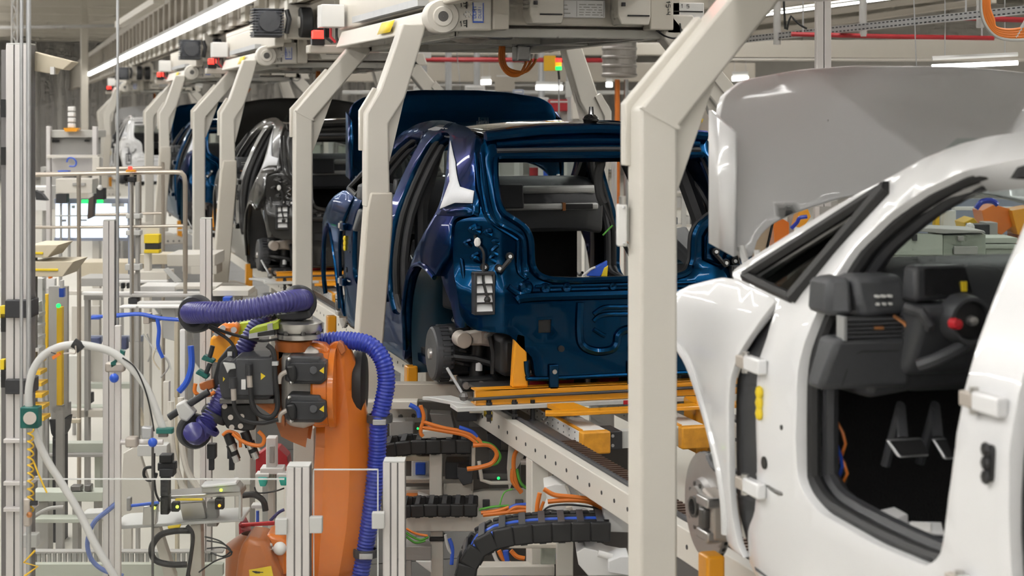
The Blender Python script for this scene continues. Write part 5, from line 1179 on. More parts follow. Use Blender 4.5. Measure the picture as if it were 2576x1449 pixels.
machine('machine_frame', 'cream machine frame of posts and beams right of the blue hose', 'frame', 1100, 9.2, [
 ('b', (960, 966, 1190, 1005, 9.3, .10), 'beam', 'girder'), ('b', (1018, 1300, 1365, 1337, 8.9, .12), 'beam', 'cream'), ('b', (1018, 1205, 1185, 1216, 9.3, .08), 'beam', 'cream_d'), ('b', (1018, 1232, 1190, 1245, 9.3, .08), 'beam', 'cream'),
 ('b', (1080, 1140, 1112, 1268, 9.05, .09), 'post', 'cream'), ('b', (1074, 1258, 1140, 1272, 9.0, .12), 'post_foot', 'cream'), ('leg', (1083, 1114, 1337, 8.95, .09), 'post', 'cream'), ('b', (1080, 1352, 1118, 1362, 8.93, .1), 'strap', 'black'),
 ('b', (960, 1148, 1085, 1160, 9.1, .1), 'shelf', 'shade_tan'), ('b', (1115, 1216, 1190, 1255, 9.1, .1), 'slide_block', 'cream_d'), ('b', (1120, 1162, 1180, 1205, 9.2, .15), 'drive_unit', 'plastic'), ('p', ([(1150, 1175), (1190, 1180), (1188, 1215), (1165, 1222), (1150, 1200)], 9.0, .1), 'drive_unit', 'plastic'),
 ('p', ([(1190, 1240), (1215, 1235), (1350, 1232), (1350, 1290), (1190, 1290)], 9.1, .06), 'side_sheet', 'cream'), ('b', (1214, 1258, 1232, 1280, 9.08, .03), 'sheet_slot', 'plastic'), ('b', (1296, 1258, 1316, 1280, 9.08, .03), 'sheet_slot', 'steel_d'),
 ('p', ([(1280, 1110), (1322, 1120), (1318, 1150), (1300, 1180), (1280, 1240), (1275, 1180)], 9.0, .05), 'bracket', 'cream'), ('p', ([(1330, 1165), (1390, 1160), (1392, 1185), (1385, 1215), (1350, 1190), (1335, 1185)], 8.8, .08), 'gripper', 'cream'),
 ('t', ([(1310, 1162), (1360, 1162), (1410, 1172)], 8.8, 8, 10, 0), 'actuator_rod', 'castal'), ('b', (1186, 1125, 1196, 1180, 9.0, .05), 'bracket', 'cream_d'), ('t', ([(1205, 1160), (1212, 1208), (1235, 1215), (1290, 1214)], 9.0, 5, 8, 0), 'guard_rail', 'cream'),
 ('b', (1200, 1190, 1290, 1206, 9.2, .08), 'cross_tube', 'steel_d'), ('b', (1180, 1060, 1300, 1075, 9.4, .08), 'cross_tube', 'grey'), ('b', (1230, 1135, 1310, 1240, 9.45, .04), 'shade_sheet', 'steel_d'), ('b', (960, 1010, 1300, 1300, 9.9, .03), 'shade_sheet', 'shade_dark'), ('b', (1195, 1290, 1600, 1449, 9.7, .03), 'shade_sheet', 'shade_dark'), ('b', (1300, 1100, 1600, 1300, 9.9, .03), 'shade_sheet', 'shade_dark'),  # dark sheets at the back paint in the shade under the line
 ('b', (1040, 1130, 1085, 1140, 9.1, .05), 'lug', 'cream_d'), ('s', (1051, 1078, 9.0, 3), 'status_light', 'e_green'), ('s', (1254, 1203, 8.9, 4), 'status_light', 'e_green'), ('b', (1035, 1160, 1080, 1205, 9.4, .1), 'clear_box', 'white'), ('b', (1045, 1165, 1070, 1195, 9.38, .03), 'box_window', 'bluepl'),
 ('b', (980, 1060, 1040, 1105, 9.3, .12), 'junction_box', 'grey'), ('p', ([(1080, 1040), (1135, 1042), (1145, 1085), (1090, 1075)], 9.1, .12), 'valve_island', 'steel_d'), ('p', ([(1055, 1085), (1100, 1080), (1140, 1092), (1138, 1102), (1060, 1104)], 9.05, .14), 'valve_base', 'cream'),
 ('b', (1020, 1250, 1050, 1285, 9.2, .1), 'orange_block', 'cable'), ('p', ([(1050, 1240), (1078, 1250), (1074, 1272), (1056, 1262)], 9.1, .05), 'white_wedge', 'white'), ('b', (1180, 1020, 1230, 1040, 9.2, .1), 'lug', 'cream_d'), ('b', (985, 1010, 1050, 1030, 9.2, .15), 'beam_pad', 'cream'),
 ('b', (1150, 1030, 1200, 1060, 9.25, .1), 'block', 'plastic'), ('b', (1225, 1090, 1260, 1130, 9.25, .1), 'block', 'plastic')])

machine('actuator_station', 'white actuator block with fins beside the near hanger post', 'actuator', 1450, 7.7, [
 ('p', ([(1368, 1225), (1395, 1218), (1460, 1220), (1475, 1250), (1470, 1262), (1378, 1262)], 8.0, .2), 'fin_block', 'white'), ('p', ([(1420, 1221), (1428, 1221), (1442, 1260), (1434, 1260)], 7.98, .02), 'fin', 'cream_d'), ('p', ([(1440, 1221), (1448, 1221), (1465, 1260), (1457, 1260)], 7.98, .02), 'fin', 'cream_d'),
 ('p', ([(1372, 1290), (1380, 1268), (1440, 1262), (1495, 1290), (1490, 1308), (1370, 1308)], 7.9, .2), 'base_plate', 'white'), ('t', ([(1425, 1282), (1440, 1278)], 7.85, 8, 10, 0), 'knuckle', 'cream_d'),
 ('p', ([(1518, 1262), (1530, 1252), (1582, 1258), (1582, 1340), (1530, 1338), (1518, 1325)], 7.6, .25), 'end_block', 'white'), ('b', (1518, 1278, 1582, 1283, 7.595, .02), 'block_joint', 'cream_d'), ('c', (1538, 1262, 7.62, 1538, 1248, 7.62, 7), 'stud', 'steel'), ('c', (1528, 1262, 7.6, 1528, 1252, 7.6, 5), 'stud', 'steel'),
 ('b', (1400, 1358, 1442, 1449, 8.0, .12), 'column', 'cream'), ('leg', (1400, 1442, 1440, 8.05, .12), 'column', 'cream'), ('b', (1236, 1370, 1400, 1380, 8.1, .1), 'tray', 'cream_d'), ('b', (1190, 1425, 1395, 1449, 8.3, .1), 'beam', 'cream'),
 ('p', ([(1450, 1390), (1470, 1378), (1500, 1385), (1530, 1400), (1582, 1410), (1582, 1449), (1480, 1449), (1455, 1420)], 7.5, .2), 'cylinder_block', 'white'), ('c', (1505, 1392, 7.45, 1540, 1402, 7.45, 9), 'cylinder', 'white'), ('p', ([(1530, 1412), (1560, 1400), (1582, 1400), (1582, 1449), (1530, 1440)], 7.4, .15), 'cylinder_head', 'paper'),
 ('b', (1448, 1362, 1490, 1378, 7.9, .05), 'mount_plate', 'cabinet'), ('c', (1460, 1372, 7.88, 1460, 1366, 7.88, 6), 'stud', 'steel'), ('b', (1360, 1370, 1398, 1420, 8.2, .1), 'grey_panel', 'cabinet'), ('s', (1567, 1400, 7.6, 4), 'status_light', 'e_green'),
 ('p', ([(1560, 1232), (1582, 1232), (1582, 1262), (1500, 1245)], 8.2, .05), 'orange_panel', 'carrier')])
def cables(name, label, px, d, runs, group='loose cables under the line'):
    t = floorthing(name, label, 'cable', px, d, group)
    for pts, r, m in runs: PT(MB(), pts, d, r).build('cable', m, t)
    return t
cables('cable_bundle', 'orange cables sagging above the upper cable chain', 1150, 8.85, [
 ([(1060, 1060), (1110, 1075), (1160, 1085), (1195, 1098), (1215, 1120)], 5, 'cable'), ([(1062, 1075), (1120, 1085), (1170, 1095), (1200, 1115)], 5, 'cable'), ([(1058, 1020), (1066, 1050), (1058, 1085), (1064, 1098)], 5, 'cable'), ([(1190, 1120), (1230, 1120), (1250, 1140), (1238, 1165), (1205, 1176), (1175, 1180)], 6, 'cable'),
 ([(1195, 1110), (1235, 1118), (1258, 1145), (1250, 1165), (1230, 1170)], 3.5, 'greenc'), ([(1030, 1018), (1050, 1030), (1055, 1050)], 6, 'bluepl'), ([(1155, 1075), (1185, 1085), (1200, 1100)], 5, 'bluepl'), ([(1290, 1090), (1305, 1110), (1315, 1118)], 5, 'cable'), ([(1315, 1120), (1296, 1140), (1292, 1175), (1300, 1220), (1312, 1240)], 5.5, 'cable'), ([(1300, 1180), (1310, 1215), (1335, 1232), (1360, 1228)], 4, 'greenc'), ([(1290, 1180), (1290, 1210), (1312, 1238)], 6, 'cable'), ([(1415, 1180), (1400, 1205), (1385, 1215)], 4, 'greenc')])
cables('cable_bundle', 'orange and blue cables lying on the cream beam', 1280, 8.7, [([(1210, 1290), (1250, 1285), (1280, 1275)], 5, 'cable'), ([(1215, 1295), (1280, 1288), (1340, 1282)], 6, 'cable'), ([(1275, 1290), (1300, 1275), (1345, 1280)], 6, 'cable'), ([(1280, 1280), (1300, 1270), (1345, 1268)], 4, 'bluepl'), ([(1205, 1282), (1240, 1275), (1280, 1272)], 3, 'greenc'), ([(1256, 1275), (1268, 1240), (1290, 1230)], 2, 'greenc')])
cables('cable_bundle', 'thick orange cables running into the white actuator block', 1430, 7.75, [([(1368, 1230), (1395, 1245), (1440, 1250), (1490, 1256), (1520, 1258)], 6, 'cable'), ([(1378, 1262), (1430, 1258), (1480, 1262), (1518, 1280)], 6, 'cable'), ([(1358, 1240), (1352, 1270), (1350, 1305)], 6, 'cable'), ([(1368, 1262), (1360, 1285), (1364, 1310)], 4, 'cable'), ([(1360, 1300), (1380, 1275), (1440, 1270), (1515, 1280)], 2.5, 'black'), ([(1350, 1315), (1372, 1285), (1400, 1285)], 2, 'black')])
cables('cable_bundle', 'tangle of coloured cables beneath the large cable chain', 1300, 8.6, [([(1255, 1385), (1270, 1410), (1310, 1430), (1330, 1445)], 6, 'cable'), ([(1285, 1385), (1300, 1400), (1320, 1405)], 6, 'cable'), ([(1272, 1385), (1275, 1420), (1270, 1449)], 8, 'bluepl'), ([(1345, 1385), (1348, 1410), (1342, 1449)], 6, 'bluepl'), ([(1300, 1420), (1318, 1440), (1330, 1449)], 4, 'greenc'), ([(1240, 1385), (1250, 1410), (1262, 1420)], 5, 'white'), ([(1130, 1355), (1138, 1380), (1136, 1420)], 5, 'bluepl'), ([(1400, 1395), (1390, 1410)], 5, 'bluepl'), ([(1120, 1345), (1128, 1380), (1140, 1395)], 4, 'greyl')])
cables('cable_bundle', 'green wires in the grey tray right of the short post', 1050, 8.6, [([(1022, 1340), (1040, 1352), (1060, 1358), (1078, 1350)], 3, 'greenc'), ([(1022, 1350), (1045, 1365), (1070, 1360)], 3, 'greenc'), ([(1022, 1330), (1045, 1342), (1076, 1348)], 3, 'cable')])
machine('grey_tray', 'grey tray with a white sheet right of the short post', 'tray', 1050, 8.8, [('b', (1018, 1375, 1085, 1410, 8.9, .2), 'tray_side', 'grey'), ('p', ([(1045, 1412), (1085, 1412), (1085, 1442)], 8.7, .02), 'sheet', 'white'), ('leg', (1022, 1034, 1410, 8.9, .05), 'tray_leg', 'grey')])
M['bluegrey'] = mat('blue_grey_paint', (.30, .33, .42), .5, var=.05); M['coat_brown'] = mat('brown_cloth', (.09, .07, .06), .8, var=.2); M['paper_w'] = mat('white_lacquer', (.80, .79, .74), .4, var=.02); M['navy'] = mat('navy_panel', (.10, .12, .24), .5, var=.05); M['e_lime'] = mat('led_lime', (.6, 1, .05), emit=3.); M['hose_blue'] = mat('soft_blue_hose', (.16, .22, .50), .5, var=.05)
# ---------------------------------------------------------------- left side: fixtures, railings, screens
def rail(name, label, px, d, runs, m='rail_steel', group=None):
    t = floorthing(name, label, 'railing', px, d, group)
    for pts, r, nm in runs: PT(MB(), pts, d, r, 10, 0 if len(pts) < 3 else 4).build(nm, m, t)
    return t
M['rail_steel'] = mat('rail_steel', (.45, .40, .34), .3, metal=.6, var=.05)
def down(px, py, d): # pixel row where the floor lies at depth d
    return HY + CAMZ * F / d
d = 12.5; fy = down(0, 0, d)
rail('guard_railing', 'tubular steel guard railing in front of the glowing screens', 270, d, [
 ([(60, 440), (200, 437), (330, 434), (440, 433), (458, 437), (465, 452), (466, 500), (466, 700)], 6, 'top_rail'), ([(60, 572), (260, 571), (465, 568)], 4, 'mid_rail'), ([(198, 440), (199, 730)], 5.5, 'rail_post'), ([(331, 436), (332, 705)], 5, 'rail_post'), ([(466, 690), (467, fy)], 5, 'rail_post'), ([(199, 725), (199, fy)], 5.5, 'rail_post'), ([(332, 700), (332, fy)], 5, 'rail_post')])
d = 16; fy = down(0, 0, d)
rail('guard_railing', 'farther steel railing with white top rail before the far hangers', 330, d, [([(243, 424), (330, 423), (400, 422), (408, 428), (410, 460), (411, fy)], 4.5, 'top_rail'), ([(296, 424), (297, fy)], 4, 'rail_post'), ([(350, 440), (350, fy)], 6, 'rail_post'), ([(240, 540), (410, 536)], 3.5, 'mid_rail')])
# workstation with screens
t = machine('screen_station', 'workstation with large glowing white screens behind the railing', 'workstation', 230, 17.5, [
 ('b', (140, 512, 318, 598, 17.5, .05), 'screen', 'e_screen'), ('b', (136, 500, 322, 512, 17.48, .08), 'screen_rim', 'bluegrey'), ('b', (136, 598, 322, 606, 17.48, .08), 'screen_rim', 'bluegrey'), ('b', (205, 503, 224, 511, 17.45, .03), 'status_bar', 'e_green'), ('b', (244, 503, 258, 511, 17.45, .03), 'status_bar', 'e_green'),
 ('b', (150, 512, 155, 606, 17.42, .03), 'screen_post', 'grey'), ('b', (170, 512, 176, 660, 17.42, .03), 'screen_post', 'grey'), ('b', (290, 440, 297, 640, 17.42, .04), 'screen_post', 'grey'), ('b', (140, 541, 320, 545, 17.4, .03), 'screen_bar', 'greyl'), ('b', (180, 517, 188, 524, 17.46, .02), 'screen_icon', 'grey'), ('b', (152, 552, 166, 558, 17.46, .02), 'screen_icon', 'grey'), ('b', (202, 552, 218, 556, 17.46, .02), 'screen_icon', 'grey'), ('b', (280, 512, 312, 520, 17.46, .02), 'screen_icon', 'greyl'),
 ('b', (140, 450, 232, 486, 17.3, .25), 'console', 'cream'), ('b', (182, 460, 214, 468, 17.28, .02), 'console_plate', 'grey'), ('b', (232, 395, 250, 670, 17.6, .1), 'column', 'cream'), ('leg', (232, 250, 660, 17.6, .1), 'column', 'cream'), ('p', ([(222, 500), (236, 492), (234, 545), (219, 552)], 17.2, .1), 'coat', 'coat_brown'), ('b', (242, 473, 262, 490, 17.2, .1), 'handset', 'black'), ('b', (236, 487, 262, 502, 17.2, .1), 'handset_dock', 'black'), ('s', (252, 472, 17.2, 7), 'handset_cap', 'white'),
 ('b', (140, 488, 168, 512, 17.3, .1), 'camera', 'plastic'), ('p', ([(86, 478), (105, 488), (118, 505), (90, 503)], 17.2, .1), 'camera_mount', 'plastic')])
t = machine('hood_cabinet', 'grey hooded cabinet under the white stack light at left', 'cabinet', 180, 19, [
 ('b', (116, 328, 240, 346, 19, .5), 'hood', 'grey_cream'), ('b', (122, 346, 232, 390, 19.1, .4), 'window', 'grey'), ('b', (116, 318, 126, 440, 18.95, .08), 'upright', 'alu'), ('b', (232, 318, 243, 440, 18.95, .08), 'upright', 'alu'), ('b', (116, 390, 246, 398, 18.9, .1), 'sill', 'cream'), ('b', (120, 398, 243, 436, 19.2, .3), 'louvre_panel', 'alu'), ('b', (128, 352, 148, 358, 19.05, .04), 'latch', 'black'), ('b', (212, 352, 224, 356, 19.05, .04), 'latch', 'black'), ('leg', (116, 126, 430, 18.95, .08), 'upright', 'alu'), ('leg', (233, 243, 430, 18.95, .08), 'upright', 'alu'),
 ('t', ([(168, 408), (172, 398), (184, 398), (192, 408), (188, 418), (174, 418)], 18.8, 2, 6, 3), 'hose_coil', 'bluepl'), ('b', (145, 429, 172, 436, 18.8, .1), 'blue_tray', 'bluepl')])
t = thing('stack_light', 'white stack light with an orange foot on the grey hooded cabinet', 'stack light', P(178, 330, 19.0))
for k in range(4): PB(MB(), 170, 268 + 14 * k, 187, 280 + 14 * k, 18.95, .07).build('lamp_segment', 'white', t, bevel=.01)
PP(MB(), [(158, 322), (198, 322), (192, 331), (164, 331)], 18.9, .1).build('lamp_foot', 'carrier', t)
machine('warning_beacon', 'small red and orange beacon on the railing top', 'beacon', 327, 12.4, [('b', (322, 419, 331, 428, 12.4, .03), 'lens', 'e_red'), ('b', (316, 427, 340, 433, 12.4, .05), 'foot', 'carrier'), ('b', (320, 445, 340, 458, 12.4, .05), 'socket', 'black'), ('leg', (326, 330, 458, 12.42, .02), 'stem', 'grey')])
machine('barcode_scanner', 'yellow and black laser scanner on a white shelf near the hangers', 'scanner', 380, 14, [('b', (362, 590, 400, 612, 14, .1), 'cap', 'yellow'), ('b', (364, 610, 400, 628, 14.02, .09), 'window', 'plastic'), ('b', (362, 628, 400, 637, 14, .1), 'base', 'yellow'), ('b', (354, 570, 402, 638, 14.1, .1), 'mount', 'cream'), ('leg', (362, 376, 638, 14.1, .1), 'leg', 'cream')])
machine('tube_pedestal', 'tall grey twin tube pedestal standing behind the railing', 'pedestal', 335, 13, [('b', (322, 458, 332, 690, 13, .05), 'tube', 'bluegrey'), ('b', (340, 458, 349, 690, 13, .05), 'tube', 'grey'), ('b', (316, 538, 352, 550, 12.95, .1), 'cross_clamp', 'greyl'), ('b', (316, 580, 352, 592, 12.95, .1), 'cross_clamp', 'greyl'), ('b', (314, 665, 352, 680, 12.95, .1), 'foot', 'greyl'), ('leg', (326, 346, 690, 13, .1), 'foot', 'grey')])
for i, (x0, y0, x1, y1, lab) in enumerate(((75, 616, 148, 648, 'upper cream angled tray with a yellow mark beside the left post'), (75, 658, 186, 696, 'lower cream angled tray with a yellow mark beside the left post'))):
    t = machine('angled_tray', lab, 'tray', 110, 10.5, [('p', ([(x0, y0), (x1, y0), (x1 - 18, y0 + (y1 - y0) * .6), (x1 - 28, y1), (x0, y1)], 10.5, .35), 'tray_body', 'shade_tan'), ('b', (x0, y0 + 18, x1 - 40, y0 + 24, 10.49, .01), 'yellow_mark', 'yellow'), ('leg', (x0 + 5, x0 + 14, y1, 10.6, .05), 'tray_leg', 'grey')])
# far conveyor bed with white plates behind the slim posts
machine('transfer_bed', 'low white transfer bed with rollers and plates behind the slim posts', 'conveyor', 420, 13.5, [
 ('b', (205, 735, 545, 742, 12.5, .06), 'front_rail', 'white'), ('b', (290, 706, 420, 712, 13.5, .06), 'rail', 'white'), ('b', (330, 684, 420, 705, 14, .3), 'plate', 'cream'), ('b', (440, 720, 545, 728, 13, .3), 'plate', 'cream'), ('b', (350, 720, 440, 733, 13.2, .3), 'plate', 'white'), ('p', ([(410, 678), (420, 674), (455, 708), (440, 712)], 13, .05), 'link_arm', 'greyl'), ('b', (195, 700, 330, 720, 14, .4), 'side_wall', 'grey'), ('b', (200, 660, 340, 700, 15, .4), 'side_wall', 'shade_tan'), ('b', (420, 640, 540, 670, 14.5, .5), 'cover', 'cream'), ('b', (350, 640, 420, 665, 14.6, .3), 'cover', 'shade_tan'),
 ('b', (304, 712, 312, 726, 13.2, .05), 'stop', 'black'), ('b', (318, 712, 324, 726, 13.2, .05), 'stop', 'black'), ('b', (322, 750, 345, 765, 12.4, .1), 'stop', 'plastic'), ('b', (210, 742, 260, 755, 12.6, .2), 'under_beam', 'grey'), ('b', (140, 732, 262, 742, 12.7, .2), 'side_beam', 'cream'), ('b', (290, 742, 545, 748, 12.4, .1), 'under_rail', 'grey'), ('b', (345, 760, 460, 772, 12.3, .1), 'white_plate', 'white'),
 ('leg', (212, 222, 750, 12.6, .08), 'leg', 'grey'), ('leg', (470, 482, 740, 12.6, .08), 'leg', 'grey'), ('b', (535, 730, 625, 745, 11.9, .3), 'end_cover', 'cream'), ('b', (480, 640, 545, 690, 15.5, .3), 'block', 'cream'), ('b', (560, 748, 580, 765, 11.8, .1), 'blue_valve', 'bluepl'), ('b', (530, 740, 575, 770, 12.0, .1), 'valve_block', 'plastic'), ('leg', (590, 606, 745, 12.0, .1), 'leg', 'grey')])
# yellow safety posts and ladder
machine('yellow_post', 'yellow safety post with a green lamp left of the cable arch', 'post', 148, 11, [('b', (142, 772, 156, 1020, 11, .05), 'post', 'yellowp'), ('b', (122, 720, 170, 1040, 11.2, .04), 'backing', 'grey'), ('s', (147, 769, 10.95, 6), 'lamp', 'e_green'), ('leg', (140, 158, 1020, 11.05, .05), 'foot', 'grey'), ('b', (148, 725, 160, 748, 10.95, .05), 'blue_bottle', 'bluepl'), ('b', (150, 705, 158, 726, 10.95, .04), 'bottle_neck', 'paper')])
machine('yellow_post', 'short yellow safety post beside the yellow edged steps', 'post', 116, 11.4, [('b', (111, 740, 121, 890, 11.4, .04), 'post', 'yellowp'), ('b', (116, 700, 138, 728, 11.3, .05), 'switch_box', 'white'), ('b', (121, 690, 129, 702, 11.3, .04), 'switch_lens', 'cable'), ('leg', (112, 120, 890, 11.4, .04), 'foot', 'grey')])
t = floorthing('step_ladder', 'step ladder with yellow tread edges behind the left conduits', 'ladder', 88, 10.8)
for k in range(11):
    y = 760 + 29 * k; w_ = 26 + 2 * max(0, k - 4); PB(MB(), 72, y, 72 + w_, y + 9, 10.8 - .05 * k, .15).build('tread', 'greyl' if k < 5 else 'yellowp', t)
for x in (72, 104): MB().box(P(x, 700, 10.9) * 1 + V((0, 0, -P(x, 700, 10.9).z / 2)), (.03, .06, P(x, 700, 10.9).z), CAX).build('stringer', 'greyl', t)
# bright cabinets and walls behind
machine('white_enclosure', 'pale enclosure wall with doors behind the cable arch', 'enclosure', 300, 15, [
 ('b', (180, 770, 250, 880, 15.0, .05), 'door', 'cream'), ('b', (170, 895, 218, 1020, 14.8, .05), 'door', 'paper_w'), ('b', (228, 880, 262, 960, 14.9, .05), 'door', 'cream'), ('b', (225, 965, 262, 978, 14.7, .1), 'rail', 'cabinet'), ('b', (290, 965, 350, 978, 14.7, .1), 'rail', 'cabinet'), ('b', (225, 850, 250, 868, 14.6, .1), 'blue_panel', 'navy'), ('b', (300, 850, 318, 880, 14.6, .1), 'blue_panel', 'navy'), ('b', (222, 845, 358, 860, 14.65, .05), 'panel_bar', 'bluegrey'), ('b', (340, 845, 350, 1060, 14.6, .06), 'pole', 'grey'), ('p', ([(342, 1030), (350, 1030), (362, 1072), (338, 1072)], 14.6, .1), 'pole_foot', 'shade_tan'), ('b', (216, 780, 224, 1010, 14.8, .06), 'pole', 'grey'), ('b', (215, 990, 230, 1015, 14.6, .1), 'pole_foot', 'plastic'), ('b', (160, 1022, 262, 1032, 14.5, .1), 'plinth', 'cabinet'), ('b', (225, 795, 250, 804, 14.5, .1), 'blue_pipe', 'bluepl'), ('leg', (182, 188, 900, 15, .05), 'door_frame', 'grey'), ('leg', (352, 358, 850, 15, .05), 'door_frame', 'grey')])
machine('floor_vacuum', 'dark cylindrical container standing by the yellow safety post', 'container', 143, 11.2, [('p', ([(123, 1055), (163, 1055), (158, 1090), (150, 1104), (136, 1104), (128, 1090)], 11.2, .2), 'body', 'plastic'), ('b', (128, 1022, 160, 1055, 11.2, .2), 'lid', 'grey'), ('leg', (132, 156, 1100, 11.25, .15), 'base', 'plastic')])
machine('barrier_wall', 'low grey green barrier beam crossing the bright floor', 'barrier', 200, 11.8, [('b', (96, 1115, 262, 1142, 11.8, .1), 'beam', 'cabinet'), ('b', (90, 1032, 258, 1050, 12.6, .1), 'beam', 'cream_d'), ('b', (100, 1142, 262, 1150, 11.75, .08), 'edge', 'grey'), ('b', (170, 1055, 200, 1065, 12.2, .05), 'marker', 'shade_tan'), ('leg', (110, 124, 1142, 11.85, .1), 'foot', 'cabinet'), ('leg', (238, 252, 1142, 11.85, .1), 'foot', 'cabinet')])
machine('rail_table', 'grey green rail table with legs in front of the bright floor', 'table', 170, 9.4, [('b', (78, 1238, 258, 1262, 9.4, .12), 'rail', 'cabinet'), ('b', (78, 1305, 200, 1316, 9.3, .1), 'lower_rail', 'cabinet'), ('leg', (236, 248, 1262, 9.45, .08), 'leg', 'grey'), ('leg', (182, 196, 1262, 9.45, .08), 'leg', 'grey'), ('b', (80, 1262, 122, 1395, 9.5, .1), 'grey_panel', 'grey'), ('b', (177, 1223, 204, 1236, 9.4, .06), 'pad', 'steel_d'), ('b', (212, 1221, 228, 1236, 9.4, .06), 'pad', 'steel_d'), ('t', ([(85, 1300), (110, 1285), (130, 1278), (160, 1276)], 9.2, 5), 'hose', 'grey')])
t = floorthing('floor_grating', 'ribbed grating panel on the floor at the lower left', 'grating', 220, 8.9)
PB(MB(), 75, 1420, 560, 1449, 8.8, .05).build('skirt', 'cabinet', t)
for k in range(36): PB(MB(), 80 + 13 * k, 1390, 88 + 13 * k, 1420, 8.9, .02).build('bar', 'greyl', t)
PB(MB(), 75, 1388, 560, 1392, 8.88, .06).build('edge_bar', 'grey', t)
# measuring fixture on the left
t = machine('fixture_table', 'measuring fixture with clear plates and black sensor column at lower left', 'fixture', 430, 7.9, [
 ('p', ([(280, 1328), (300, 1322), (610, 1306), (612, 1312), (300, 1332)], 7.9, .25), 'base_plate', 'greyl'), ('p', ([(206, 1292), (294, 1287), (290, 1308), (210, 1306)], 7.85, .1), 'bracket', 'greyl'), ('p', ([(400, 1250), (605, 1236), (608, 1248), (402, 1257)], 7.85, .15), 'upper_plate', 'steel'), ('b', (600, 1240, 606, 1306, 7.85, .05), 'side_plate', 'greyl'), ('p', ([(360, 1275), (395, 1272), (392, 1320), (358, 1322)], 7.8, .05), 'mirror_block', 'steel'), ('p', ([(450, 1265), (510, 1262), (520, 1305), (460, 1310)], 7.95, .05), 'mirror_block', 'steel'),
 ('b', (403, 1196, 424, 1250, 7.8, .06), 'sensor_column', 'plastic'), ('b', (400, 1180, 436, 1200, 7.78, .08), 'sensor_head', 'plastic'), ('b', (400, 1145, 432, 1165, 7.78, .06), 'sensor_head', 'black'), ('b', (396, 1165, 440, 1185, 7.8, .06), 'sensor_bracket', 'plastic'), ('b', (403, 1250, 424, 1295, 7.8, .06), 'sensor_column', 'black'), ('t', ([(386, 1175), (366, 1178), (362, 1195), (372, 1208), (388, 1205), (394, 1190)], 7.75, 4), 'cable_ring', 'rubber'), ('t', ([(388, 1140), (388, 1200), (392, 1240), (402, 1262)], 7.75, 3), 'lead', 'black'),
 ('p', ([(505, 1222), (592, 1216), (604, 1228), (604, 1238), (508, 1240)], 7.8, .1), 'module', 'grey'), ('p', ([(505, 1222), (592, 1212), (596, 1220), (510, 1228)], 7.79, .1), 'module_top', 'paper'), ('s', (556, 1233, 7.78, 4), 'led', 'e_lime'), ('s', (388, 1278, 7.78, 4), 'led', 'e_lime'), ('s', (446, 1275, 7.78, 4), 'led', 'e_lime'), ('s', (552, 1272, 7.78, 4), 'led', 'e_amber'), ('b', (376, 1268, 394, 1290, 7.8, .04), 'sensor', 'black'), ('b', (430, 1265, 450, 1288, 7.8, .04), 'sensor', 'black'), ('b', (540, 1255, 562, 1282, 7.82, .04), 'sensor', 'black'), ('b', (440, 1255, 510, 1260, 7.8, .02), 'yellow_strip', 'yellow'), ('p', ([(420, 1325), (455, 1320), (450, 1332), (425, 1334)], 7.8, .02), 'yellow_strip', 'yellow'),
 ('t', ([(330, 1272), (350, 1270), (400, 1264)], 7.8, 4), 'blue_line', 'bluepl'), ('b', (318, 1253, 328, 1286, 7.85, .04), 'stop_post', 'grey'), ('p', ([(382, 1330), (400, 1326), (440, 1449), (412, 1449)], 7.9, .06), 'slant_leg', 'cream_d'), ('p', ([(478, 1322), (505, 1318), (508, 1449), (478, 1449)], 7.95, .08), 'leg', 'cream_d'), ('leg', (480, 508, 1440, 7.95, .08), 'leg', 'cream_d'), ('b', (520, 1262, 547, 1325, 7.95, .06), 'leg', 'grey'), ('leg', (412, 440, 1447, 7.9, .06), 'leg', 'cream_d')])
machine('link_chain_hose', 'black corrugated hose curling under the measuring fixture', 'hose', 430, 7.8, [('t', ([(480, 1335), (440, 1336), (405, 1345), (384, 1370), (382, 1395), (395, 1412), (430, 1420), (470, 1420)], 7.8, 8), 'hose', 'rubber'), ('t', ([(470, 1322), (485, 1345), (480, 1400), (472, 1449)], 7.75, 5), 'hose', 'rubber'), ('t', ([(520, 1360), (560, 1368), (580, 1385), (560, 1400), (530, 1390)], 7.75, 2), 'thin_wire', 'black'), ('t', ([(520, 1380), (565, 1378), (582, 1395), (540, 1412), (500, 1440)], 7.75, 2), 'thin_wire', 'black'), ('t', ([(515, 1350), (555, 1362), (585, 1390)], 7.75, 2), 'thin_wire', 'black'), ('leg', (468, 476, 1449, 7.8, .03), 'hose_foot', 'rubber')])
machine('blue_hose_run', 'soft blue hose hanging in a bow behind the grey cable', 'hose', 260, 7.6, [('t', ([(300, 1260), (270, 1285), (240, 1310), (225, 1340), (220, 1375), (232, 1410), (262, 1435), (310, 1449)], 7.6, 6), 'hose', 'hose_blue')])
machine('red_bin', 'red plastic storage bin above the small orange robot', 'bin', 645, 8.3, [('p', ([(600, 1318), (690, 1312), (690, 1322), (604, 1326)], 8.3, .02), 'rim', 'red'), ('p', ([(600, 1318), (615, 1350), (618, 1375), (602, 1370)], 8.25, .2), 'side', 'redpaint'), ('p', ([(615, 1345), (690, 1342), (690, 1375), (618, 1378)], 8.3, .02), 'front', 'red'), ('leg', (615, 690, 1376, 8.32, .25), 'stand', 'grey')])
machine('red_shell', 'dark red moulded shell behind the white gauge stand', 'shell', 690, 9.9, [('p', ([(628, 1175), (640, 1150), (670, 1128), (700, 1128), (722, 1150), (728, 1185), (700, 1195), (640, 1195)], 9.9, .15), 'shell', 'redpaint'), ('leg', (660, 690, 1195, 9.95, .1), 'stem', 'grey')])
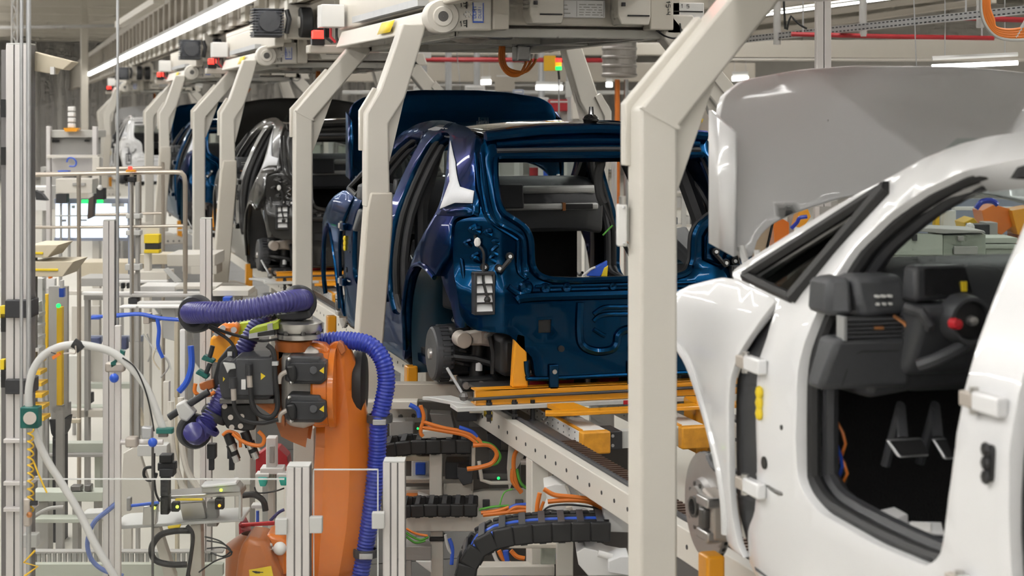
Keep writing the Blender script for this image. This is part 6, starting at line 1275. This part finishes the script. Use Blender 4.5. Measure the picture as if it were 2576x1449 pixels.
machine('gauge_stand', 'white gauge stand with two mint green cups', 'gauge', 690, 8.6, [('b', (669, 1102, 694, 1182, 8.6, .08), 'column', 'white'), ('b', (677, 1122, 690, 1165, 8.59, .02), 'column_slot', 'grey'), ('b', (654, 1178, 712, 1194, 8.58, .1), 'bar', 'white'), ('b', (642, 1192, 676, 1202, 8.56, .08), 'holder', 'white'), ('b', (696, 1192, 722, 1202, 8.56, .08), 'holder', 'white'), ('p', ([(648, 1202), (672, 1202), (668, 1224), (654, 1224)], 8.55, .06), 'cup', 'mint'), ('p', ([(700, 1202), (722, 1202), (720, 1222), (706, 1222)], 8.55, .06), 'cup', 'mint'), ('t', ([(610, 1246), (640, 1245), (662, 1260), (668, 1285)], 8.5, 8), 'hose', 'rubber'), ('b', (632, 1270, 660, 1280, 8.55, .06), 'valve', 'white'), ('t', ([(640, 1225), (650, 1240), (690, 1236), (715, 1228)], 8.5, 2), 'lead', 'black'), ('t', ([(648, 1285), (648, 1315)], 8.5, 4, 8, 0), 'blue_line', 'bluepl'), ('t', ([(680, 1310), (700, 1290), (715, 1282)], 8.5, 4), 'blue_line', 'violethose'), ('leg', (674, 688, 1190, 8.62, .06), 'column', 'cream')])
machine('cream_column', 'wide cream column right of the gauge stand, half hidden by the orange arm', 'column', 760, 9.0, [('b', (738, 1078, 790, 1180, 9.0, .2), 'shaft', 'cream'), ('leg', (738, 790, 1100, 9.02, .2), 'shaft', 'cream'), ('b', (590, 1080, 630, 1220, 9.3, .2), 'panel', 'paper_w'), ('leg', (592, 628, 1200, 9.32, .2), 'panel', 'cream')])
machine('cable_rack', 'rack with hanging blue and grey cables behind the orange robot', 'rack', 430, 10.5, [('b', (340, 770, 350, 860, 10.6, .05), 'upright', 'grey'), ('b', (438, 800, 448, 1000, 10.5, .06), 'upright', 'shade_tan'), ('b', (452, 830, 466, 1010, 10.4, .06), 'white_tube', 'white'), ('t', ([(290, 795), (350, 790), (400, 800), (460, 805)], 10.4, 5), 'blue_cable', 'bluepl'), ('t', ([(230, 800), (290, 792), (340, 790)], 10.4, 4), 'blue_cable', 'bluepl'), ('t', ([(395, 800), (400, 830), (398, 870), (410, 900)], 10.4, 5), 'blue_cable', 'bluepl'), ('t', ([(480, 870), (482, 920), (470, 960), (450, 985)], 10.3, 8), 'blue_cable', 'bluepl'), ('t', ([(370, 840), (380, 880), (372, 910)], 10.4, 2), 'grey_cable', 'grey'), ('t', ([(395, 850), (410, 890), (425, 920), (405, 950)], 10.4, 2), 'grey_cable', 'grey'), ('t', ([(360, 840), (390, 880), (420, 900), (430, 930)], 10.4, 2), 'grey_cable', 'greyl'), ('t', ([(400, 860), (385, 900), (402, 930)], 10.4, 2), 'grey_cable', 'shade_tan'), ('b', (360, 790, 375, 815, 10.4, .1), 'fitting', 'castal'), ('b', (382, 795, 400, 810, 10.4, .1), 'fitting', 'steel_d'), ('p', ([(405, 775), (440, 770), (445, 860), (410, 850)], 10.7, .1), 'plate', 'greyl'), ('b', (300, 770, 460, 776, 10.6, .1), 'top_bar', 'white'), ('leg', (440, 447, 1000, 10.5, .06), 'upright', 'shade_tan'), ('leg', (341, 349, 860, 10.6, .05), 'upright', 'grey'), ('t', ([(455, 1000), (456, 1100), (470, 1180), (500, 1230)], 9.8, 8), 'pale_hose', 'cream'), ('t', ([(430, 1010), (432, 1110), (450, 1200), (470, 1240)], 9.8, 8), 'pale_hose', 'cream'), ('b', (410, 960, 425, 1060, 10.3, .05), 'white_tube', 'cream')])
machine('panel_stand', 'cream slanted support panel under the cable arch', 'panel', 340, 9.6, [('p', ([(310, 1140), (345, 1120), (400, 1300), (300, 1300)], 9.8, .05), 'panel', 'cream'), ('b', (345, 1120, 420, 1148, 9.7, .1), 'motor', 'greyl'), ('leg', (310, 330, 1290, 9.82, .05), 'foot', 'cream')])
for i, (x, y, d_) in enumerate(((130, 420, 22), (90, 470, 20), (285, 500, 21))):
    machine('tool_trolley', ('grey tool trolley far back below the hooded cabinet', 'white trolley far back beside the left post', 'pale trolley far back between the railing posts')[i], 'trolley', x, d_, [('b', (x - 28, y, x + 28, y + 60, d_, .4), 'case', ('grey', 'white', 'greyl')[i]), ('b', (x - 20, y + 10, x + 20, y + 14, d_ - .02, .03), 'handle', 'steel_d'), ('leg', (x - 24, x - 18, y + 58, d_ + .1, .05), 'leg', 'grey'), ('leg', (x + 18, x + 24, y + 58, d_ + .1, .05), 'leg', 'grey')])
M['duct_metal'] = mat('duct_metal', (.30, .28, .26), .4, metal=.6, var=.15, scale=40)
M['cabinet_shade'] = mat('cabinet_shade_paint', (.36, .39, .33), .45, var=.04)  # darker copy of the cabinet paint, shade painted on its side
# ---------------------------------------------------------------- steelwork and services overhead, left and right
def beam(name, label, cat, pts, d0, d1, hpx, m, wid=.15, group=None):
    a = P(pts[0][0], pts[0][1], d0); b = P(pts[1][0], pts[1][1], d1); h = hpx * (d0 + d1) / 2 / F
    u = (b - a).normalized(); w_ = UP.cross(u).normalized(); v = u.cross(w_)
    return MB().box((a + b) / 2, ((b - a).length, wid, h), (u, w_, v)).one(name, m, label, cat, group, bevel=.005)
a = P(213, 300, 46); MB().bb(a.x - .09, a.x + .09, a.y, a.y + .3, 0, CZ).one('hall_column', 'cream_d', 'slender cream hall column behind the far hangers at left', 'column', bevel=.01)
beam('tie_beam', 'diagonal cream tie beam under the roof above the left column', 'beam', ((300, 62), (400, 0)), 30, 24, 16, 'cream_d')
beam('roof_truss', 'pale roof truss beam crossing the upper left corner', 'beam', ((-20, 70), (310, 64)), 40, 40, 8, 'grey')
t = thing('chain_hoist', 'grey lattice mast in the upper left corner behind the conduits', 'mast', P(38, 130, 26))
for k in range(7): PT(MB(), [(32 + 10 * (k % 2), 130 - 20 * k), (42 - 10 * (k % 2), 110 - 20 * k)], 26, 2, 6, 0).build('lattice', 'grey', t)
for x in (30, 44): PT(MB(), [(x, 135), (x, -10)], 26, 2.5, 6, 0).build('mast_tube', 'grey', t)
# right upper services
def pipe(pts, d, r, label):
    t = thing('sprinkler_pipe', label, 'pipe', P(pts[0][0], pts[0][1], d))
    PT(MB(), pts, d, r, 10, 0).build('pipe', 'redpaint', t)
    for i in (0, -1):
        p = P(pts[i][0] + (30 if i == 0 else -30), pts[i][1], d); q = p.copy(); q.z = CZ - .305; MB().tube([p, q], .006, 6).build('pipe_hanger', 'zinc', t)
beam('duct_beam', 'broad cream beam crossing behind the raised white bonnet', 'beam', ((1820, 124), (2700, 124)), 19, 15, 46, 'cream_d', .3)
beam('beam_highlight', 'thin lighter strip as highlight under the broad cream beam', 'beam', ((1820, 150), (2700, 152)), 18.9, 14.9, 6, 'cream', .4)  # lighter strip stands in for the highlight along the beam's underside
for i, (p, q, dd) in enumerate((((1850, 62), (2620, -40), 22), ((1850, 92), (2500, 0), 23), ((1900, 20), (2250, -25), 21))): beam('roof_purlin', ('upper of two slanting roof purlins at upper right', 'lower of two slanting roof purlins at upper right', 'short slanting purlin left of the grey hangers at the top')[i], 'beam', (p, q), dd, dd - 3, 14, 'girder', .1)
pipe([(1990, 86), (2250, 92), (2500, 96)], 13.6, 6, 'long red pipe above the raised white bonnet')
pipe([(2400, 44), (2620, 52)], 12.5, 7, 'short red pipe at the top right corner')
pipe([(880, 150), (1200, 150), (1560, 152)], 24, 6, 'red pipe seen between the hanger arms above the blue bonnet')
t = thing('cable_tray', 'perforated zinc cable tray slanting across the upper right', 'cable tray', P(2200, 60, 13))
A, B = P(1850, 102, 15), P(2640, 18, 11.5); u = (B - A).normalized(); w_ = UP.cross(u).normalized(); v = u.cross(w_); L = (B - A).length
MB().box((A + B) / 2, (L, .04, .052), (u, w_, v)).build('tray', 'zinc', t)
sl = MB()
n = 78
for k in range(n):
    for s in (-.016, .016): sl.box(A + u * (L * (k + .5) / n) - w_ * 0 + v * s + (-w_ if w_.y > 0 else w_) * .0205, (L / n * .5, .003, .009), (u, w_, v))
sl.build('slot_row', 'plastic', t, kind='stuff', smooth=0)
for i, (x, y1, dd) in enumerate(((1955, 112, 14.4), (2171, 92, 13.6), (2466, 70, 12.3))):
    MB().tube([P(x, -30, dd), P(x, y1, dd)], 9.5 * dd / F, 12).one('tray_hanger', 'grey', ('left', 'middle', 'right')[i] + ' of the three grey hanger rods holding the perforated tray', 'hanger rod', 'tray hanger rods')
t = profile_post(2055, 2091, -40, 520, 8.2, 'aluminium post dropping from the ceiling behind the white bonnet', cap=False, dep=.05)
t = thing('orange_coil', 'coil of orange and grey cables hanging in the top right corner', 'cable', P(2520, 100, 9))
for k in range(5): PT(MB(), [(2470 + 4 * k, -30), (2468 + 5 * k, 20), (2478 + 5 * k, 60 - 3 * k), (2505, 90 - 5 * k), (2545, 100 - 6 * k), (2600, 98 - 8 * k)], 9, 5, 8).build('cable', 'cable' if k else 'greyl', t)
PT(MB(), [(2600, 20), (2570, 70), (2555, 95)], 9, 5).build('cable', 'greyl', t)
MB().tube([P(2298, -20, 12), P(2306, 190, 12)], .004, 6).one('thin_wire', 'zinc', 'thin wire hanging down over the white bonnet', 'wire')
MB().tube([V((P(1130, 0, 20).x, P(1130, 0, 20).y, CZ)), P(1148, 118, 20), P(1162, 260, 20)], .006, 6).one('thin_wire', 'zinc', 'thin wire hanging behind the blue bonnet', 'wire')
MB().tube(smoothpath([V((P(1972, 8, 13).x, P(1972, 8, 13).y, CZ)), P(1972, 8, 13), P(1990, 40, 13), P(2012, 62, 13), P(2030, 72, 13)], 4), .0085, 6).one('black_lead', 'black', 'short black lead hanging at the cable tray', 'cable')
def lum(x0, y0, x1, y1, d, label):
    a, b = P(x0, y0, d), P(x1, y1, d); t = thing('tube_light', label, 'luminaire', (a + b) / 2)
    MB().tube([a, b], 6 * d / F, 10).build('tube', 'e_white', t); MB().tube([a + V((0, 0, .06)), b + V((0, 0, .06))], 6 * d / F, 6).build('housing', 'greyl', t)
    for f in (.15, .85):
        p = a.lerp(b, f); q = p.copy(); q.z = CZ - .305; MB().tube([p + V((0, 0, .06)), q], .004, 5).build('suspension', 'zinc', t)
lum(2345, 168, 2560, 158, 12.5, 'bright tube light right above the raised white bonnet')
lum(1842, 198, 1882, 197, 22, 'short bright tube light left of the raised white bonnet')
lum(1348, 220, 1415, 221, 26, 'bright tube light above the blue roof between the arms')
lum(1525, 213, 1540, 213, 26, 'tiny bright tube light beside the silver duct')
lum(1210, 207, 1235, 206, 28, 'tiny bright tube light left of the orange loops')
lum(1560, 182, 1570, 182, 27, 'tiny bright tube light under the silver duct edge')
# mid background between the arms
def bg(name, label, cat, rect, d, m, t=.3): return PB(MB(), *rect, d, t).one(name, m, label, cat, bevel=.01)
bg('wall_beam', 'wide beige crane beam seen between the hanger arms', 'beam', (860, 158, 1900, 205, ), 30, 'girder')
bg('wall_beam', 'upper beige crane beam behind the hanger frame', 'beam', (860, 108, 1900, 138), 31, 'cream_d')
bg('ledge', 'white ledge under the beige crane beam', 'beam', (860, 228, 1900, 237), 28, 'greyl')
bg('ledge', 'thin grey pipe ledge above the blue bonnet', 'beam', (1000, 212, 1500, 216), 29, 'grey')
for i, x in enumerate((1066, 1128, 1200, 1283, 1362, 1432)):
    MB().tube([P(x, 100, 27), V((P(x, 100, 27).x, P(x, 100, 27).y, 0))], .05, 8).one('steel_upright', 'zinc', 'upright number %s from the left behind the blue bonnet, slim and grey' % ('one', 'two', 'three', 'four', 'five', 'six')[i], 'upright', 'slim uprights behind the blue bonnet')
t = thing('silver_duct', 'fat ribbed silver duct right of the hanger arms', 'duct', P(1558, 200, 20))
MB().lathe(P(1558, 195, 20), UP, [(.17, 0), (.19, .01), (.19, .55), (.17, .56)], 24).build('duct', 'duct_metal', t)
for k in range(4): MB().lathe(P(1558, 193 - 22 * k, 20), UP, [(.19, 0), (.2, .01), (.2, .03), (.19, .04)], 24).build('duct_rib', 'duct_metal', t)
MB().tube([P(1553, 200, 20), V((P(1553, 200, 20).x, P(1553, 200, 20).y, 0))], 7 * 20 / F, 8).one('orange_pipe', 'cable', 'vertical orange pipe under the silver duct', 'pipe')
MB().tube([P(1575, 200, 20), V((P(1575, 200, 20).x, P(1575, 200, 20).y, 0))], 6 * 20 / F, 8).one('grey_pipe', 'zinc', 'vertical grey pipe beside the orange pipe', 'pipe')
t = thing('signal_tower', 'lit red amber and green signal tower right of the orange loops', 'signal lamp', P(1405, 200, 17))
for k, m in enumerate(('e_red', 'e_amber', 'e_green')): MB().cyl(P(1405, 156 + 10 * k, 17), P(1405, 147 + 10 * k, 17), 8 * 17 / F, n=12).build('lens', m, t)
PT(MB(), [(1405, 178), (1407, 200)], 17, 3, 8, 0).build('stem', 'black', t); MB().tube([P(1406, 198, 17), V((P(1406, 198, 17).x, P(1406, 198, 17).y, 0))], .008, 6).build('stem_tube', 'zinc', t); PB(MB(), 1368, 140, 1398, 178, 17.2, .1).build('amber_box', 'yellowp', t)
machine('grey_column', 'square grey junction post under the signal tower', 'post', 1425, 18, [('b', (1422, 205, 1438, 245, 18, .1), 'box', 'greyl'), ('b', (1426, 120, 1432, 205, 18, .05), 'pole', 'zinc'), ('leg', (1428, 1436, 245, 18, .05), 'pole', 'zinc')])
for i, (x0, y0, x1, y1, dd, m) in enumerate(((1245, 185, 1295, 230, 26, 'girder'), (1330, 245, 1380, 285, 25, 'white'), (1380, 250, 1435, 280, 24, 'redpaint'), (1170, 215, 1220, 232, 26, 'white'), (1040, 210, 1090, 262, 25, 'greyl'), (1440, 235, 1465, 300, 22, 'cream'), (1290, 225, 1318, 300, 24, 'bluegrey'), (1470, 250, 1520, 300, 24, 'grey'))):
    machine('storage_unit', ('beige box', 'white box', 'dark red box', 'white panel', 'pale locker', 'cream pillar', 'blue grey locker', 'grey locker')[i] + ' far behind the blue bonnet, ' + ('above the luminaire', 'right of the bonnet', 'beside the arm', 'over the bonnet', 'left behind the arm', 'at the arm', 'near the loops', 'right of the arm')[i], 'box', (x0 + x1) / 2, dd, [('b', (x0, y0, x1, y1, dd, .5), 'case', m), ('b', (x0 + 4, y0 + 4, x1 - 4, y0 + 8, dd - .01, .03), 'lid', 'greyl'), ('leg', (x0 + 2, x1 - 2, y1, dd + .1, .2), 'stand', 'grey')])
# equipment seen through the bodies
def rack(label, x0, x1, y0, y1, d, seed):
    rnd = random.Random(seed); t = floorthing('parts_rack', label, 'rack', (x0 + x1) / 2, d)
    for x in range(x0, x1 + 1, max(40, (x1 - x0) // 5)):
        a = P(x, y0, d); c = a.copy(); c.z = a.z / 2; MB().box(c, (.05, .05, a.z), CAX).build('upright', 'greyl', t)
    y = y0 + 20
    while y < y1:
        PB(MB(), x0, y, x1, y + 6, d - .02, .4).build('shelf', 'cream', t)
        x = x0 + 6
        while x < x1 - 20:
            w_ = rnd.randint(14, 40); hh = rnd.randint(14, 30)
            if rnd.random() < .75: PB(MB(), x, y - hh, x + w_, y, d + .02, .3).build('bin', rnd.choice(['red', 'greyl', 'white', 'cabinet', 'cabinet', 'cream', 'bluepl', 'shade_tan', 'redpaint']), t)
            x += w_ + 6
        y += rnd.randint(36, 50)
    return t
rack('parts rack with red and grey bins seen through the blue body', 1180, 1480, 340, 560, 17, 2)
rack('parts rack seen through the black and blue bodies', 760, 1120, 330, 560, 20, 4)
rack('parts rack far behind between the near arm and the white bonnet', 1600, 1800, 330, 620, 19, 8)
machine('white_equipment', 'tall white equipment column with blue squares seen through the blue tailgate', 'equipment', 1520, 13.5, [('b', (1490, 370, 1545, 520, 13.6, .3), 'upper_case', 'cream'), ('b', (1484, 425, 1550, 432, 13.5, .35), 'band', 'greyl'), ('b', (1484, 520, 1536, 690, 13.4, .3), 'lower_case', 'white'), ('b', (1540, 370, 1552, 690, 13.4, .1), 'profile', 'alu'), ('b', (1497, 620, 1510, 640, 13.38, .03), 'blue_square', 'hose_blue'), ('b', (1490, 644, 1508, 660, 13.38, .03), 'blue_square', 'hose_blue'), ('p', ([(1513, 634), (1520, 642), (1513, 652)], 13.38, .03), 'blue_mark', 'hose_blue'), ('b', (1500, 580, 1508, 620, 13.38, .03), 'dark_slot', 'plastic'), ('b', (1518, 540, 1528, 560, 13.38, .03), 'dark_slot', 'plastic'), ('leg', (1486, 1545, 690, 13.45, .3), 'plinth', 'grey')])
ac = PB(MB(), 1553, 515, 1578, 620, 5.45, .06).build('actuator_case', 'white', near_hanger, bevel=.004)
MB().cyl(P(1566, 514, 5.47), P(1566, 494, 5.47), .011, n=12).build('actuator_rod', 'steel', ac)
for y in (522, 612): MB().ball(P(1570, y, 5.44), .005, 8).build('actuator_nut', 'zinc', ac)
machine('hand_tool', 'blue and yellow hand tool lying on the blue tailgate sill', 'tool', 1505, 9.03, [('p', ([(1475, 694), (1500, 670), (1528, 656), (1528, 672), (1510, 696)], 9.03, .05), 'body', 'bluepl'), ('p', ([(1512, 696), (1520, 674), (1530, 668), (1528, 696)], 9.02, .05), 'tip', 'yellow'), ('t', ([(1466, 694), (1485, 678), (1498, 672)], 9.03, 3), 'cord', 'white')])
# orange robot behind the near arm
machine('line_robot', 'orange robot elbow beyond the blue body next to the white bonnet', 'robot', 1770, 12.5, [('p', ([(1730, 375), (1745, 360), (1768, 354), (1790, 360), (1800, 400), (1795, 470), (1770, 440), (1750, 410)], 12.5, .25), 'elbow', 'carrier'), ('p', ([(1738, 372), (1760, 364), (1785, 372), (1780, 385), (1755, 380)], 12.45, .1), 'elbow_ring', 'orange'), ('p', ([(1750, 300), (1775, 275), (1795, 275), (1795, 350), (1755, 350)], 12.8, .2), 'motor', 'grey'), ('p', ([(1762, 300), (1770, 298), (1766, 310)], 12.78, .02), 'warning_mark', 'yellow'), ('leg', (1760, 1830, 420, 12.9, .3), 'column', 'orange_d')])
machine('tan_board', 'tan board standing upright under the white bonnet', 'board', 1910, 11.5, [('p', ([(1875, 570), (1945, 545), (1928, 640), (1918, 690), (1880, 690)], 11.5, .03), 'board', 'tan'), ('p', ([(1945, 545), (1950, 548), (1928, 650), (1922, 650)], 11.49, .04), 'board_edge', 'black'), ('leg', (1880, 1920, 690, 11.5, .03), 'stand', 'grey')])
machine('robot_cell', 'orange robots with blue hoses in a cell seen past the white bonnet', 'robot', 2030, 15, [('p', ([(1945, 560), (1965, 548), (1985, 560), (1985, 640), (1950, 650)], 15, .3), 'arm', 'orange'), ('p', ([(2010, 525), (2030, 520), (2040, 545), (2020, 575), (2000, 570)], 14.8, .2), 'elbow', 'carrier'), ('t', ([(1990, 575), (2005, 560), (2012, 548), (2030, 545)], 14.6, 5), 'blue_hose', 'bluehose'), ('b', (1985, 520, 1998, 660, 15.3, .1), 'frame', 'grey'), ('b', (2050, 500, 2062, 640, 15.3, .1), 'frame', 'alu'), ('b', (2062, 505, 2110, 600, 15.6, .1), 'screen_mesh', 'grey'), ('leg', (1955, 1980, 640, 15, .2), 'base', 'orange_d'), ('leg', (2052, 2060, 640, 15.3, .1), 'frame', 'alu')])
machine('steel_cabinet', 'pale green steel cabinet with a dark lid seen through the white door opening', 'cabinet', 2330, 11, [('p', ([(2245, 583), (2372, 590), (2372, 642), (2245, 642)], 11, .02), 'front', 'cabinet'), ('b', (2245, 600, 2372, 680, 11.01, .4), 'body', 'cabinet'), ('p', ([(2372, 592), (2480, 588), (2480, 645), (2372, 648)], 11.02, .4), 'side', 'cabinet_shade'), ('p', ([(2245, 575), (2372, 588), (2480, 586), (2475, 580), (2340, 574)], 10.99, .4), 'lid', 'grey'), ('b', (2296, 590, 2308, 606, 10.98, .02), 'lock', 'plastic'), ('b', (2410, 594, 2425, 606, 10.98, .02), 'lock', 'grey'), ('b', (2400, 620, 2460, 640, 10.99, .02), 'vent', 'grey'), ('leg', (2250, 2470, 645, 11.05, .4), 'plinth', 'grey')])
machine('drawer_unit', 'pale drawer unit right of the green cabinet, behind the dashboard', 'cabinet', 2520, 11.3, [('b', (2478, 598, 2560, 612, 11.3, .3), 'drawer', 'cabinet'), ('b', (2478, 614, 2560, 626, 11.3, .3), 'drawer', 'cabinet'), ('b', (2480, 626, 2558, 700, 11.32, .3), 'body', 'cabinet'), ('leg', (2480, 2558, 690, 11.35, .3), 'plinth', 'grey')])
machine('robot_row', 'row of orange robots with a blue hose far behind the steering column', 'robot', 2500, 14, [('p', ([(2425, 560), (2450, 548), (2460, 560), (2455, 575), (2430, 580)], 14, .3), 'motor', 'yellowp'), ('p', ([(2470, 530), (2500, 515), (2540, 525), (2560, 560), (2520, 590), (2480, 580)], 14.3, .3), 'arm', 'orange'), ('p', ([(2545, 530), (2600, 520), (2600, 600), (2560, 590)], 14.2, .3), 'arm', 'carrier'), ('t', ([(2455, 525), (2470, 508), (2495, 505), (2510, 515)], 13.9, 7), 'blue_hose', 'bluehose'), ('b', (2480, 560, 2510, 600, 13.8, .2), 'control', 'grey'), ('s', (2440, 572, 13.7, 12), 'lamp_dome', 'white'), ('b', (2445, 565, 2490, 600, 13.75, .2), 'dark_unit', 'plastic'), ('leg', (2490, 2530, 590, 14.4, .3), 'base', 'orange_d'), ('leg', (2560, 2590, 590, 14.3, .3), 'base', 'orange_d')])
machine('cell_fence', 'grey cell fence with lamps and yellow posts behind the white car', 'fence', 2300, 16, [('b', (2260, 500, 2700, 640, 17, .05), 'mesh', 'bluegrey'), ('b', (2400, 521, 2590, 529, 15.8, .1), 'rail', 'white'), ('b', (2352, 530, 2364, 580, 15.5, .1), 'yellow_post', 'yellowp'), ('b', (2372, 530, 2405, 580, 15.6, .1), 'white_frame', 'white'), ('b', (2280, 520, 2330, 580, 15.9, .2), 'case', 'cabinet'), ('b', (2310, 545, 2330, 565, 15.5, .1), 'blue_case', 'bluepl'), ('b', (2280, 545, 2300, 570, 15.5, .1), 'orange_case', 'orange'), ('s', (2369, 498, 15.5, 7), 'green_lamp', 'e_green'), ('b', (2366, 505, 2372, 530, 15.5, .05), 'lamp_stem', 'black'), ('b', (2150, 520, 2280, 640, 17.2, .05), 'mesh', 'greyl'), ('leg', (2262, 2270, 600, 17, .05), 'fence_post', 'grey'), ('leg', (2420, 2428, 600, 17, .05), 'fence_post', 'grey'), ('leg', (2353, 2363, 580, 15.55, .1), 'yellow_post', 'yellowp'), ('s', (2215, 600, 13, 14), 'dome', 'white'), ('p', ([(2190, 620), (2240, 615), (2250, 645), (2190, 650)], 13, .3), 'light_case', 'greyl'), ('leg', (2200, 2240, 645, 13.1, .3), 'light_stand', 'grey')])

# papers and parts on the white car's floor
for i, (pts, m, lab) in enumerate((([(2200, 1318), (2250, 1306), (2285, 1326), (2240, 1342)], 'paper', 'crumpled white parts bag on the white sill'), ([(2262, 1322), (2370, 1324), (2375, 1350), (2300, 1345)], 'paper', 'white sheet of paper inside the white body'), ([(2290, 1310), (2345, 1316), (2345, 1336), (2295, 1338)], 'white', 'small white carton on the floor of the white body'))):
    z = ZG + .522
    q = [onZ(x, y, z + (.06 if i == 2 else 0)) for x, y in pts]
    MB().prism([p - V((0, 0, .06 if i == 2 else 0)) for p in q], (0, 0, (.035, .012, .06)[i])).one(('parts_bag', 'paper_sheet', 'small_carton')[i], m, lab, ('bag', 'paper', 'carton')[i], bevel=.004)
